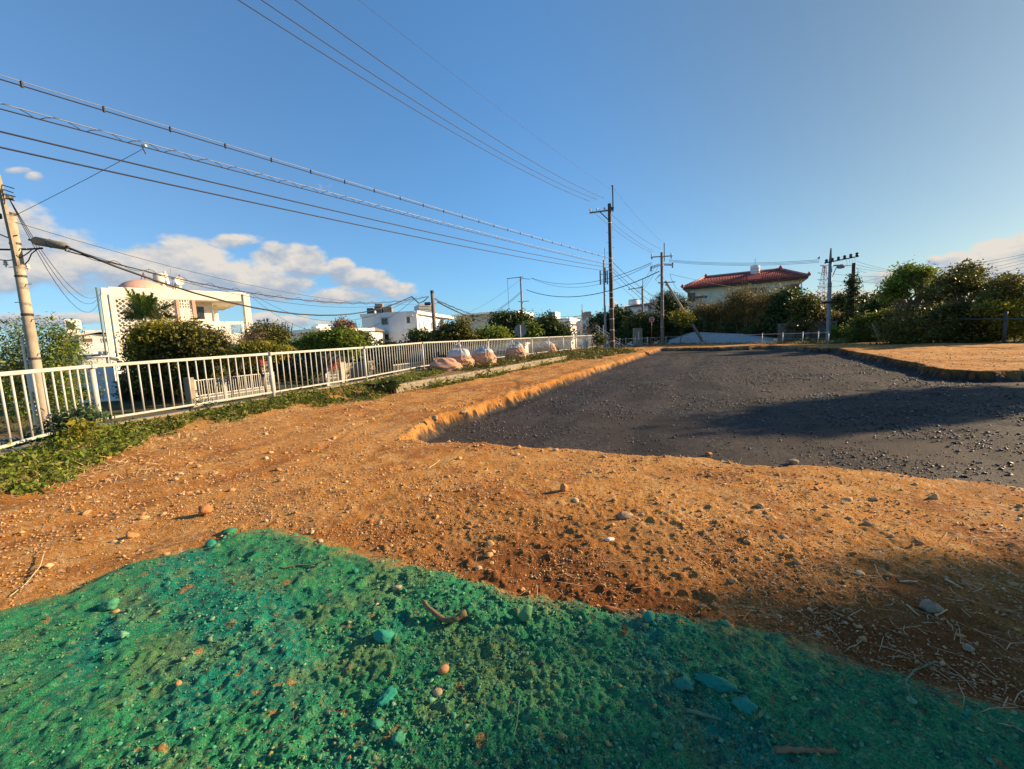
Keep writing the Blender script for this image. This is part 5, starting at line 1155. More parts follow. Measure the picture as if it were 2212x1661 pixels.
for i, (x0, y0, x1, y1_, Y, lab) in enumerate(((1290, 480, 1500, 590, 170, 'small far cream house with flat roof high in the street gap'), (1180, 600, 1245, 720, 130, 'sliver of a far white wall right of the weathered building'), (1245, 600, 1345, 760, 150, 'far bluish-white house in the street gap'), (1340, 700, 1490, 870, 125, 'far salmon-coloured house low in the street gap'), (1505, 760, 1610, 930, 110, 'far low white shed with grey sloping roof in the street gap'))):
    f = simple('far_house', lab, (zS(x0, 0)[0], Y), (zS(x1, 0)[0], Y), [('wall', zS(x0, y0), zS(x1, y1_), 0, 8, (M_cream, M_ww, M_gw, M_pink, M_ww)[i], True), ('roof', zS(x0 - 8, y0 - 12), zS(x1 + 8, y0), -.6, 8.6, (M_tow, M_ww, M_ww, M_pink, M_gw)[i], False)], 'house')
    f.window(zS(x0 + (x1 - x0) * .3, y0 + 20), zS(x0 + (x1 - x0) * .6, y0 + 50), 0)
# flat grey-roofed house
fr = simple('flat_roof_house', 'pale house with dark weathered flat roof and round tank behind the thin brown pole', (z5(1700, 0)[0], 72), (z5(2150, 0)[0], 66), [
    ('wall', z5(1730, 885), z5(2030, 1000), 0, 8, M_gw, True), ('wall', z5(2030, 860), z5(2150, 1000), .5, 8, M_cream, True)], 'house', [(z5(2055, 880), z5(2085, 905), .5), (z5(1900, 905), z5(1950, 950), 0)], z=-.5)
a_ = fr.hit(z5(1695, 888), -.6); b_ = fr.hit(z5(2110, 848), -.6); c_ = fr.hit(z5(1790, 858), -.6); d_ = fr.hit(z5(2100, 815), -.6); m = MB()
m.hexa([(a_[0], -.6, a_[1]), (b_[0], -.6, b_[1]), (b_[0], 8, b_[1]), (a_[0], 8, a_[1]), (c_[0], -.3, c_[1]), (d_[0], -.3, d_[1]), (d_[0], 8, d_[1]), (c_[0], 8, c_[1])]); m.build('roof', pmat('weathered_roof', (.13, .12, .13), .9, .3, 1.2, .3), fr.root)
u, w = fr.hit(z5(1850, 848), 3); _, w2_ = fr.hit(z5(1850, 785), 3); MB().lathe([(.95, 0), (.92, w2_ - w), (.3, w2_ - w + .1)], 20).build('water_tank', M_ww, fr.root, True, loc=(u, 3, w))
u, w = fr.hit(z5(2100, 830), .5); 
for k in range(3): MB().box(-.5, .5, -.3, .3, 0, .6).build('air_conditioner', M_porc, fr.root, loc=(u + .5 * k, .3, w - .7 * k), rot=(0, .3, 0))
# red tiled house on the bank
rh = Face('red_tile_house', 'old two-storey house with red tiled hip roof above the bamboo', (z6(635, 0)[0], 60), (z6(2065, 0)[0], 53.5), z=1.5)
eL = rh.hit(z6(568, 640), -.9); eR = rh.hit(z6(2168, 490), -.9); we = (eL[1] + eR[1]) / 2; rl = rh.hit(z6(865, 508), 3.2); rr_ = rh.hit(z6(1810, 405), 3.2); wr_ = (rl[1] + rr_[1]) / 2
ue0, ue1, ur0, ur1 = eL[0], eR[0], rl[0], rr_[0]; vd = 7.6
M_wallr = pmat('stained_cream_wall', (.74, .68, .50), .9, .12, .6, .1, stain=((.17, .14, .09), 1.6, .60, .15))
MB().box(ue0 + .95, ue1 - .9, 0, 6.6, 0, we + .05).build('wall', M_wallr, rh.root)
m = MB(); m.v += [(ue0, -.9, we), (ue1, -.9, we), (ue1, vd, we), (ue0, vd, we), (ur0, 3.3, wr_), (ur1, 3.3, wr_)]; m.f += [(0, 1, 5, 4), (1, 2, 5), (2, 3, 4, 5), (3, 0, 4), (3, 2, 1, 0)]
M_tile = pmat('red_tiles', (.42, .085, .06), .7, .3, 1.6, .3, stain=((.12, .04, .05), 2.5, .6)); M_tiler = pmat('tile_ridge', (.34, .22, .22), .8, .2, 2, .2)
roof = m.build('roof', M_tile, rh.root)
MB().box(ue0 + .05, ue1 - .05, -.86, vd - .05, we - .22, we - .01).build('eaves', M_darksteel, rh.root)
nt_ = 74
def roof_z_front(u, v): return we + (wr_ - we) * (v + .9) / 4.2
mt_ = MB()
for k in range(nt_):
    u = ue0 + .15 + (ue1 - ue0 - .3) * k / (nt_ - 1)
    vt = 3.3 if ur0 <= u <= ur1 else (-.9 + 4.2 * ((u - ue0) / (ur0 - ue0) if u < ur0 else (ue1 - u) / (ue1 - ur1)))
    if vt < -.6: continue
    o_ = MB().tube([(u, -.95, we + .05), (u, vt, roof_z_front(u, vt) + .05)], .085, 6).build('tile_row', M_tile, roof, True)
for a_, b_ in (((ur0, 3.3, wr_), (ur1, 3.3, wr_)), ((ue0, -.9, we), (ur0, 3.3, wr_)), ((ue1, -.9, we), (ur1, 3.3, wr_)), ((ue1, vd, we), (ur1, 3.3, wr_))):
    MB().tube([Vector(a_) + Vector((0, 0, .12)), Vector(b_) + Vector((0, 0, .14))], .17, 6).build('ridge', M_tiler, roof, True)
for p_ in ((ue0, -.9, we + .1), (ue1, -.9, we + .1), (ur0, 3.3, wr_ + .1), (ur1, 3.3, wr_ + .15)): MB().lathe([(.22, 0), (.25, .2), (.12, .35), (.02, .5)], 10).build('ridge_ornament', M_tile, roof, True, loc=p_)
m = MB(); a0_ = rh.hit(z6(1395, 540), -.98)[0]; a1_ = rh.hit(z6(1565, 530), -.98)[0]
m.hexa([(a0_, -.4, roof_z_front(0, -.4) + .10), (a1_, -.4, roof_z_front(0, -.4) + .10), (a1_, 2.3, roof_z_front(0, 2.3) + .10), (a0_, 2.3, roof_z_front(0, 2.3) + .10), (a0_, -.4, roof_z_front(0, -.4) + .17), (a1_, -.4, roof_z_front(0, -.4) + .17), (a1_, 2.3, roof_z_front(0, 2.3) + .17), (a0_, 2.3, roof_z_front(0, 2.3) + .17)])
m.build('roof_panel', pmat('red_sheet', (.27, .04, .035), .6, .08, 1, 0), roof)
u, w = rh.hit(z6(1485, 462), 2.6); _, w2_ = rh.hit(z6(1485, 358), 2.6); uw = (rh.hit(z6(1547, 462), 2.6)[0] - rh.hit(z6(1424, 462), 2.6)[0]) / 2
tk_ = MB().lathe([(uw, -.3), (uw * 1.0, (w2_ - w) * .33), (uw * 1.03, (w2_ - w) * .34), (uw, (w2_ - w) * .36), (uw, (w2_ - w) * .66), (uw * 1.03, (w2_ - w) * .67), (uw, (w2_ - w) * .69), (uw, w2_ - w), (.1, w2_ - w + .06)], 22).build('water_tank', M_ww, rh.root, True, loc=(u, 2.6, w))
MB().tube([(0, 0, w2_ - w), (0, 0, w2_ - w + 1.0)], .03, 6).build('rod', M_darksteel, tk_)
rh.window(z6(632, 706), z6(728, 800), 0, M_darksteel, M_glass, 2); rh.window(z6(1415, 640), z6(1510, 700), 0, M_brown, M_glass, 2); rh.window(z6(1545, 630), z6(1625, 700), 0, M_brown, M_glass, 2)
w_ = rh.box('shutter', z6(1938, 592), z6(2044, 700), -.10, -.03, M_brown); rh.box('window', z6(1880, 602), z6(1938, 665), -.06, -.02, M_glass)
rh.box('downpipe', z6(2066, 540), z6(2074, 830), -.25, -.12, M_cream)
# balcony rail left of the bamboo
for k in range(13): rh.box('rail_bar', z6(655 + 17 * k, 762 - k * .8), z6(659 + 17 * k, 850), -1.3, -1.26, M_darksteel)
rh.box('handrail', z6(648, 752), z6(880, 760), -1.32, -1.25, M_darksteel); rh.box('panel', z6(812, 756), z6(868, 838), -1.3, -1.24, M_ww); rh.box('terrace', z6(640, 850), z6(1200, 870), -1.5, 0, M_wallr)
# small building and walls right of the bamboo
sw = Face('block_retaining_wall', 'dark mossy stone retaining wall below the shaded trees right of the bamboo', (zR(295, 0)[0], 41), (zR(1455, 0)[0], 38.5), 'wall', z=-.6)
uw0 = 0; 
for r_ in range(5):
    z0_ = .0 + .50 * r_; n_ = 13
    for k in range(n_):
        ua = sw.L * k / n_ + (.25 if r_ % 2 else 0); ub_ = sw.L * (k + 1) / n_ + (.25 if r_ % 2 else 0) - .02
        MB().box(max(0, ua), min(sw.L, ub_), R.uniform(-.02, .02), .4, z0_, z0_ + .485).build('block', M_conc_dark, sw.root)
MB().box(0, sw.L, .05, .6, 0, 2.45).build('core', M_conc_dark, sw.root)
gp = Face('gate_pillar', 'sunlit pale stone pillar at the end of the dark wall', (zR(1453, 0)[0], 38), (zR(1530, 0)[0], 38), 'pillar', z=-.2); gp.box('shaft', zR(1456, 548), zR(1528, 850), 0, .5, M_kerb, w0=0); gp.box('cap', zR(1448, 538), zR(1536, 548), -.05, .55, M_kerb)
gh = Face('shed', 'small shed with glazed upper front and pale roof beam behind the creeper pole', (zR(1430, 0)[0], 40), (zR(1725, 0)[0], 39.5), 'shed', z=-.2)
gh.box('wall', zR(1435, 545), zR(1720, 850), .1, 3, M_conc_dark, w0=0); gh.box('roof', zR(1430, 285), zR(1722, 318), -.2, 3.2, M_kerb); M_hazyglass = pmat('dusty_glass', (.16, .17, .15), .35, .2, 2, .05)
for k in range(3):
    gh.box('glass_panel', zR(1438 + 92 * k, 322), zR(1524 + 92 * k, 532), .0, .06, M_hazyglass)
    gh.box('mullion', zR(1526 + 92 * k, 318), zR(1534 + 92 * k, 540), -.04, .08, M_alu)
gh.box('sill', zR(1430, 532), zR(1722, 546), -.08, .15, M_kerb)
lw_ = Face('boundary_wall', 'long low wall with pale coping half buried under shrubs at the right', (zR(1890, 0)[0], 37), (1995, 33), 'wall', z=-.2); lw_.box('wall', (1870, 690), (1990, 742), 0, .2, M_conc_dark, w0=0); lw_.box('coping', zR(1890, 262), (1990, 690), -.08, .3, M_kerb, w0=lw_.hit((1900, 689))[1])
# rear building sliver
simple('far_house', 'far pale gabled house between the pylon and the grey pole', (1760, 75), (1788, 75), [('wall', (1761, 683), (1786, 705), 0, 6, M_gw, True), ('roof', (1758, 680), (1789, 684), -.5, 6.5, M_tow, False)], 'house', z=0)
# concrete embankment and street behind the far fence
eb = MB(); bp_ = [at(1443, 745, 51), at(1765, 745, 36.5)]; tp_ = [at(1446, 735, 51.5), at(1500, 717, 51), at(1600, 721, 46.5), at(1700, 733, 41.5), at(1765, 743, 37.2)]
base_ = [at(1440, 744, 50.4), at(1498, 746, 48), at(1600, 746.5, 43.6), at(1700, 747, 38.8), at(1765, 747, 36.6)]
for q in tp_: eb.v.append(tuple(q))
for q in base_: eb.v.append(tuple(q))
for q in tp_: eb.v.append((q.x + .5, q.y + 3, q.z - .05))
for i in range(4): eb.f += [(i, 5 + i, 6 + i, i + 1), (10 + i, i, i + 1, 11 + i)]
tag(eb.build('concrete_embankment', pmat('pale_concrete', (.40, .42, .42), .9, .12, .8, .15, stain=((.28, .28, .27), .8, .55)), smooth=False), 'pale sprayed concrete slope under the bamboo behind the low wire fence', 'embankment')
m = MB(); q = [at(1448, 739.5, 50.6), at(1758, 743, 37.2), at(1758, 741.6, 37.6), at(1448, 737.2, 51)]; 
st_ = [at(1333, 747, 44), at(1450, 746, 48), at(1450, 724, 100), at(1322, 727, 130)]; m = MB(); m.v += [(p.x, p.y, z_) for p, z_ in zip(st_, (-.55, -.45, .2, -.1))]; m.f.append((0, 1, 2, 3))
tag(m.build('side_street', M_asph), kind='structure')
pts = [at(px_, py_, Y_) for px_, py_, Y_ in ((1389, 742, 52), (1398, 736, 60), (1410, 731, 75), (1424, 728.5, 90))]
m = MB(); 
for i in range(3):
    a, b = pts[i], pts[i + 1]; n_ = Vector((.25, -.1, 0)); k_ = len(m.v); m.v += [tuple(a - n_), tuple(a + n_), tuple(b + n_), tuple(b - n_)]; m.f.append((k_, k_ + 1, k_ + 2, k_ + 3))
tag(m.build('street_marking', M_line), kind='structure')
# far wire fence
ff = empty('wire_fence', tuple(far[1]), label='low grey post-and-rail fence along the far edge of the lot', cat='fence'); o0 = far[1]
fpx = [1339, 1352, 1372, 1398] + [(2550 + q * .31646) * KK for q in (130, 360, 592, 832, 1085, 1322, 1575, 1833, 2085)] + [1767, 1789]
fpl = []
for px_ in fpx:
    # place on the polyline of the far edge
    for i in range(len(far) - 1):
        p = hitplan(px_, 742, far[i], far[i + 1]); t = ((p - far[i]).to_2d().dot((far[i + 1] - far[i]).to_2d())) / (far[i + 1] - far[i]).to_2d().length_squared
        if -.05 <= t <= 1.01: break
    zg = far[i].z + (far[i + 1].z - far[i].z) * t; fpl.append(Vector((p.x, p.y, zg)))
mp_ = MB().tube([(0, 0, -.3), (0, 0, .98)], .035, 8).mesh('post', M_white, True)
for p in fpl: link(mp_, 'post', ff, p - o0)
for i in range(len(fpl) - 1):
    a, b = fpl[i] - o0, fpl[i + 1] - o0
    MB().tube([a + Vector((0, 0, .86)), b + Vector((0, 0, .86))], .022, 6).build('rail', M_white, ff); 
    if i > 2: MB().tube([a + Vector((0, 0, .45)), b + Vector((0, 0, .42))], .008, 5).build('wire', M_steel, ff)
    if i < 5:
        n_ = int((b - a).length / .35)
        for k in range(1, n_): MB().tube([a.lerp(b, k / n_), a.lerp(b, k / n_) + Vector((0, 0, .86))], .013, 5).build('bar', M_white if i < 3 else M_steel, ff)
# steel lattice pylon
py0 = at(1777, 700, 520); pyl = empty('pylon', (py0.x, py0.y, at(1777, 706, 520).z), label='red and white lattice power pylon far behind the house', cat='pylon'); ph = at(1777, 574, 520).z - pyl.location.z
M_pyr = pmat('pylon_red', (.50, .16, .14), .7, .05, .1, 0); M_pyw = pmat('pylon_white', (.62, .60, .58), .7, .05, .1, 0)
def pw(t): return 9.5 * (1 - t) ** 1.3 + 1.6 * (1 - .3 * t)
nl = 14
for k in range(nl):
    t0_, t1_ = k / nl, (k + 1) / nl; a, b = pw(t0_) , pw(t1_); m = MB()
    for sx in (-1, 1):
        for sy in (-1, 1): m.bar((sx * a, sy * a, ph * t0_), (sx * b, sy * b, ph * t1_), .45)
    m.bar((-b, -b, ph * t1_), (-b, b, ph * t1_), .25); m.bar((b, -b, ph * t1_), (b, b, ph * t1_), .25)
    for sy in (-1, 1): m.bar((-a, sy * a, ph * t0_), (b, sy * b, ph * t1_), .28); m.bar((a, sy * a, ph * t0_), (-b, sy * b, ph * t1_), .28); m.bar((-b, sy * b, ph * t1_), (b, sy * b, ph * t1_), .25)
    m.build('lattice_section', M_pyr if (k // 3) % 2 == (1 if k < 9 else 0) else M_pyw, pyl)
for t in (.44, .50, .56, .66, .77, .88, 1.0):
    m = MB(); aw = 8.5 if t < .999 else 5.5; z_ = ph * t
    for s_ in (-1, 1): m.bar((s_ * 1, 0, z_ + .3), (s_ * aw, 0, z_ + .9), .4); m.bar((s_ * 1, 0, z_ - 1.5), (s_ * aw, 0, z_ + .8), .3)
    m.build('cross_arm', M_pyr if t < .7 or t == 1 else M_pyw, pyl)
py1 = at(1342, 668, 900); p2_ = empty('pylon', (at(1342, 688, 900).x, 900, at(1342, 700, 900).z), label='tiny distant lattice pylon just left of the reddish pole', cat='pylon'); hh_ = at(1342, 662, 900).z - p2_.location.z; m = MB(); nx = at(1395.5, 680, 900)
p2_.location = (at(1568 * 0 + 1393, 680, 900).x, 900, at(1393, 700, 900).z)
for s_ in (-1, 1): m.bar((s_ * 7, 0, 0), (s_ * 1.5, 0, hh_), .9)
for k in range(6): m.bar((-7 + k, 0, hh_ * k / 6), (6 - k * .9, 0, hh_ * (k + 1) / 6), .6)
m.build('lattice', M_pyr, p2_); m = MB(); [m.bar((-9, 0, hh_ * t), (9, 0, hh_ * t), .7) for t in (.6, .75, .9)]; m.build('cross_arm', M_pyw, p2_)
# gate and walls across the road
gt = Face('boundary_gate', 'long white sliding gate of thin bars across the road, seen through the railing', (409, 19.9), (583, 24.3), 'gate', z=-1.0)
g1 = gt.L; m = MB(); hg = 1.28
for w_ in (.06, .36, .50, hg - .03): MB().box(0, g1, -.02, .02, w_ - .02, w_ + .02).build('gate_rail', M_white, gt.root)
mb_ = MB().box(-.013, .013, -.012, .012, .05, hg - .03).mesh('gate_bar', M_white); mbs = MB().box(-.008, .008, -.01, .01, .08, .5).mesh('gate_bar', M_white)
for k in range(int(g1 / .13)): link(mb_, 'gate_bar', gt.root, (k * .13 + .05, 0, 0)); link(mbs, 'gate_bar', gt.root, (k * .13 + .115, 0, 0))
for u_ in (0, g1 / 3, 2 * g1 / 3, g1): MB().box(u_ - .03, u_ + .03, -.03, .03, .03, hg + .02).build('gate_stile', M_white, gt.root)
pi_ = Face('gate_post', 'pale concrete gate post at the left end of the sliding gate', (394, 19.5), (407, 19.8), 'pillar', z=-1.0); MB().box(.02, .30, -.05, .25, 0, 1.42).build('shaft', M_kerb, pi_.root, bevel=.01); MB().box(-.1, .5, -.2, .3, 0, .1).build('foot', M_kerb, pi_.root)
MB().bar((.3, -.05, .8), (.5, -.05, .8), .03).bar((.3, -.05, .72), (.5, -.05, .72), .03).build('latch', M_darksteel, pi_.root)
bw_ = Face('block_pillar', 'grey block pillar at the right end of the sliding gate', (560, 24.6), (583, 25), 'pillar', z=-1.0); MB().box(0, .6, .3, .7, 0, 1.75).build('shaft', M_conc, bw_.root, bevel=.01)
sg_ = Face('small_gate', 'narrow white metal gate with mesh panel beside the beige wall', (693, 27), (724, 27.8), 'gate', z=-1.0)
L_ = sg_.L
for u_ in (0, L_ * .35, L_): MB().box(u_ - .025, u_ + .025, -.02, .02, 0, 1.35).build('gate_stile', M_white, sg_.root)
for w_ in (.05, .55, .75, 1.33): MB().box(0, L_, -.02, .02, w_ - .025, w_ + .025).build('gate_rail', M_white, sg_.root)
for k in range(7): MB().box(L_ * .35 + .09 * k, L_ * .35 + .09 * k + .02, -.01, .01, .05, 1.3).build('gate_bar', M_white, sg_.root)
MB().box(.03, L_ * .35 - .03, .0, .012, .08, 1.3).build('mesh_panel', M_gw, sg_.root)
bwl = Face('garden_wall', 'beige concrete garden wall behind the railing right of the narrow gate', (731, 28), (807, 31.5), 'wall', z=-1.0)
MB().box(.5, bwl.L, 0, .15, 0, 1.45).build('panel', M_kerb, bwl.root); MB().box(0, .48, -.03, .2, 0, 1.55).build('pillar', M_conc, bwl.root)
lr_ = Face('roadside_rail', 'second white roadside railing beyond the road, left of the short pole', (845, 27.5), (1062, 46), 'railing', z=-1.0)
for w_ in (.15, 1.2): MB().box(0, lr_.L, -.02, .02, w_ - .03, w_ + .03).build('rail', M_white, lr_.root)
mb_ = MB().box(-.012, .012, -.012, .012, .15, 1.2).mesh('bar', M_white)
for k in range(int(lr_.L / .16)): link(mb_, 'bar', lr_.root, (k * .16, 0, 0))
# parked cars beyond the railing
def car(label, px, Y, col, ang):
    p = at(px, 790, Y); root = empty('parked_car', (p.x, p.y, -1.0), ang, label, 'car', 'cars parked below the railing'); mt = pmat('car_paint_' + str(px), col, .3, .03, 2, 0, spec=.5)
    prof = [(-2.0, .35), (-2.05, .75), (-1.95, .95), (-1.0, 1.02), (-.45, 1.48), (.9, 1.52), (1.55, 1.05), (2.0, .95), (2.05, .5), (2.0, .3)]
    m = MB(); n_ = len(prof)
    for s_ in (-.78, .78):
        for (a, b) in prof: m.v.append((a, s_ * (1 if b < 1.1 else .85), b))
    m.f += [tuple(range(n_))[::-1], tuple(range(n_, 2 * n_))] + [(i, (i + 1) % n_, n_ + (i + 1) % n_, n_ + i) for i in range(n_)]
    m.build('body', mt, root, bevel=.05)
    for s_ in (-1, 1):
        m = MB(); m.hexa([(-.85, s_ * .79, 1.06), (1.3, s_ * .79, 1.06), (1.3, s_ * .77, 1.07), (-.85, s_ * .77, 1.07), (-.4, s_ * .71, 1.42), (.85, s_ * .71, 1.44), (.85, s_ * .69, 1.44), (-.4, s_ * .69, 1.42)]); m.build('side_window', M_glass, root)
        for x_ in (-1.25, 1.3): w_ = MB().lathe([(.30, -.1), (.32, 0), (.30, .1), (0, .1)], 18).build('wheel', M_cable, root, True, loc=(x_, s_ * .72, .32), rot=(math.pi / 2, 0, 0)); MB().lathe([(.17, .105), (0, .11)], 12).build('rim', M_steel, w_)
        MB().box(-2.04, -1.98, s_ * .7 - .12, s_ * .7 + .12, .65, .8).build('headlight', M_porc, root, bevel=.02)
    m = MB(); m.hexa([(-.98, -.70, 1.04), (-.98, .70, 1.04), (-.96, .70, 1.05), (-.96, -.70, 1.05), (-.50, -.62, 1.46), (-.50, .62, 1.46), (-.46, .62, 1.46), (-.46, -.62, 1.46)]); m.build('windscreen', M_glass, root)
car('blue parked car glimpsed through the railing behind the second plump bag', 1042, 38, (.03, .12, .30), 1.3)
car('pale grey parked car glimpsed through the railing between two bags', 1090, 44, (.40, .42, .45), 1.2)
car('dark parked car glimpsed through the railing right of the last bag', 1190, 58, (.05, .055, .07), 1.1)
car('white parked car behind the handrails of the steps', 1322, 52, (.60, .62, .66), .4)
# ------------------------------------------------------------------ vegetation
LG = np.random.default_rng(99)
def leaves(blobs, n, size, clump=24, cs=3.2, aspect=.45, up=.4, shell=.5, droop=0.0, dirn=None, g=LG, flatten=1.0):
    """blobs: (cx,cy,cz,rx,ry,rz[,w]); returns V,F,var"""
    B = np.array([b[:6] for b in blobs], dtype=float); w = np.array([(b[6] if len(b) > 6 else 1) * (b[3] * b[5]) for b in blobs]); w /= w.sum()
    nc = max(4, n // clump); bi = g.choice(len(B), nc, p=w)
    d = g.normal(size=(nc, 3)); d /= np.linalg.norm(d, axis=1)[:, None]; rr = shell + (1 - shell) * g.random(nc) ** .7
    cc = B[bi, :3] + d * rr[:, None] * B[bi, 3:6] * (1 + g.normal(0, .07, nc))[:, None]
    ci = g.integers(0, nc, n); p = cc[ci] + g.normal(size=(n, 3)) * size * cs * np.array([1, 1, .7 * flatten])
    nrm = g.normal(size=(n, 3)) + np.array([0, 0, up]) + d[ci] * .5; nrm /= np.linalg.norm(nrm, axis=1)[:, None]
    t = g.normal(size=(n, 3)); 
    if dirn is not None: t = t * .4 + np.array(dirn)
    t = t - (t * nrm).sum(1)[:, None] * nrm; t /= np.linalg.norm(t, axis=1)[:, None] + 1e-9; b = np.cross(nrm, t)
    s = size * np.exp(g.normal(0, .3, n)); L = t * s[:, None]; Wd = b * (s * aspect)[:, None]
    tip = nrm * (s * -.18)[:, None]
    V = np.stack([p - L, p + Wd - tip * .3, p + L + tip, p - Wd - tip * .3], 1).reshape(-1, 3)
    F = np.arange(n * 4).reshape(n, 4); var = np.clip(g.random(nc)[ci] * .55 + g.random(n) * .45, 0, 1)
    return V, F, var
LM = {
 'dark': leafmat('dark_leaves', [(0.0162, 0.0297, 0.0108), (0.0378, 0.0648, 0.0162), (0.0675, 0.1013, 0.0216), (0.135, 0.162, 0.0297)], .22),
 'olive': leafmat('olive_leaves', [(0.0405, 0.0473, 0.0135), (0.0878, 0.0945, 0.0189), (0.135, 0.135, 0.027), (0.2565, 0.2295, 0.0405)], .3),
 'bright': leafmat('bright_leaves', [(0.0389, 0.0776, 0.0155), (0.1087, 0.1708, 0.0233), (0.2018, 0.2639, 0.031), (0.4036, 0.3881, 0.0466)], .35),
 'yellow': leafmat('yellow_leaves', [(0.081, 0.0945, 0.0162), (0.189, 0.189, 0.0243), (0.351, 0.3105, 0.0338), (0.54, 0.432, 0.054)], .4),
 'bamboo': leafmat('bamboo_leaves', [(0.0405, 0.0378, 0.0135), (0.1114, 0.0966, 0.0267), (0.21, 0.165, 0.045), (0.42, 0.31, 0.08)], .35),
 'brown': leafmat('brown_twigs', [(.05, .035, .02), (.10, .07, .04), (.16, .11, .06), (.22, .16, .10)], .15),
 'pinkish': leafmat('pinkish_leaves', [(.16, .09, .05), (.28, .15, .09), (.40, .24, .15)], .3),
 'flower': leafmat('pink_flowers', [(.55, .25, .22), (.70, .38, .34), (.75, .55, .48)], .3),
 'red': leafmat('red_leaves', [(.40, .06, .03), (.55, .10, .05), (.60, .20, .10)], .3),
 'straw': leafmat('dry_straw', [(.28, .18, .08), (.45, .32, .16), (.58, .44, .26)], .1, .8),
 'weed': leafmat('weed_leaves', [(.04, .06, .014), (.09, .12, .018), (.16, .19, .026), (.28, .28, .05)], .35),
 'weedg': leafmat('bluish_weed_leaves', [(.03, .06, .03), (.05, .095, .04), (.08, .14, .06), (.13, .19, .08)], .3),
}
M_bark = pmat('bark', (.13, .10, .07), .95, .3, 4, .8); M_barkl = pmat('pale_bark', (.30, .25, .19), .9, .25, 4, .6)
def px_blob(px, py, rx, ry, Y, dy=0, w=1):
    c = at(px, py, Y + dy); sc_ = (c - EYE).length / FPX * .93; return (c.x, c.y, c.z, rx * sc_, min(rx, ry) * sc_ * 1.0, ry * sc_, w)
def limb(a, b, r0, r1, g, wob=.12, n=6):
    a = Vector(a); b = Vector(b); L = (b - a).length
    return [a.lerp(b, k / n) + Vector((g.normal(0, wob), g.normal(0, wob), g.normal(0, wob * .5))) * L * .25 * math.sin(math.pi * k / n) for k in range(n + 1)], [r0 + (r1 - r0) * k / n for k in range(n + 1)]
def tree(label, Y, blobs, base, n, size, mat, seed, name='tree', cat='tree', clump=24, cs=3.2, r=.14, bark=None, branches=None, group=None, shell=.5, up=.4, aspect=.45, zb=None, extra=None, dirn=None, world=False, inner=True):
    g = np.random.default_rng(seed); bb = [b if world else px_blob(b[0], b[1], b[2], b[3], Y, *(b[4:])) for b in blobs]
    if world: bs = Vector(base)
    else:
        bp_ = at(base[0], base[1], Y); bs = Vector((bp_.x, bp_.y, bp_.z if zb is None else zb))
    root = empty(name, tuple(bs), label=label, cat=cat, group=group)
    V, F, var = leaves(bb, n, size, clump, cs, aspect, up, shell, g=g, dirn=dirn); V = V - np.array(bs)
    crown = np_mesh('crown', V, F, LM[mat], root, facevar=var)
    if extra:
        em, eb, en, es = extra; V, F, var = leaves([px_blob(b[0], b[1], b[2], b[3], Y, -.3) for b in eb], en, es, 8, 2.5, .5, .6, .8, g=g); np_mesh('blossom', V - np.array(bs), F, LM[em], root, facevar=var)
    m = MB(); cen = Vector((sum(b[0] for b in bb) / len(bb), sum(b[1] for b in bb) / len(bb), sum(b[2] for b in bb) / len(bb)))
    fork = Vector((0, 0, 0)).lerp(cen - bs, .45); pts, rr = limb((0, 0, -.2), fork, r, r * .75, g); m.tube(pts, rr, 8)
    m.build('trunk', bark or M_bark, root, True); m = MB()
    for b in bb:
        c = Vector(b[:3]) - bs; pts, rr = limb(fork, c, r * .6, r * .2, g); m.tube(pts, rr, 6)
        for k in range(5):
            d = Vector(g.normal(size=3)); d.normalize(); e = c + Vector((d.x * b[3], d.y * b[4], abs(d.z) * b[5])) * .85; pts, rr = limb(c.lerp(fork, .3), e, r * .25, r * .05, g); m.tube(pts, rr, 5)
    tag(m.build('branches', bark or M_bark, root, True), kind='stuff')
    return root
def pads(cx, cy, w, h, n, seed, pw=(12, 24), ph=(3.5, 6.5), dz=1.6):
    g = np.random.default_rng(seed); o = []
    for k in range(n):
        u = g.uniform(-1, 1); top_ = cy - h * (1 - abs(u) ** 1.7) + g.uniform(-.08, .1) * h; y_ = top_ + h * .9 * (g.random() ** 1.6)
        o.append((cx + u * w, y_, g.uniform(*pw), g.uniform(*ph), g.uniform(-dz, dz)))
    return o
# --- left side
tree('feathery green tree behind the thick concrete pole at the left edge', 15.5, [(28, 775, 48, 55), (112, 765, 42, 62), (150, 800, 34, 50), (60, 830, 60, 50), (140, 730, 22, 34), (38, 718, 22, 28), (10, 850, 50, 60), (120, 860, 50, 40)], (118, 930), 17000, .050, 'bright', 1, clump=16, cs=3.0, shell=.1, aspect=.35, r=.09, bark=M_barkl, zb=-1.0)
tree('big dense rounded evergreen bush in front of the domed house', 23, [(345, 758, 52, 44), (400, 736, 56, 36), (438, 750, 46, 42), (356, 802, 60, 44), (425, 800, 60, 46), (338, 735, 34, 28, 0, 1.3), (465, 770, 26, 38)], (390, 860), 30000, .085, 'olive', 2, cs=2.6, clump=26, r=.16, zb=-1.0, name='bush', cat='bush', shell=.6)
tree('yellow-green climber on the upper left of the big rounded bush', 22.2, [(326, 724, 24, 18), (308, 750, 14, 30), (352, 709, 24, 12)], (300, 800), 3600, .075, 'yellow', 3, name='climbing_plant', cat='climber', r=.05, zb=-1.0)
tree('brown leafless thicket right of the big rounded bush', 23.5, [(492, 740, 30, 32), (520, 760, 34, 26), (545, 735, 26, 24)], (505, 800), 5200, .07, 'brown', 4, name='shrub', cat='shrub', aspect=.12, r=.07, zb=-1.0)
tree('mid-green rounded tree between the domed house and the low white-roofed house', 29, [(580, 722, 30, 22), (560, 738, 28, 18), (602, 740, 20, 20)], (582, 790), 7000, .085, 'olive', 5, r=.1, zb=-1.0)
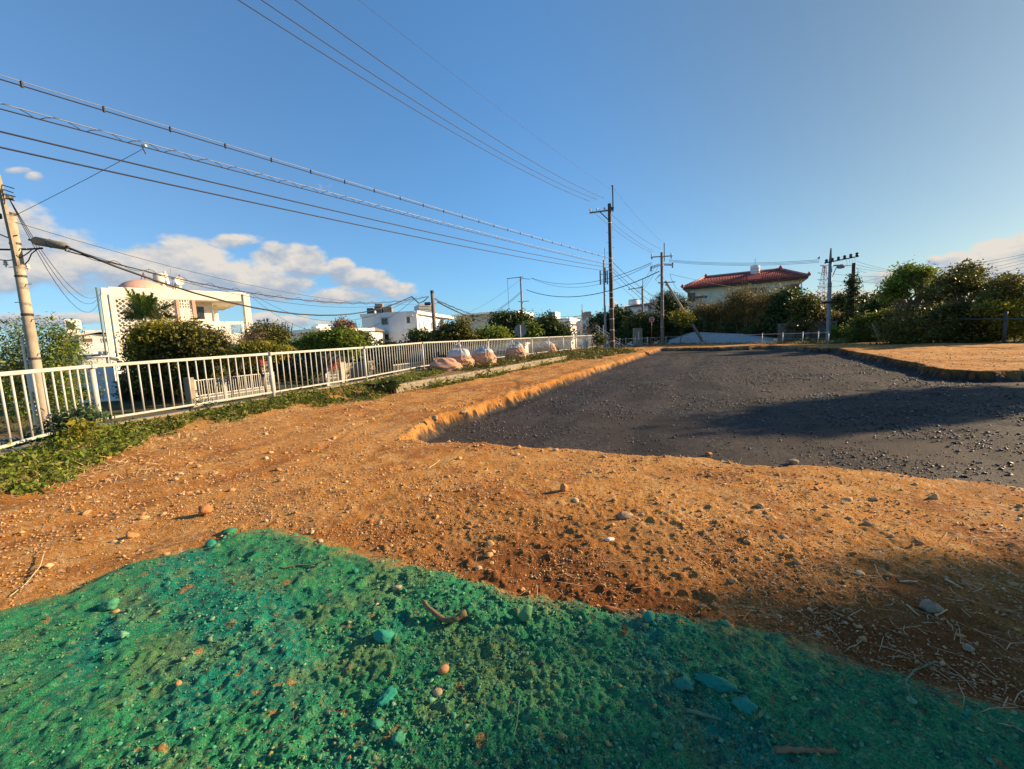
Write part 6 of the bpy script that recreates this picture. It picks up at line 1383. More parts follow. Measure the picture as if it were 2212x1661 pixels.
tree('flat-topped yellow-green shrub just above the railing, right of the brown thicket', 22, [(552, 752, 34, 9), (592, 760, 40, 10), (530, 764, 26, 14)], (570, 800), 5600, .06, 'yellow', 6, name='shrub', cat='shrub', r=.06, zb=-1.0)
tree('leafy yellow-green hedge left of the apartments', 27, [(665, 746, 26, 14), (700, 740, 32, 16), (742, 734, 26, 20), (760, 748, 20, 16), (640, 757, 20, 12), (715, 728, 10, 10), (682, 733, 9, 9)], (700, 800), 12500, .09, 'bright', 7, name='hedge', cat='hedge', r=.1, zb=-1.0)
tree('tree with a reddish-pink top rising over the hedge left of the apartments', 28.5, [(742, 708, 18, 12)], (745, 800), 1600, .08, 'pinkish', 8, r=.06, zb=-1.0)
tree('dark olive shrub against the shaded apartment wall', 36, [(784, 734, 18, 14), (772, 745, 20, 12)], (780, 780), 3600, .10, 'olive', 9, name='shrub', cat='shrub', r=.07, zb=-1.0)
tree('dark tangled shrubs behind the sliding gate', 26, [(470, 815, 46, 34), (400, 830, 50, 40), (340, 850, 56, 40), (530, 800, 46, 30), (575, 795, 30, 30)], (470, 870), 13000, .09, 'dark', 10, name='shrub', cat='shrub', r=.07, zb=-1.0)
tree('green leafy border just above the sliding gate', 24.8, [(440, 800, 34, 16), (490, 790, 38, 18), (540, 785, 30, 16)], (480, 850), 4200, .07, 'weed', 11, name='shrub', cat='shrub', r=.05, zb=-1.0)
tree('bush with pink blossoms seen through the railing right of the gate', 27, [(615, 790, 34, 34), (660, 800, 30, 28), (600, 770, 22, 16)], (630, 850), 6200, .08, 'dark', 12, name='flowering_bush', cat='bush', r=.06, extra=('flower', [(600, 776, 12, 16), (625, 782, 16, 20), (650, 790, 12, 14)], 420, .07), zb=-1.0)
tree('dark hedge behind the railing left of the short pole', 33, [(830, 770, 26, 34), (870, 775, 30, 36), (905, 770, 24, 34), (785, 770, 26, 26), (950, 765, 30, 30)], (860, 840), 11500, .11, 'dark', 13, name='hedge', cat='hedge', r=.1, zb=-1.0)
for k, (px_, py_, Y_, lab) in enumerate(((563, 784, 24, 'spiky red-leaved plant by the block pillar of the sliding gate'), (722, 788, 27.5, 'small red-leaved plant above the narrow white gate'))):
    tree(lab, Y_, [(px_, py_, 9, 9)], (px_, py_ + 14), 160, .09, 'red', 14 + k, name='red_plant', cat='plant', r=.03, cs=1.2, aspect=.3)
# palm
pb = at(318, 730, 25); pr = empty('palm', (pb.x, pb.y, -1.0), label='palm with upright feathery fronds in front of the lattice screen', cat='palm'); pc = at(314, 684, 25); hc = pc.z + 1.0
MB().tube([(0, 0, -.2), (0, 0, hc - .9), (pc.x - pb.x, 0, hc)], [.12, .10, .07], 10).build('trunk', M_barkl, pr, True)
gpr = np.random.default_rng(8)
tips = [zH(480, 482), zH(565, 500), zH(705, 530), zH(815, 548), zH(868, 600), zH(420, 800), zH(1085, 690), zH(1115, 850), zH(520, 690), zH(470, 870), zH(960, 850), zH(640, 560), zH(770, 590)]
for k, tp in enumerate(tips):
    e = at(tp[0], tp[1], 25 + gpr.uniform(-.8, .8)); s0_ = Vector((pc.x - pb.x, 0, hc - .1)); e = e - Vector((pb.x, pb.y, -1.0)); mid = s0_.lerp(e, .55) + Vector((0, 0, .32 if k > 4 else .06))
    pts = [s0_ * (1 - t) ** 2 + mid * 2 * t * (1 - t) + e * t * t for t in np.linspace(0, 1, 22)]
    V = []; F = []; var = []
    for i in range(2, 22):
        d = (pts[i] - pts[i - 1]).normalized(); sd = d.cross(Vector((0, 1, .3))).normalized(); ll = .42 * math.sin(math.pi * min(.95, i / 22 + .12)) + .06
        for s_ in (-1, 1):
            for q in range(2):
                o = pts[i].lerp(pts[i - 1], q / 2); tipv = o + (sd * s_ * .75 + d * .75 + Vector((gpr.normal(0, .1), gpr.normal(0, .25), -.15))).normalized() * ll; wv_ = d * .036
                b_ = len(V); V += [o - wv_, o + wv_, tipv + wv_ * .2, tipv - wv_ * .2]; F.append((b_, b_ + 1, b_ + 2, b_ + 3)); var.append(gpr.random())
    fr_ = np_mesh('frond', np.array([tuple(q) for q in V]), np.array(F), LM['bright' if k in (0, 1, 2, 3, 4, 11, 12) else 'olive'], pr, facevar=np.array(var))
# bare trees
def bare(label, px, py, Y, hpx, wpx, seed, col, n=16, zb=None):
    b = at(px, py, Y); g = np.random.default_rng(seed); sc_ = b.y / FPX; root = empty('bare_tree', tuple(b), label=label, cat='tree'); m = MB()
    for k in range(n):
        x_ = g.uniform(-1, 1) * wpx * sc_; z_ = hpx * sc_ * g.uniform(.6, 1) * (1 - .3 * abs(x_) / (wpx * sc_)); e = Vector((x_, g.normal(0, wpx * sc_ * .3), z_)); pts, rr = limb((x_ * .1, 0, -.3), e, .05, .012, g, .2); m.tube(pts, rr, 5)
        for q in range(3): f = pts[3 + q % 3]; pts2, rr2 = limb(f, f + Vector((g.normal(0, .3), g.normal(0, .3), g.uniform(.2, .6))) * hpx * sc_ * .35, .018, .005, g, .2); m.tube(pts2, rr2, 4)
    tag(m.build('branches', col, root, True), kind='stuff'); return root
bare('leafless grey tree between the domed house and the low white-roofed house', 618, 735, 30, 46, 24, 21, M_bark)
bare('pale leafless tree in front of the weathered white building', 1254, 727, 42, 48, 40, 22, M_barkl, 14)
# --- middle
tree('open-crowned olive tree in front of the apartment wing', 31, [(980, 718, 32, 14), (998, 700, 20, 9, 0, .35), (958, 728, 24, 12), (1010, 729, 18, 10)], (990, 770), 7000, .10, 'olive', 31, r=.1, zb=-1.0, shell=.3)
tree('dark low bush beside the short pole', 33.5, [(905, 728, 20, 12), (930, 733, 18, 12)], (915, 770), 3400, .10, 'dark', 32, name='bush', cat='bush', r=.07, zb=-1.0)
tree('yellowish green rounded bush between the olive tree and the road sign', 32, [(1057, 722, 28, 13), (1040, 730, 18, 10), (1080, 728, 16, 12)], (1058, 770), 5200, .10, 'bright', 33, name='bush', cat='bush', r=.07, zb=-1.0)
tree('large dark dense tree behind the round road sign', 40, [(1085, 705, 24, 20), (1115, 700, 34, 22), (1090, 690, 20, 12), (1135, 712, 18, 18), (1105, 725, 34, 14)], (1108, 770), 13500, .12, 'dark', 34, r=.18, bark=M_barkl, zb=-1.0, shell=.65)
tree('small lighter green bush between the two dark trees', 37, [(1148, 720, 15, 12), (1146, 708, 8, 8)], (1148, 760), 2200, .10, 'bright', 35, name='bush', cat='bush', r=.05, zb=-1.0)
tree('dark tree with visible trunk in front of the weathered white building', 44, [(1180, 702, 22, 17), (1200, 718, 26, 15), (1166, 722, 12, 12), (1215, 725, 16, 9)], (1177, 760), 9500, .13, 'dark', 36, r=.16, bark=M_barkl, zb=-1.0, shell=.6)
tree('spreading dark tree left of the flat-roofed house, behind the tallest pole', 60, [(1300, 700, 24, 20), (1335, 690, 30, 22), (1355, 708, 28, 22), (1310, 722, 30, 14), (1285, 715, 12, 12)], (1320, 745), 13500, .17, 'dark', 37, r=.25, zb=-1.0, shell=.6)
tree('yellowing shrubs in front of the flat-roofed house', 55, [(1385, 690, 14, 12), (1370, 712, 18, 14), (1400, 705, 14, 16), (1362, 698, 10, 10)], (1383, 740), 4800, .15, 'olive', 38, name='shrub', cat='shrub', r=.1, zb=-.5)
tree('dark street-side hedge under the hydrant sign', 54, [(1400, 722, 30, 14), (1355, 728, 30, 10), (1440, 715, 30, 16), (1330, 728, 20, 8)], (1400, 745), 7000, .15, 'dark', 39, name='hedge', cat='hedge', r=.1, zb=-.5)
gw_ = Face('stone_gate_wall', 'small pale stone gate block with white plate in the dark street hedge', (1371, 50), (1388, 50), 'pillar', z=-.4); gw_.box('shaft', (1370, 709), (1388, 737), 0, .6, M_kerb, w0=0); gw_.box('plate', (1378, 716), (1381, 734), -.03, 0, M_porc)
tree('wind-shaped pine tree left of the red-roofed house', 53, [(1440, 640, 20, 10), (1455, 650, 26, 12), (1432, 655, 18, 12), (1468, 662, 20, 12), (1440, 670, 22, 12)], (1450, 712), 9000, .13, 'dark', 40, name='pine_tree', r=.18, zb=.5, aspect=.2)
tree('yellow-flowering shrub beside the leaning strut', 47.5, [(1468, 682, 16, 8), (1478, 690, 14, 8)], (1470, 712), 1700, .12, 'yellow', 41, name='flowering_shrub', cat='shrub', r=.06, zb=.3)
tree('dark shrub mass on the bank below the pine', 54, [(1410, 700, 26, 22), (1455, 698, 34, 22), (1490, 697, 34, 20), (1530, 694, 34, 22)], (1460, 730), 12500, .14, 'dark', 42, name='shrub', cat='shrub', r=.1, zb=.0, shell=.7)
bl = []
for k in range(17):
    x_ = 1512 + 11.3 * k; top_ = 652 - 30 * float(sstep(1, 9, k)) + R.uniform(-8, 8); bl.append((x_, (top_ + 720) / 2, 13, (720 - top_) / 2, 4.6 - 7.5 * k / 16 + R.uniform(-.5, .5)))
bam = tree('tall dusty bamboo thicket in front of the red-roofed house', 48, bl, (1600, 726), 34000, .135, 'bamboo', 43, name='bamboo', cat='bamboo', aspect=.16, clump=34, cs=3.0, r=.05, zb=.1, shell=.35, dirn=(0, 0, -.5))
m = MB(); gb = np.random.default_rng(5)
for k in range(60):
    q_ = gb.uniform(1512, 1695); p = at(q_, 725, 51.6 - 7.2 * (q_ - 1512) / 183 + gb.uniform(-.6, 1.0)); l_ = gb.uniform(2.5, 5); m.tube([(p.x, p.y, 0), (p.x + gb.normal(0, .15), p.y, l_ * .6), (p.x + gb.normal(0, .5), p.y, l_)], [.03, .025, .01], 5)
o = tag(m.build('culms', pmat('bamboo_culm', (.22, .19, .09), .7, .2, 3, 0), bam), kind='stuff'); o.location = -Vector(bam.location)
tree('dark undergrowth at the foot of the bamboo', 48, [(1540, 704, 40, 13, 4), (1600, 709, 44, 12, 1), (1650, 716, 34, 12, -2), (1680, 720, 20, 14, -4)], (1610, 728), 10500, .12, 'dark', 44, name='undergrowth', cat='shrub', r=.05, zb=.0, shell=.7)
tree('dark broad-leaved tree at the right corner of the red-roofed house', 44, [(1700, 665, 22, 26), (1688, 690, 24, 22), (1715, 690, 16, 20), (1706, 643, 12, 14)], (1702, 728), 9500, .14, 'dark', 45, r=.16, zb=1.0, shell=.6, aspect=.6)
tree('two-tone tree between the red-roofed house and the grey pole', 41, [(1745, 670, 18, 22), (1765, 690, 24, 20), (1740, 695, 20, 16), (1728, 655, 8, 12)], (1752, 728), 9000, .13, 'olive', 46, r=.12, zb=1.0, shell=.5)
tree('low brown hedge under the trees by the grey pole', 40, [(1730, 703, 20, 8), (1765, 701, 20, 8), (1795, 695, 18, 10)], (1750, 728), 3600, .12, 'bamboo', 47, name='hedge', cat='hedge', r=.05, zb=1.0)
tree('distant dark flat-topped tree behind the grey pole', 62, pads(1816, 684, 34, 38, 14, 5, (10, 18), (3, 5)), (1815, 712), 6500, .18, 'dark', 48, r=.2, zb=2.0)
tree('distant round tree with open branches right of the creeper pole', 58, pads(1866, 690, 30, 52, 20, 6, (8, 14), (4, 7)), (1868, 712), 7000, .17, 'dark', 49, r=.2, zb=2.0)
tree('small green bush before the pillar of the shed', 36.5, [(1813, 722, 8, 14)], (1813, 742), 1500, .09, 'bright', 50, name='bush', cat='bush', r=.04)
# creepers on the pole
vp = P10.location; cl = empty('climbing_plant', tuple(vp), label='leafy creeper climbing the dark pole', cat='climber')
V, F, var = leaves([(0, 0, .5 + .55 * k, .30 + .22 * (k == 8) + .16 * (k < 2), .3, .5) for k in range(10)], 5200, .075, 20, 2.0, .5, .3, .8); np_mesh('leaves', V, F, LM['dark'], cl, facevar=var)
MB().tube([(.2, -.1, -.2), (.28, .1, 1.5), (-.2, .2, 3), (.15, .1, 4.5)], .03, 6).build('stem', M_bark, cl, True)
# --- right mass
tree('umbrella-crowned tree tallest of the right-hand trees', 31, pads(1975, 632, 62, 56, 30, 1), (1975, 742), 13000, .085, 'bright', 51, r=.16, bark=M_barkl, zb=.1, shell=.35)
tree('wide flat-crowned dark tree second from the right', 28, pads(2085, 632, 66, 52, 32, 2), (2075, 742), 13000, .08, 'olive', 52, r=.16, bark=M_barkl, zb=.1, shell=.35)
tree('dark spreading tree at the right edge with flat branch tips', 25, pads(2180, 650, 70, 52, 34, 3), (2190, 745), 13500, .075, 'olive', 53, r=.16, zb=.1, shell=.35)
tree('sunlit yellow-green shrubs at the far right edge', 23.5, [(2185, 680, 34, 22), (2215, 700, 30, 30), (2150, 665, 26, 12), (2240, 670, 30, 30)], (2190, 750), 8500, .075, 'yellow', 54, name='shrub', cat='shrub', r=.07, zb=.1, shell=.3)
tree('dense dark thicket under the right-hand trees', 26, [(2000, 705, 60, 34), (2080, 705, 60, 38), (2150, 718, 50, 26), (1950, 718, 46, 24), (2210, 735, 40, 18), (2060, 672, 50, 12), (2120, 676, 36, 12)], (2060, 748), 26000, .072, 'olive', 55, name='thicket', cat='shrub', r=.08, zb=.0, shell=.55)
tree('sprawling vines over the low wall right of the creeper pole', 33, [(1870, 715, 30, 22), (1905, 705, 34, 20), (1880, 690, 26, 8), (1930, 690, 30, 16), (1860, 735, 30, 10)], (1890, 745), 13000, .085, 'weed', 56, name='vines', cat='climber', r=.04, zb=.0)
tree('dead brown twiggy shrub below the umbrella-crowned tree', 29, [(1955, 675, 26, 22), (1985, 668, 18, 16)], (1965, 742), 4200, .08, 'brown', 57, name='dead_shrub', cat='shrub', aspect=.12, r=.06, zb=.1)
tree('dark green tree behind the bare pole top', 38, pads(1912, 678, 46, 38, 16, 4), (1918, 735), 7500, .12, 'dark', 58, r=.15, zb=.5)
# trees along the lot's right side, beyond the frame, whose shade reaches the lot
for k, (x_, y_, zc, rl_, rv_, lab) in enumerate(((26.4, 5.3, 9.0, 1.5, 1.2, 'tall slender tree closest to the sprayed soil, right of the lot'), (27.4, 12.2, 7.4, .9, .6, 'flat-crowned tree standing behind the right side of the lot'))):
    tree(lab, 0, [(x_, y_, zc, 1.7, rl_, rv_), (x_ + 1.1, y_ + .6, zc - .6, 1.5, rl_ * .8, rv_ * .7), (x_ - 1, y_ - .5, zc + .3, 1.3, rl_ * .8, rv_ * .6)], (x_, y_, 0), 9000, .13, 'olive', 70 + k, r=.18, world=True, shell=.2)
# thin stakes and chain fence post on the right
for k, (x0, y0, x1, y1, lab) in enumerate(((1885, 700, 1903, 742, 'pale leaning broken plank in the vines'),)):
    a = at(x0, y0, 31); b = at(x1, y1 + 1, 30.5); e_ = empty('plank', tuple(b), label=lab, cat='plank'); MB().bar((0, 0, 0), a - b, .16, .07).build('board', M_kerb, e_)
rf = empty('side_fence', tuple(at(2170, 748, 22.5)), label='dark post-and-rail fence half hidden in the thicket at the right', cat='fence'); o0 = Vector(rf.location)
for (px_, Y_) in ((2040, 26), (2168, 22.5), (2290, 19)):
    p = at(px_, 740, Y_); MB().tube([(p.x - o0.x, p.y - o0.y, -.3), (p.x - o0.x, p.y - o0.y, 1.75 - o0.z)], .08, 8).build('post', M_darksteel, rf, True)
a, b = at(2020, 690, 26.5), at(2300, 689, 18.7); MB().tube([a - o0, b - o0], .045, 8).build('rail', M_darksteel, rf)

# ------------------------------------------------------------------ weeds along the railing
def ground_cover(name, pts_fn, n, size, mat, seed, hgt, clump=14, aspect=.5, cs=2.0, up=.8, kind='stuff'):
    g = np.random.default_rng(seed); P = pts_fn(g, n // clump); nc = len(P)
    ci = g.integers(0, nc, n); p = P[ci] + g.normal(size=(n, 3)) * size * cs * np.array([1, 1, .35]); p[:, 2] = P[ci, 2] + np.abs(g.normal(0, 1, n)) * hgt * P_h(g, ci, nc)
    nrm = g.normal(size=(n, 3)) + np.array([0, 0, up]); nrm /= np.linalg.norm(nrm, axis=1)[:, None]; t = g.normal(size=(n, 3)); t -= (t * nrm).sum(1)[:, None] * nrm; t /= np.linalg.norm(t, axis=1)[:, None]; b = np.cross(nrm, t)
    s = size * np.exp(g.normal(0, .35, n)); L = t * s[:, None]; Wd = b * (s * aspect)[:, None]
    V = np.stack([p - L, p + Wd, p + L, p - Wd], 1).reshape(-1, 3); F = np.arange(n * 4).reshape(n, 4)
    o = np_mesh(name, V, F, LM[mat], facevar=np.clip(g.random(nc)[ci] * .6 + g.random(n) * .4, 0, 1)); tag(o, kind=kind); return o
def P_h(g, ci, nc): return (.3 + g.random(nc) ** 2 * 1.4)[ci]
FLEN = np.concatenate([[0], np.cumsum([np.hypot(*(FZ[i + 1][:2] - FZ[i][:2])) for i in range(len(FZ) - 1)])])
def along(s):      # point and normal (into the lot) at distance s along the railing
    i = int(np.clip(np.searchsorted(FLEN, s) - 1, 0, len(FZ) - 2)); t = (s - FLEN[i]) / (FLEN[i + 1] - FLEN[i]); a, b = FZ[i], FZ[i + 1]; d = (b - a)[:2]; d = d / np.hypot(*d); p = a + (b - a) * t; return p, np.array([d[1], -d[0]])
def verge(s0, s1, w0, w1, dens=None):
    def f(g, m):
        out = []
        while len(out) < m:
            s = g.uniform(s0, s1); p, n = along(s); w = g.uniform(w0, w1); w = w * (0.75 + .5 * vnoise(np.array([s * .9]), np.array([3.3]))[0])
            x_, y_ = p[0] + n[0] * w, p[1] + n[1] * w
            if vnoise(np.array([x_ * 1.3]), np.array([y_ * 1.3]), 4)[0] < .16: continue
            zb_ = bedz(x_, y_); z_ = gs1(x_, y_) if zb_ is None else zb_
            out.append((x_, y_, z_))
        return np.array(out)
    return f
sA, sB, sC, sD, sE = FLEN[1], FLEN[2], FLEN[3], FLEN[4], FLEN[5]
ground_cover('weeds', verge(sA - 1, sB + .4, .1, 1.25), 8000, .024, 'weed', 1, .05)
ground_cover('weeds', verge(sA - 1, sB - .5, .05, 1.3), 4200, .026, 'bright', 2, .07)
ground_cover('weeds', verge(sB, sC + 1, .30, 1.15), 9000, .028, 'weed', 3, .045)
ground_cover('weeds', verge(sC, sE + 1, .2, 1.6), 12000, .034, 'weed', 4, .06)
ground_cover('weeds', verge(sE, FLEN[-1] - 1, .3, 2.6), 9000, .055, 'olive', 5, .12)
ground_cover('weeds', verge(FLEN[-1] - 12, FLEN[-1], .4, 3.6), 6000, .07, 'olive', 6, .12)
ground_cover('weeds', verge(sA - 1, sE, .4, 2.1), 7500, .05, 'straw', 7, .03, aspect=.06, up=.6)
def kerbfront(g, m):
    out = []
    for _ in range(m):
        t = g.choice([.10, .16, .22, .30, .42, .60, .75, .9]) + g.normal(0, .035); p = K0 + kd * t; q = Vector((p.x, p.y, 0)) - kn * abs(g.normal(0, .16)); out.append((q.x, q.y, gs1(q.x, q.y)))
    return np.array(out)
ground_cover('weeds', kerbfront, 3200, .038, 'weed', 8, .11)
def farverge(g, m):
    out = []
    for _ in range(m):
        i = g.integers(0, 5); t = g.random(); p = far[i].lerp(far[i + 1], t); w = g.uniform(-.2, 1.8) ; out.append((p.x + g.normal(0, .3), p.y - w, .10))
    for _ in range(m // 3):
        out.append((P5.location.x + g.normal(0, .5), P5.location.y + g.normal(0, .4), .1))
    return np.array(out)
ground_cover('weeds', farverge, 6500, .085, 'olive', 9, .10, aspect=.2)
ground_cover('weeds', lambda g, m: np.array([(p.x, p.y - w, .1) for p, w in ((far[0].lerp(far[1], g.random()) if g.random() < .3 else far[1].lerp(far[4], g.random()), g.uniform(0, 2)) for _ in range(m))]), 3500, .09, 'straw', 10, .12, aspect=.12)
# named plants on the verge
def plant(label, px, py, Y, blobs, n, size, mat, seed, name='weed_plant', aspect=.45):
    return tree(label, Y, blobs, (px, py), n, size, mat, seed, name=name, cat='plant', r=.012, clump=12, cs=2.2, aspect=aspect, shell=.1, zb=gs1(at(px, py, Y).x, at(px, py, Y).y))
plant('bushy bluish-green weed spilling over the railing at the left post', 170, 935, 6.7, [(150, 915, 40, 22), (110, 945, 50, 24), (195, 895, 22, 18), (70, 965, 40, 18)], 3400, .030, 'weedg', 91)
plant('bright lime-leaved seedling standing on the weedy verge by the left post', 168, 1000, 6.1, [(175, 925, 22, 14), (160, 940, 18, 8)], 260, .034, 'yellow', 92, 'seedling', .55)
plant('spindly weed climbing the bottom rail near the sliding gate', 430, 905, 9.3, [(440, 880, 22, 22), (470, 895, 26, 16)], 700, .030, 'weedg', 93)
plant('broad-leaved green plant at the corner post where the railing ends', 1300, 750, 35.5, [(1297, 735, 9, 11), (1292, 728, 6, 6)], 420, .10, 'dark', 94, 'corner_plant', .5)
plant('green weed clump beside the kerb block nearest the camera', 845, 838, 12.2, [(842, 830, 24, 12)], 1100, .034, 'dark', 95)

# ------------------------------------------------------------------ notable loose things on the soil
def onground(px, py):
    z = 0.0
    for _ in range(8):
        p = gz(px, py, z); z = gs1(p.x, p.y)
    return gz(px, py, z)
def rock(name, label, px, py, wpx, mat, seed, flat=(1, .8, .65), rot=0.0, sink=.12, cat='stone', smooth=False, var=.3, facets=6, rough=.22):
    p = onground(px, py); s = wpx / FPX * (p - EYE).dot(FWD) / 2; v, f = rockshape(I2, seed, rough, flat, facets)
    o = np_mesh(name, v * s, f, mat, facevar=np.full(len(f), var), smooth=smooth); o.location = (p.x, p.y, p.z + s * (flat[2] - sink * 2)); o.rotation_euler = (R.uniform(-.1, .1), R.uniform(-.1, .1), rot); return tag(o, label, cat)
M_teal = rampmat('teal_painted_rock', [(.01, .19, .14), (.02, .23, .16), (.04, .26, .17), (.02, .16, .11)], .8, .25)
M_cob = pmat('ochre_cobble', (.46, .22, .09), .8, .15, 30, .2); M_brick = pmat('brick_fragment', (.33, .13, .05), .9, .25, 40, .5); M_lime = pmat('pale_limestone', (.33, .24, .15), .9, .2, 25, .4)
rock('rock', 'angular green-painted rock standing upright on the sprayed soil', 1136, 1335, 40, M_sg, 11, (.9, .55, 1.0), .3, .2, var=.1, facets=9, rough=.08)
rock('cobble', 'smooth orange-brown cobble lying alone on the green soil', 958, 1452, 26, M_cob, 12, (1, .8, .75), .5, .1, 'stone', True, facets=1, rough=.06)
rock('brick_fragment', 'rectangular brown brick fragment at the edge of the green soil', 1314, 1320, 50, M_brick, 13, (1, .42, .40), -.1, .1, 'brick', facets=14, rough=.05)
rock('rock', 'crumbly bright teal rock low in the green soil left of centre', 838, 1512, 50, M_teal, 14, (1, .6, .55), .9, .2, var=.4, rough=.5)
rock('rock', 'rounded teal rock left of the curved root', 828, 1375, 46, M_teal, 15, (1, .8, .6), .2, .25, var=.9)
rock('clod', 'orange clod of earth casting a shadow on the dirt left of centre', 444, 1112, 30, M_st, 16, (1, .8, .85), 0, .05, 'clod', var=.25)
rock('rock', 'large pale ochre rock in the shade at the lower right', 2008, 1318, 46, M_lime, 17, (1, .7, .6), 0, .1)
rock('rock', 'pale beige stone at the right above the green edge', 2092, 1402, 26, M_lime, 18, (1, .7, .5), .4)
rock('stone_chip', 'white and red stone chip on the dark soil right of centre', 1317, 1167, 22, M_porc, 19, (1, .6, .4), .2, .1)
rock('rock', 'bluish-green rock just right of the brick fragment', 1400, 1340, 32, M_teal, 20, (.9, .8, .9), .6, .2, var=.15)
rock('rock', 'bright teal jagged rock at the lower right', 1478, 1482, 48, M_teal, 21, (1, .7, .6), .1, .2, var=.7, rough=.4)
rock('rock', 'elongated teal rock ridge right of the jagged rock', 1548, 1478, 84, M_teal, 22, (1, .32, .38), -.35, .2, var=.5, rough=.4)
rock('rock', 'teal rock below the rock ridge at the lower right', 1612, 1530, 54, M_teal, 23, (1, .7, .55), -.5, .2, var=.3)
rock('rock', 'pale green fractured rock chip at the bottom centre', 862, 1602, 30, M_sg, 24, (1, .8, .9), .2, .2, var=.75)
rock('rock', 'light green flat stone at the top of the green patch', 495, 1152, 36, M_sg, 25, (1, .6, .45), .2, .15, var=.75)
rock('rock', 'grey-green stone near the left side of the green soil', 240, 1312, 40, M_sg, 26, (1, .7, .6), .5, .15, var=.75)
rock('rock', 'green stone with long shadow at mid left of the sprayed soil', 262, 1376, 34, M_sg, 27, (1, .6, .55), .1, .15, var=.15)
rock('rock', 'tan stone on the rim of the black pit', 1712, 1003, 24, M_lime, 28, (1, .7, .7), 0)
rock('rock', 'pinkish stone on the rim left of the tan stone', 1530, 984, 16, M_cob, 29, (1, .7, .7), 0)
rock('rock', 'grey flat stone on the sunlit dirt above the brick fragment', 1350, 1118, 34, M_lime, 30, (1, .5, .5), .2)
rock('rock', 'small upright ochre stone with long shadow in the middle of the dirt', 1218, 1060, 22, M_cob, 31, (.9, .7, 1), .2)
rock('rock', 'white stone on the lit slope of the pit', 940, 908, 16, M_lime, 32, (1, .8, .8), .2)
rock('rock', 'white stone beside the upper rim of the pit slope', 1000, 893, 20, M_lime, 33, (1, .6, .5), .2)
def stick(name, label, pix, r0, r1, mat, lift=(0,), n=8, cat='stick'):
    P = [onground(*p) for p in pix]; P = [p + Vector((0, 0, r0 + (lift[i] if i < len(lift) else 0))) for i, p in enumerate(P)]; pts = []
    for t in np.linspace(0, len(P) - 1, 4 * (len(P) - 1) + 1):
        i = min(int(t), len(P) - 2); f = t - i; pts.append(P[i].lerp(P[i + 1], f))
    pts = [p + Vector((R.uniform(-1, 1), R.uniform(-1, 1), R.uniform(-.5, 1))) * r0 * .35 for p in pts]
    o0 = pts[0]; m = len(pts); o = MB().tube([p - o0 for p in pts], [r0 + (r1 - r0) * k / (m - 1) for k in range(m)], n).build(name, mat, None, True, loc=o0); return tag(o, label, cat)
M_root = pmat('root_bark', (.22, .14, .07), .9, .25, 40, .4); M_straw = pmat('straw', (.50, .38, .22), .85, .2, 20, .1); M_gstick = pmat('green_stick', (.10, .18, .10), .9, .3, 30, .3)
stick('root', 'curved brown root arching over the hollow in the green soil', [zF(605, 668), zF(660, 715), zF(735, 765), zF(800, 770), zF(870, 738)], .010, .016, M_root, (.03, .02, .01, .015, .03), cat='root')
stick('stick', 'straight brown stick at the bottom right of the green soil', [zG(745, 1490), zG(900, 1495), zG(1105, 1500)], .010, .005, M_root)
stick('twig', 'thin curved pale twig hooked over the green soil at the lower right', [zG(1690, 990), zG(1560, 1050), zG(1510, 1120), zG(1550, 1225)], .0035, .003, M_gstick, (.02, .03, .03, .01), cat='twig')
stick('stick', 'dark stick at the top of the green patch', [zK(1725, 428), zK(1840, 408), zK(1945, 412)], .006, .004, M_root)
stick('stick', 'dark green stick left of the jagged teal rock', [zG(215, 1255), zG(330, 1285), zG(425, 1310)], .008, .005, M_gstick)
stick('twig', 'thin drooping twig in the lower centre of the green soil', [zF(1200, 1250), zF(1185, 1400), zF(1165, 1480), zF(1200, 1510)], .0025, .002, M_gstick, (.01, .01, .01), cat='twig')
stick('straw_stalk', 'bent dry straw stalk on the dirt at the far left', [zK(275, 345), zK(250, 430), zK(160, 520), zK(60, 600)], .004, .003, M_straw, (.02, .02), cat='straw')
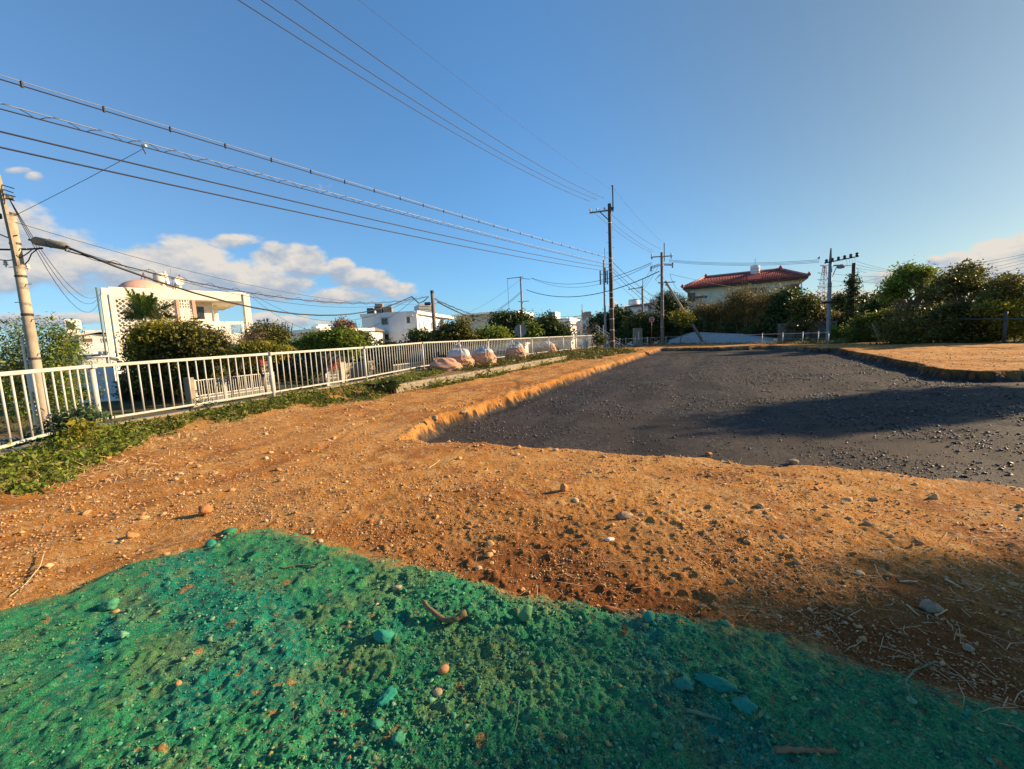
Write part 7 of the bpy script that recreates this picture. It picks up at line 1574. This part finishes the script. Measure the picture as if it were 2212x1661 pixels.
for k, (a, b, lab) in enumerate(((zG(585, 75), zG(705, 55), 'pale broken plant stem on the dirt right of centre'), (zG(1475, 485), zG(1580, 488), 'bleached stem lying above the ochre rock'), (zG(1515, 625), zG(1590, 690), 'split pale wood splinter left of the ochre rock'), (zG(1750, 475), zG(1850, 530), 'whitish stalk above and right of the ochre rock'), (zG(1690, 690), zG(1755, 655), 'short pale splinter below the ochre rock'), (zM(110, 510), zM(200, 450), 'dry pale stalk on the dirt near the pit corner'))):
    stick('splinter', lab, [a, b], .006, .003, M_straw, cat='splinter')
# dry straw and rootlets scattered
def straw(n, sel, size, seed, mat='straw', rmin=1.3, rmax=9):
    g = np.random.default_rng(seed); out = []; 
    rr = np.exp(g.uniform(np.log(rmin), np.log(rmax), n * 4)); aa = np.radians(g.uniform(-54, 54, n * 4)); X = rr * np.sin(aa); Y = rr * np.cos(aa); zs, sp_, sg_, sl2, fd2 = gsurf(X, Y); ok = sel(X, Y, sp_, sg_, sl2, fd2); X, Y, zs, rr = X[ok][:n], Y[ok][:n], zs[ok][:n], rr[ok][:n]
    m = len(X); th = g.uniform(0, 6.28, m); L = size * rr ** .6 * np.exp(g.normal(0, .5, m)); tl = g.normal(0, .12, m); D = np.stack([np.cos(th), np.sin(th), tl], 1) * L[:, None]; S = np.stack([-np.sin(th), np.cos(th), np.zeros(m)], 1) * (.0007 + .0004 * rr)[:, None]; P = np.stack([X, Y, zs + .006], 1); C_ = S * g.normal(0, 6, m)[:, None]
    V = np.stack([P - D - S, P - D + S, P + C_ + S, P + C_ - S, P + D + S * .4, P + D - S * .4], 1).reshape(-1, 3); k = np.arange(m)[:, None] * 6; F = np.concatenate([k + np.array([[0, 1, 2, 3]]), k + np.array([[3, 2, 4, 5]])])
    o = np_mesh('straw_litter', V, F, LM[mat], facevar=g.random(2 * m)); tag(o, kind='stuff')
straw(900, lambda X, Y, a, b, c, d: (a < 0) & (b < 0) & (c > .2), .022, 1)
straw(450, lambda X, Y, a, b, c, d: (a < 0) & (b < 0) & (X < -1.2) & (d < 4.5), .05, 2)
straw(350, lambda X, Y, a, b, c, d: (b > 0), .018, 3, 'weedg', 1.1, 4)
straw(420, lambda X, Y, a, b, c, d: (a < 0) & (X > 1.6) & (Y < 4), .030, 4, 'straw', 1.5, 5)
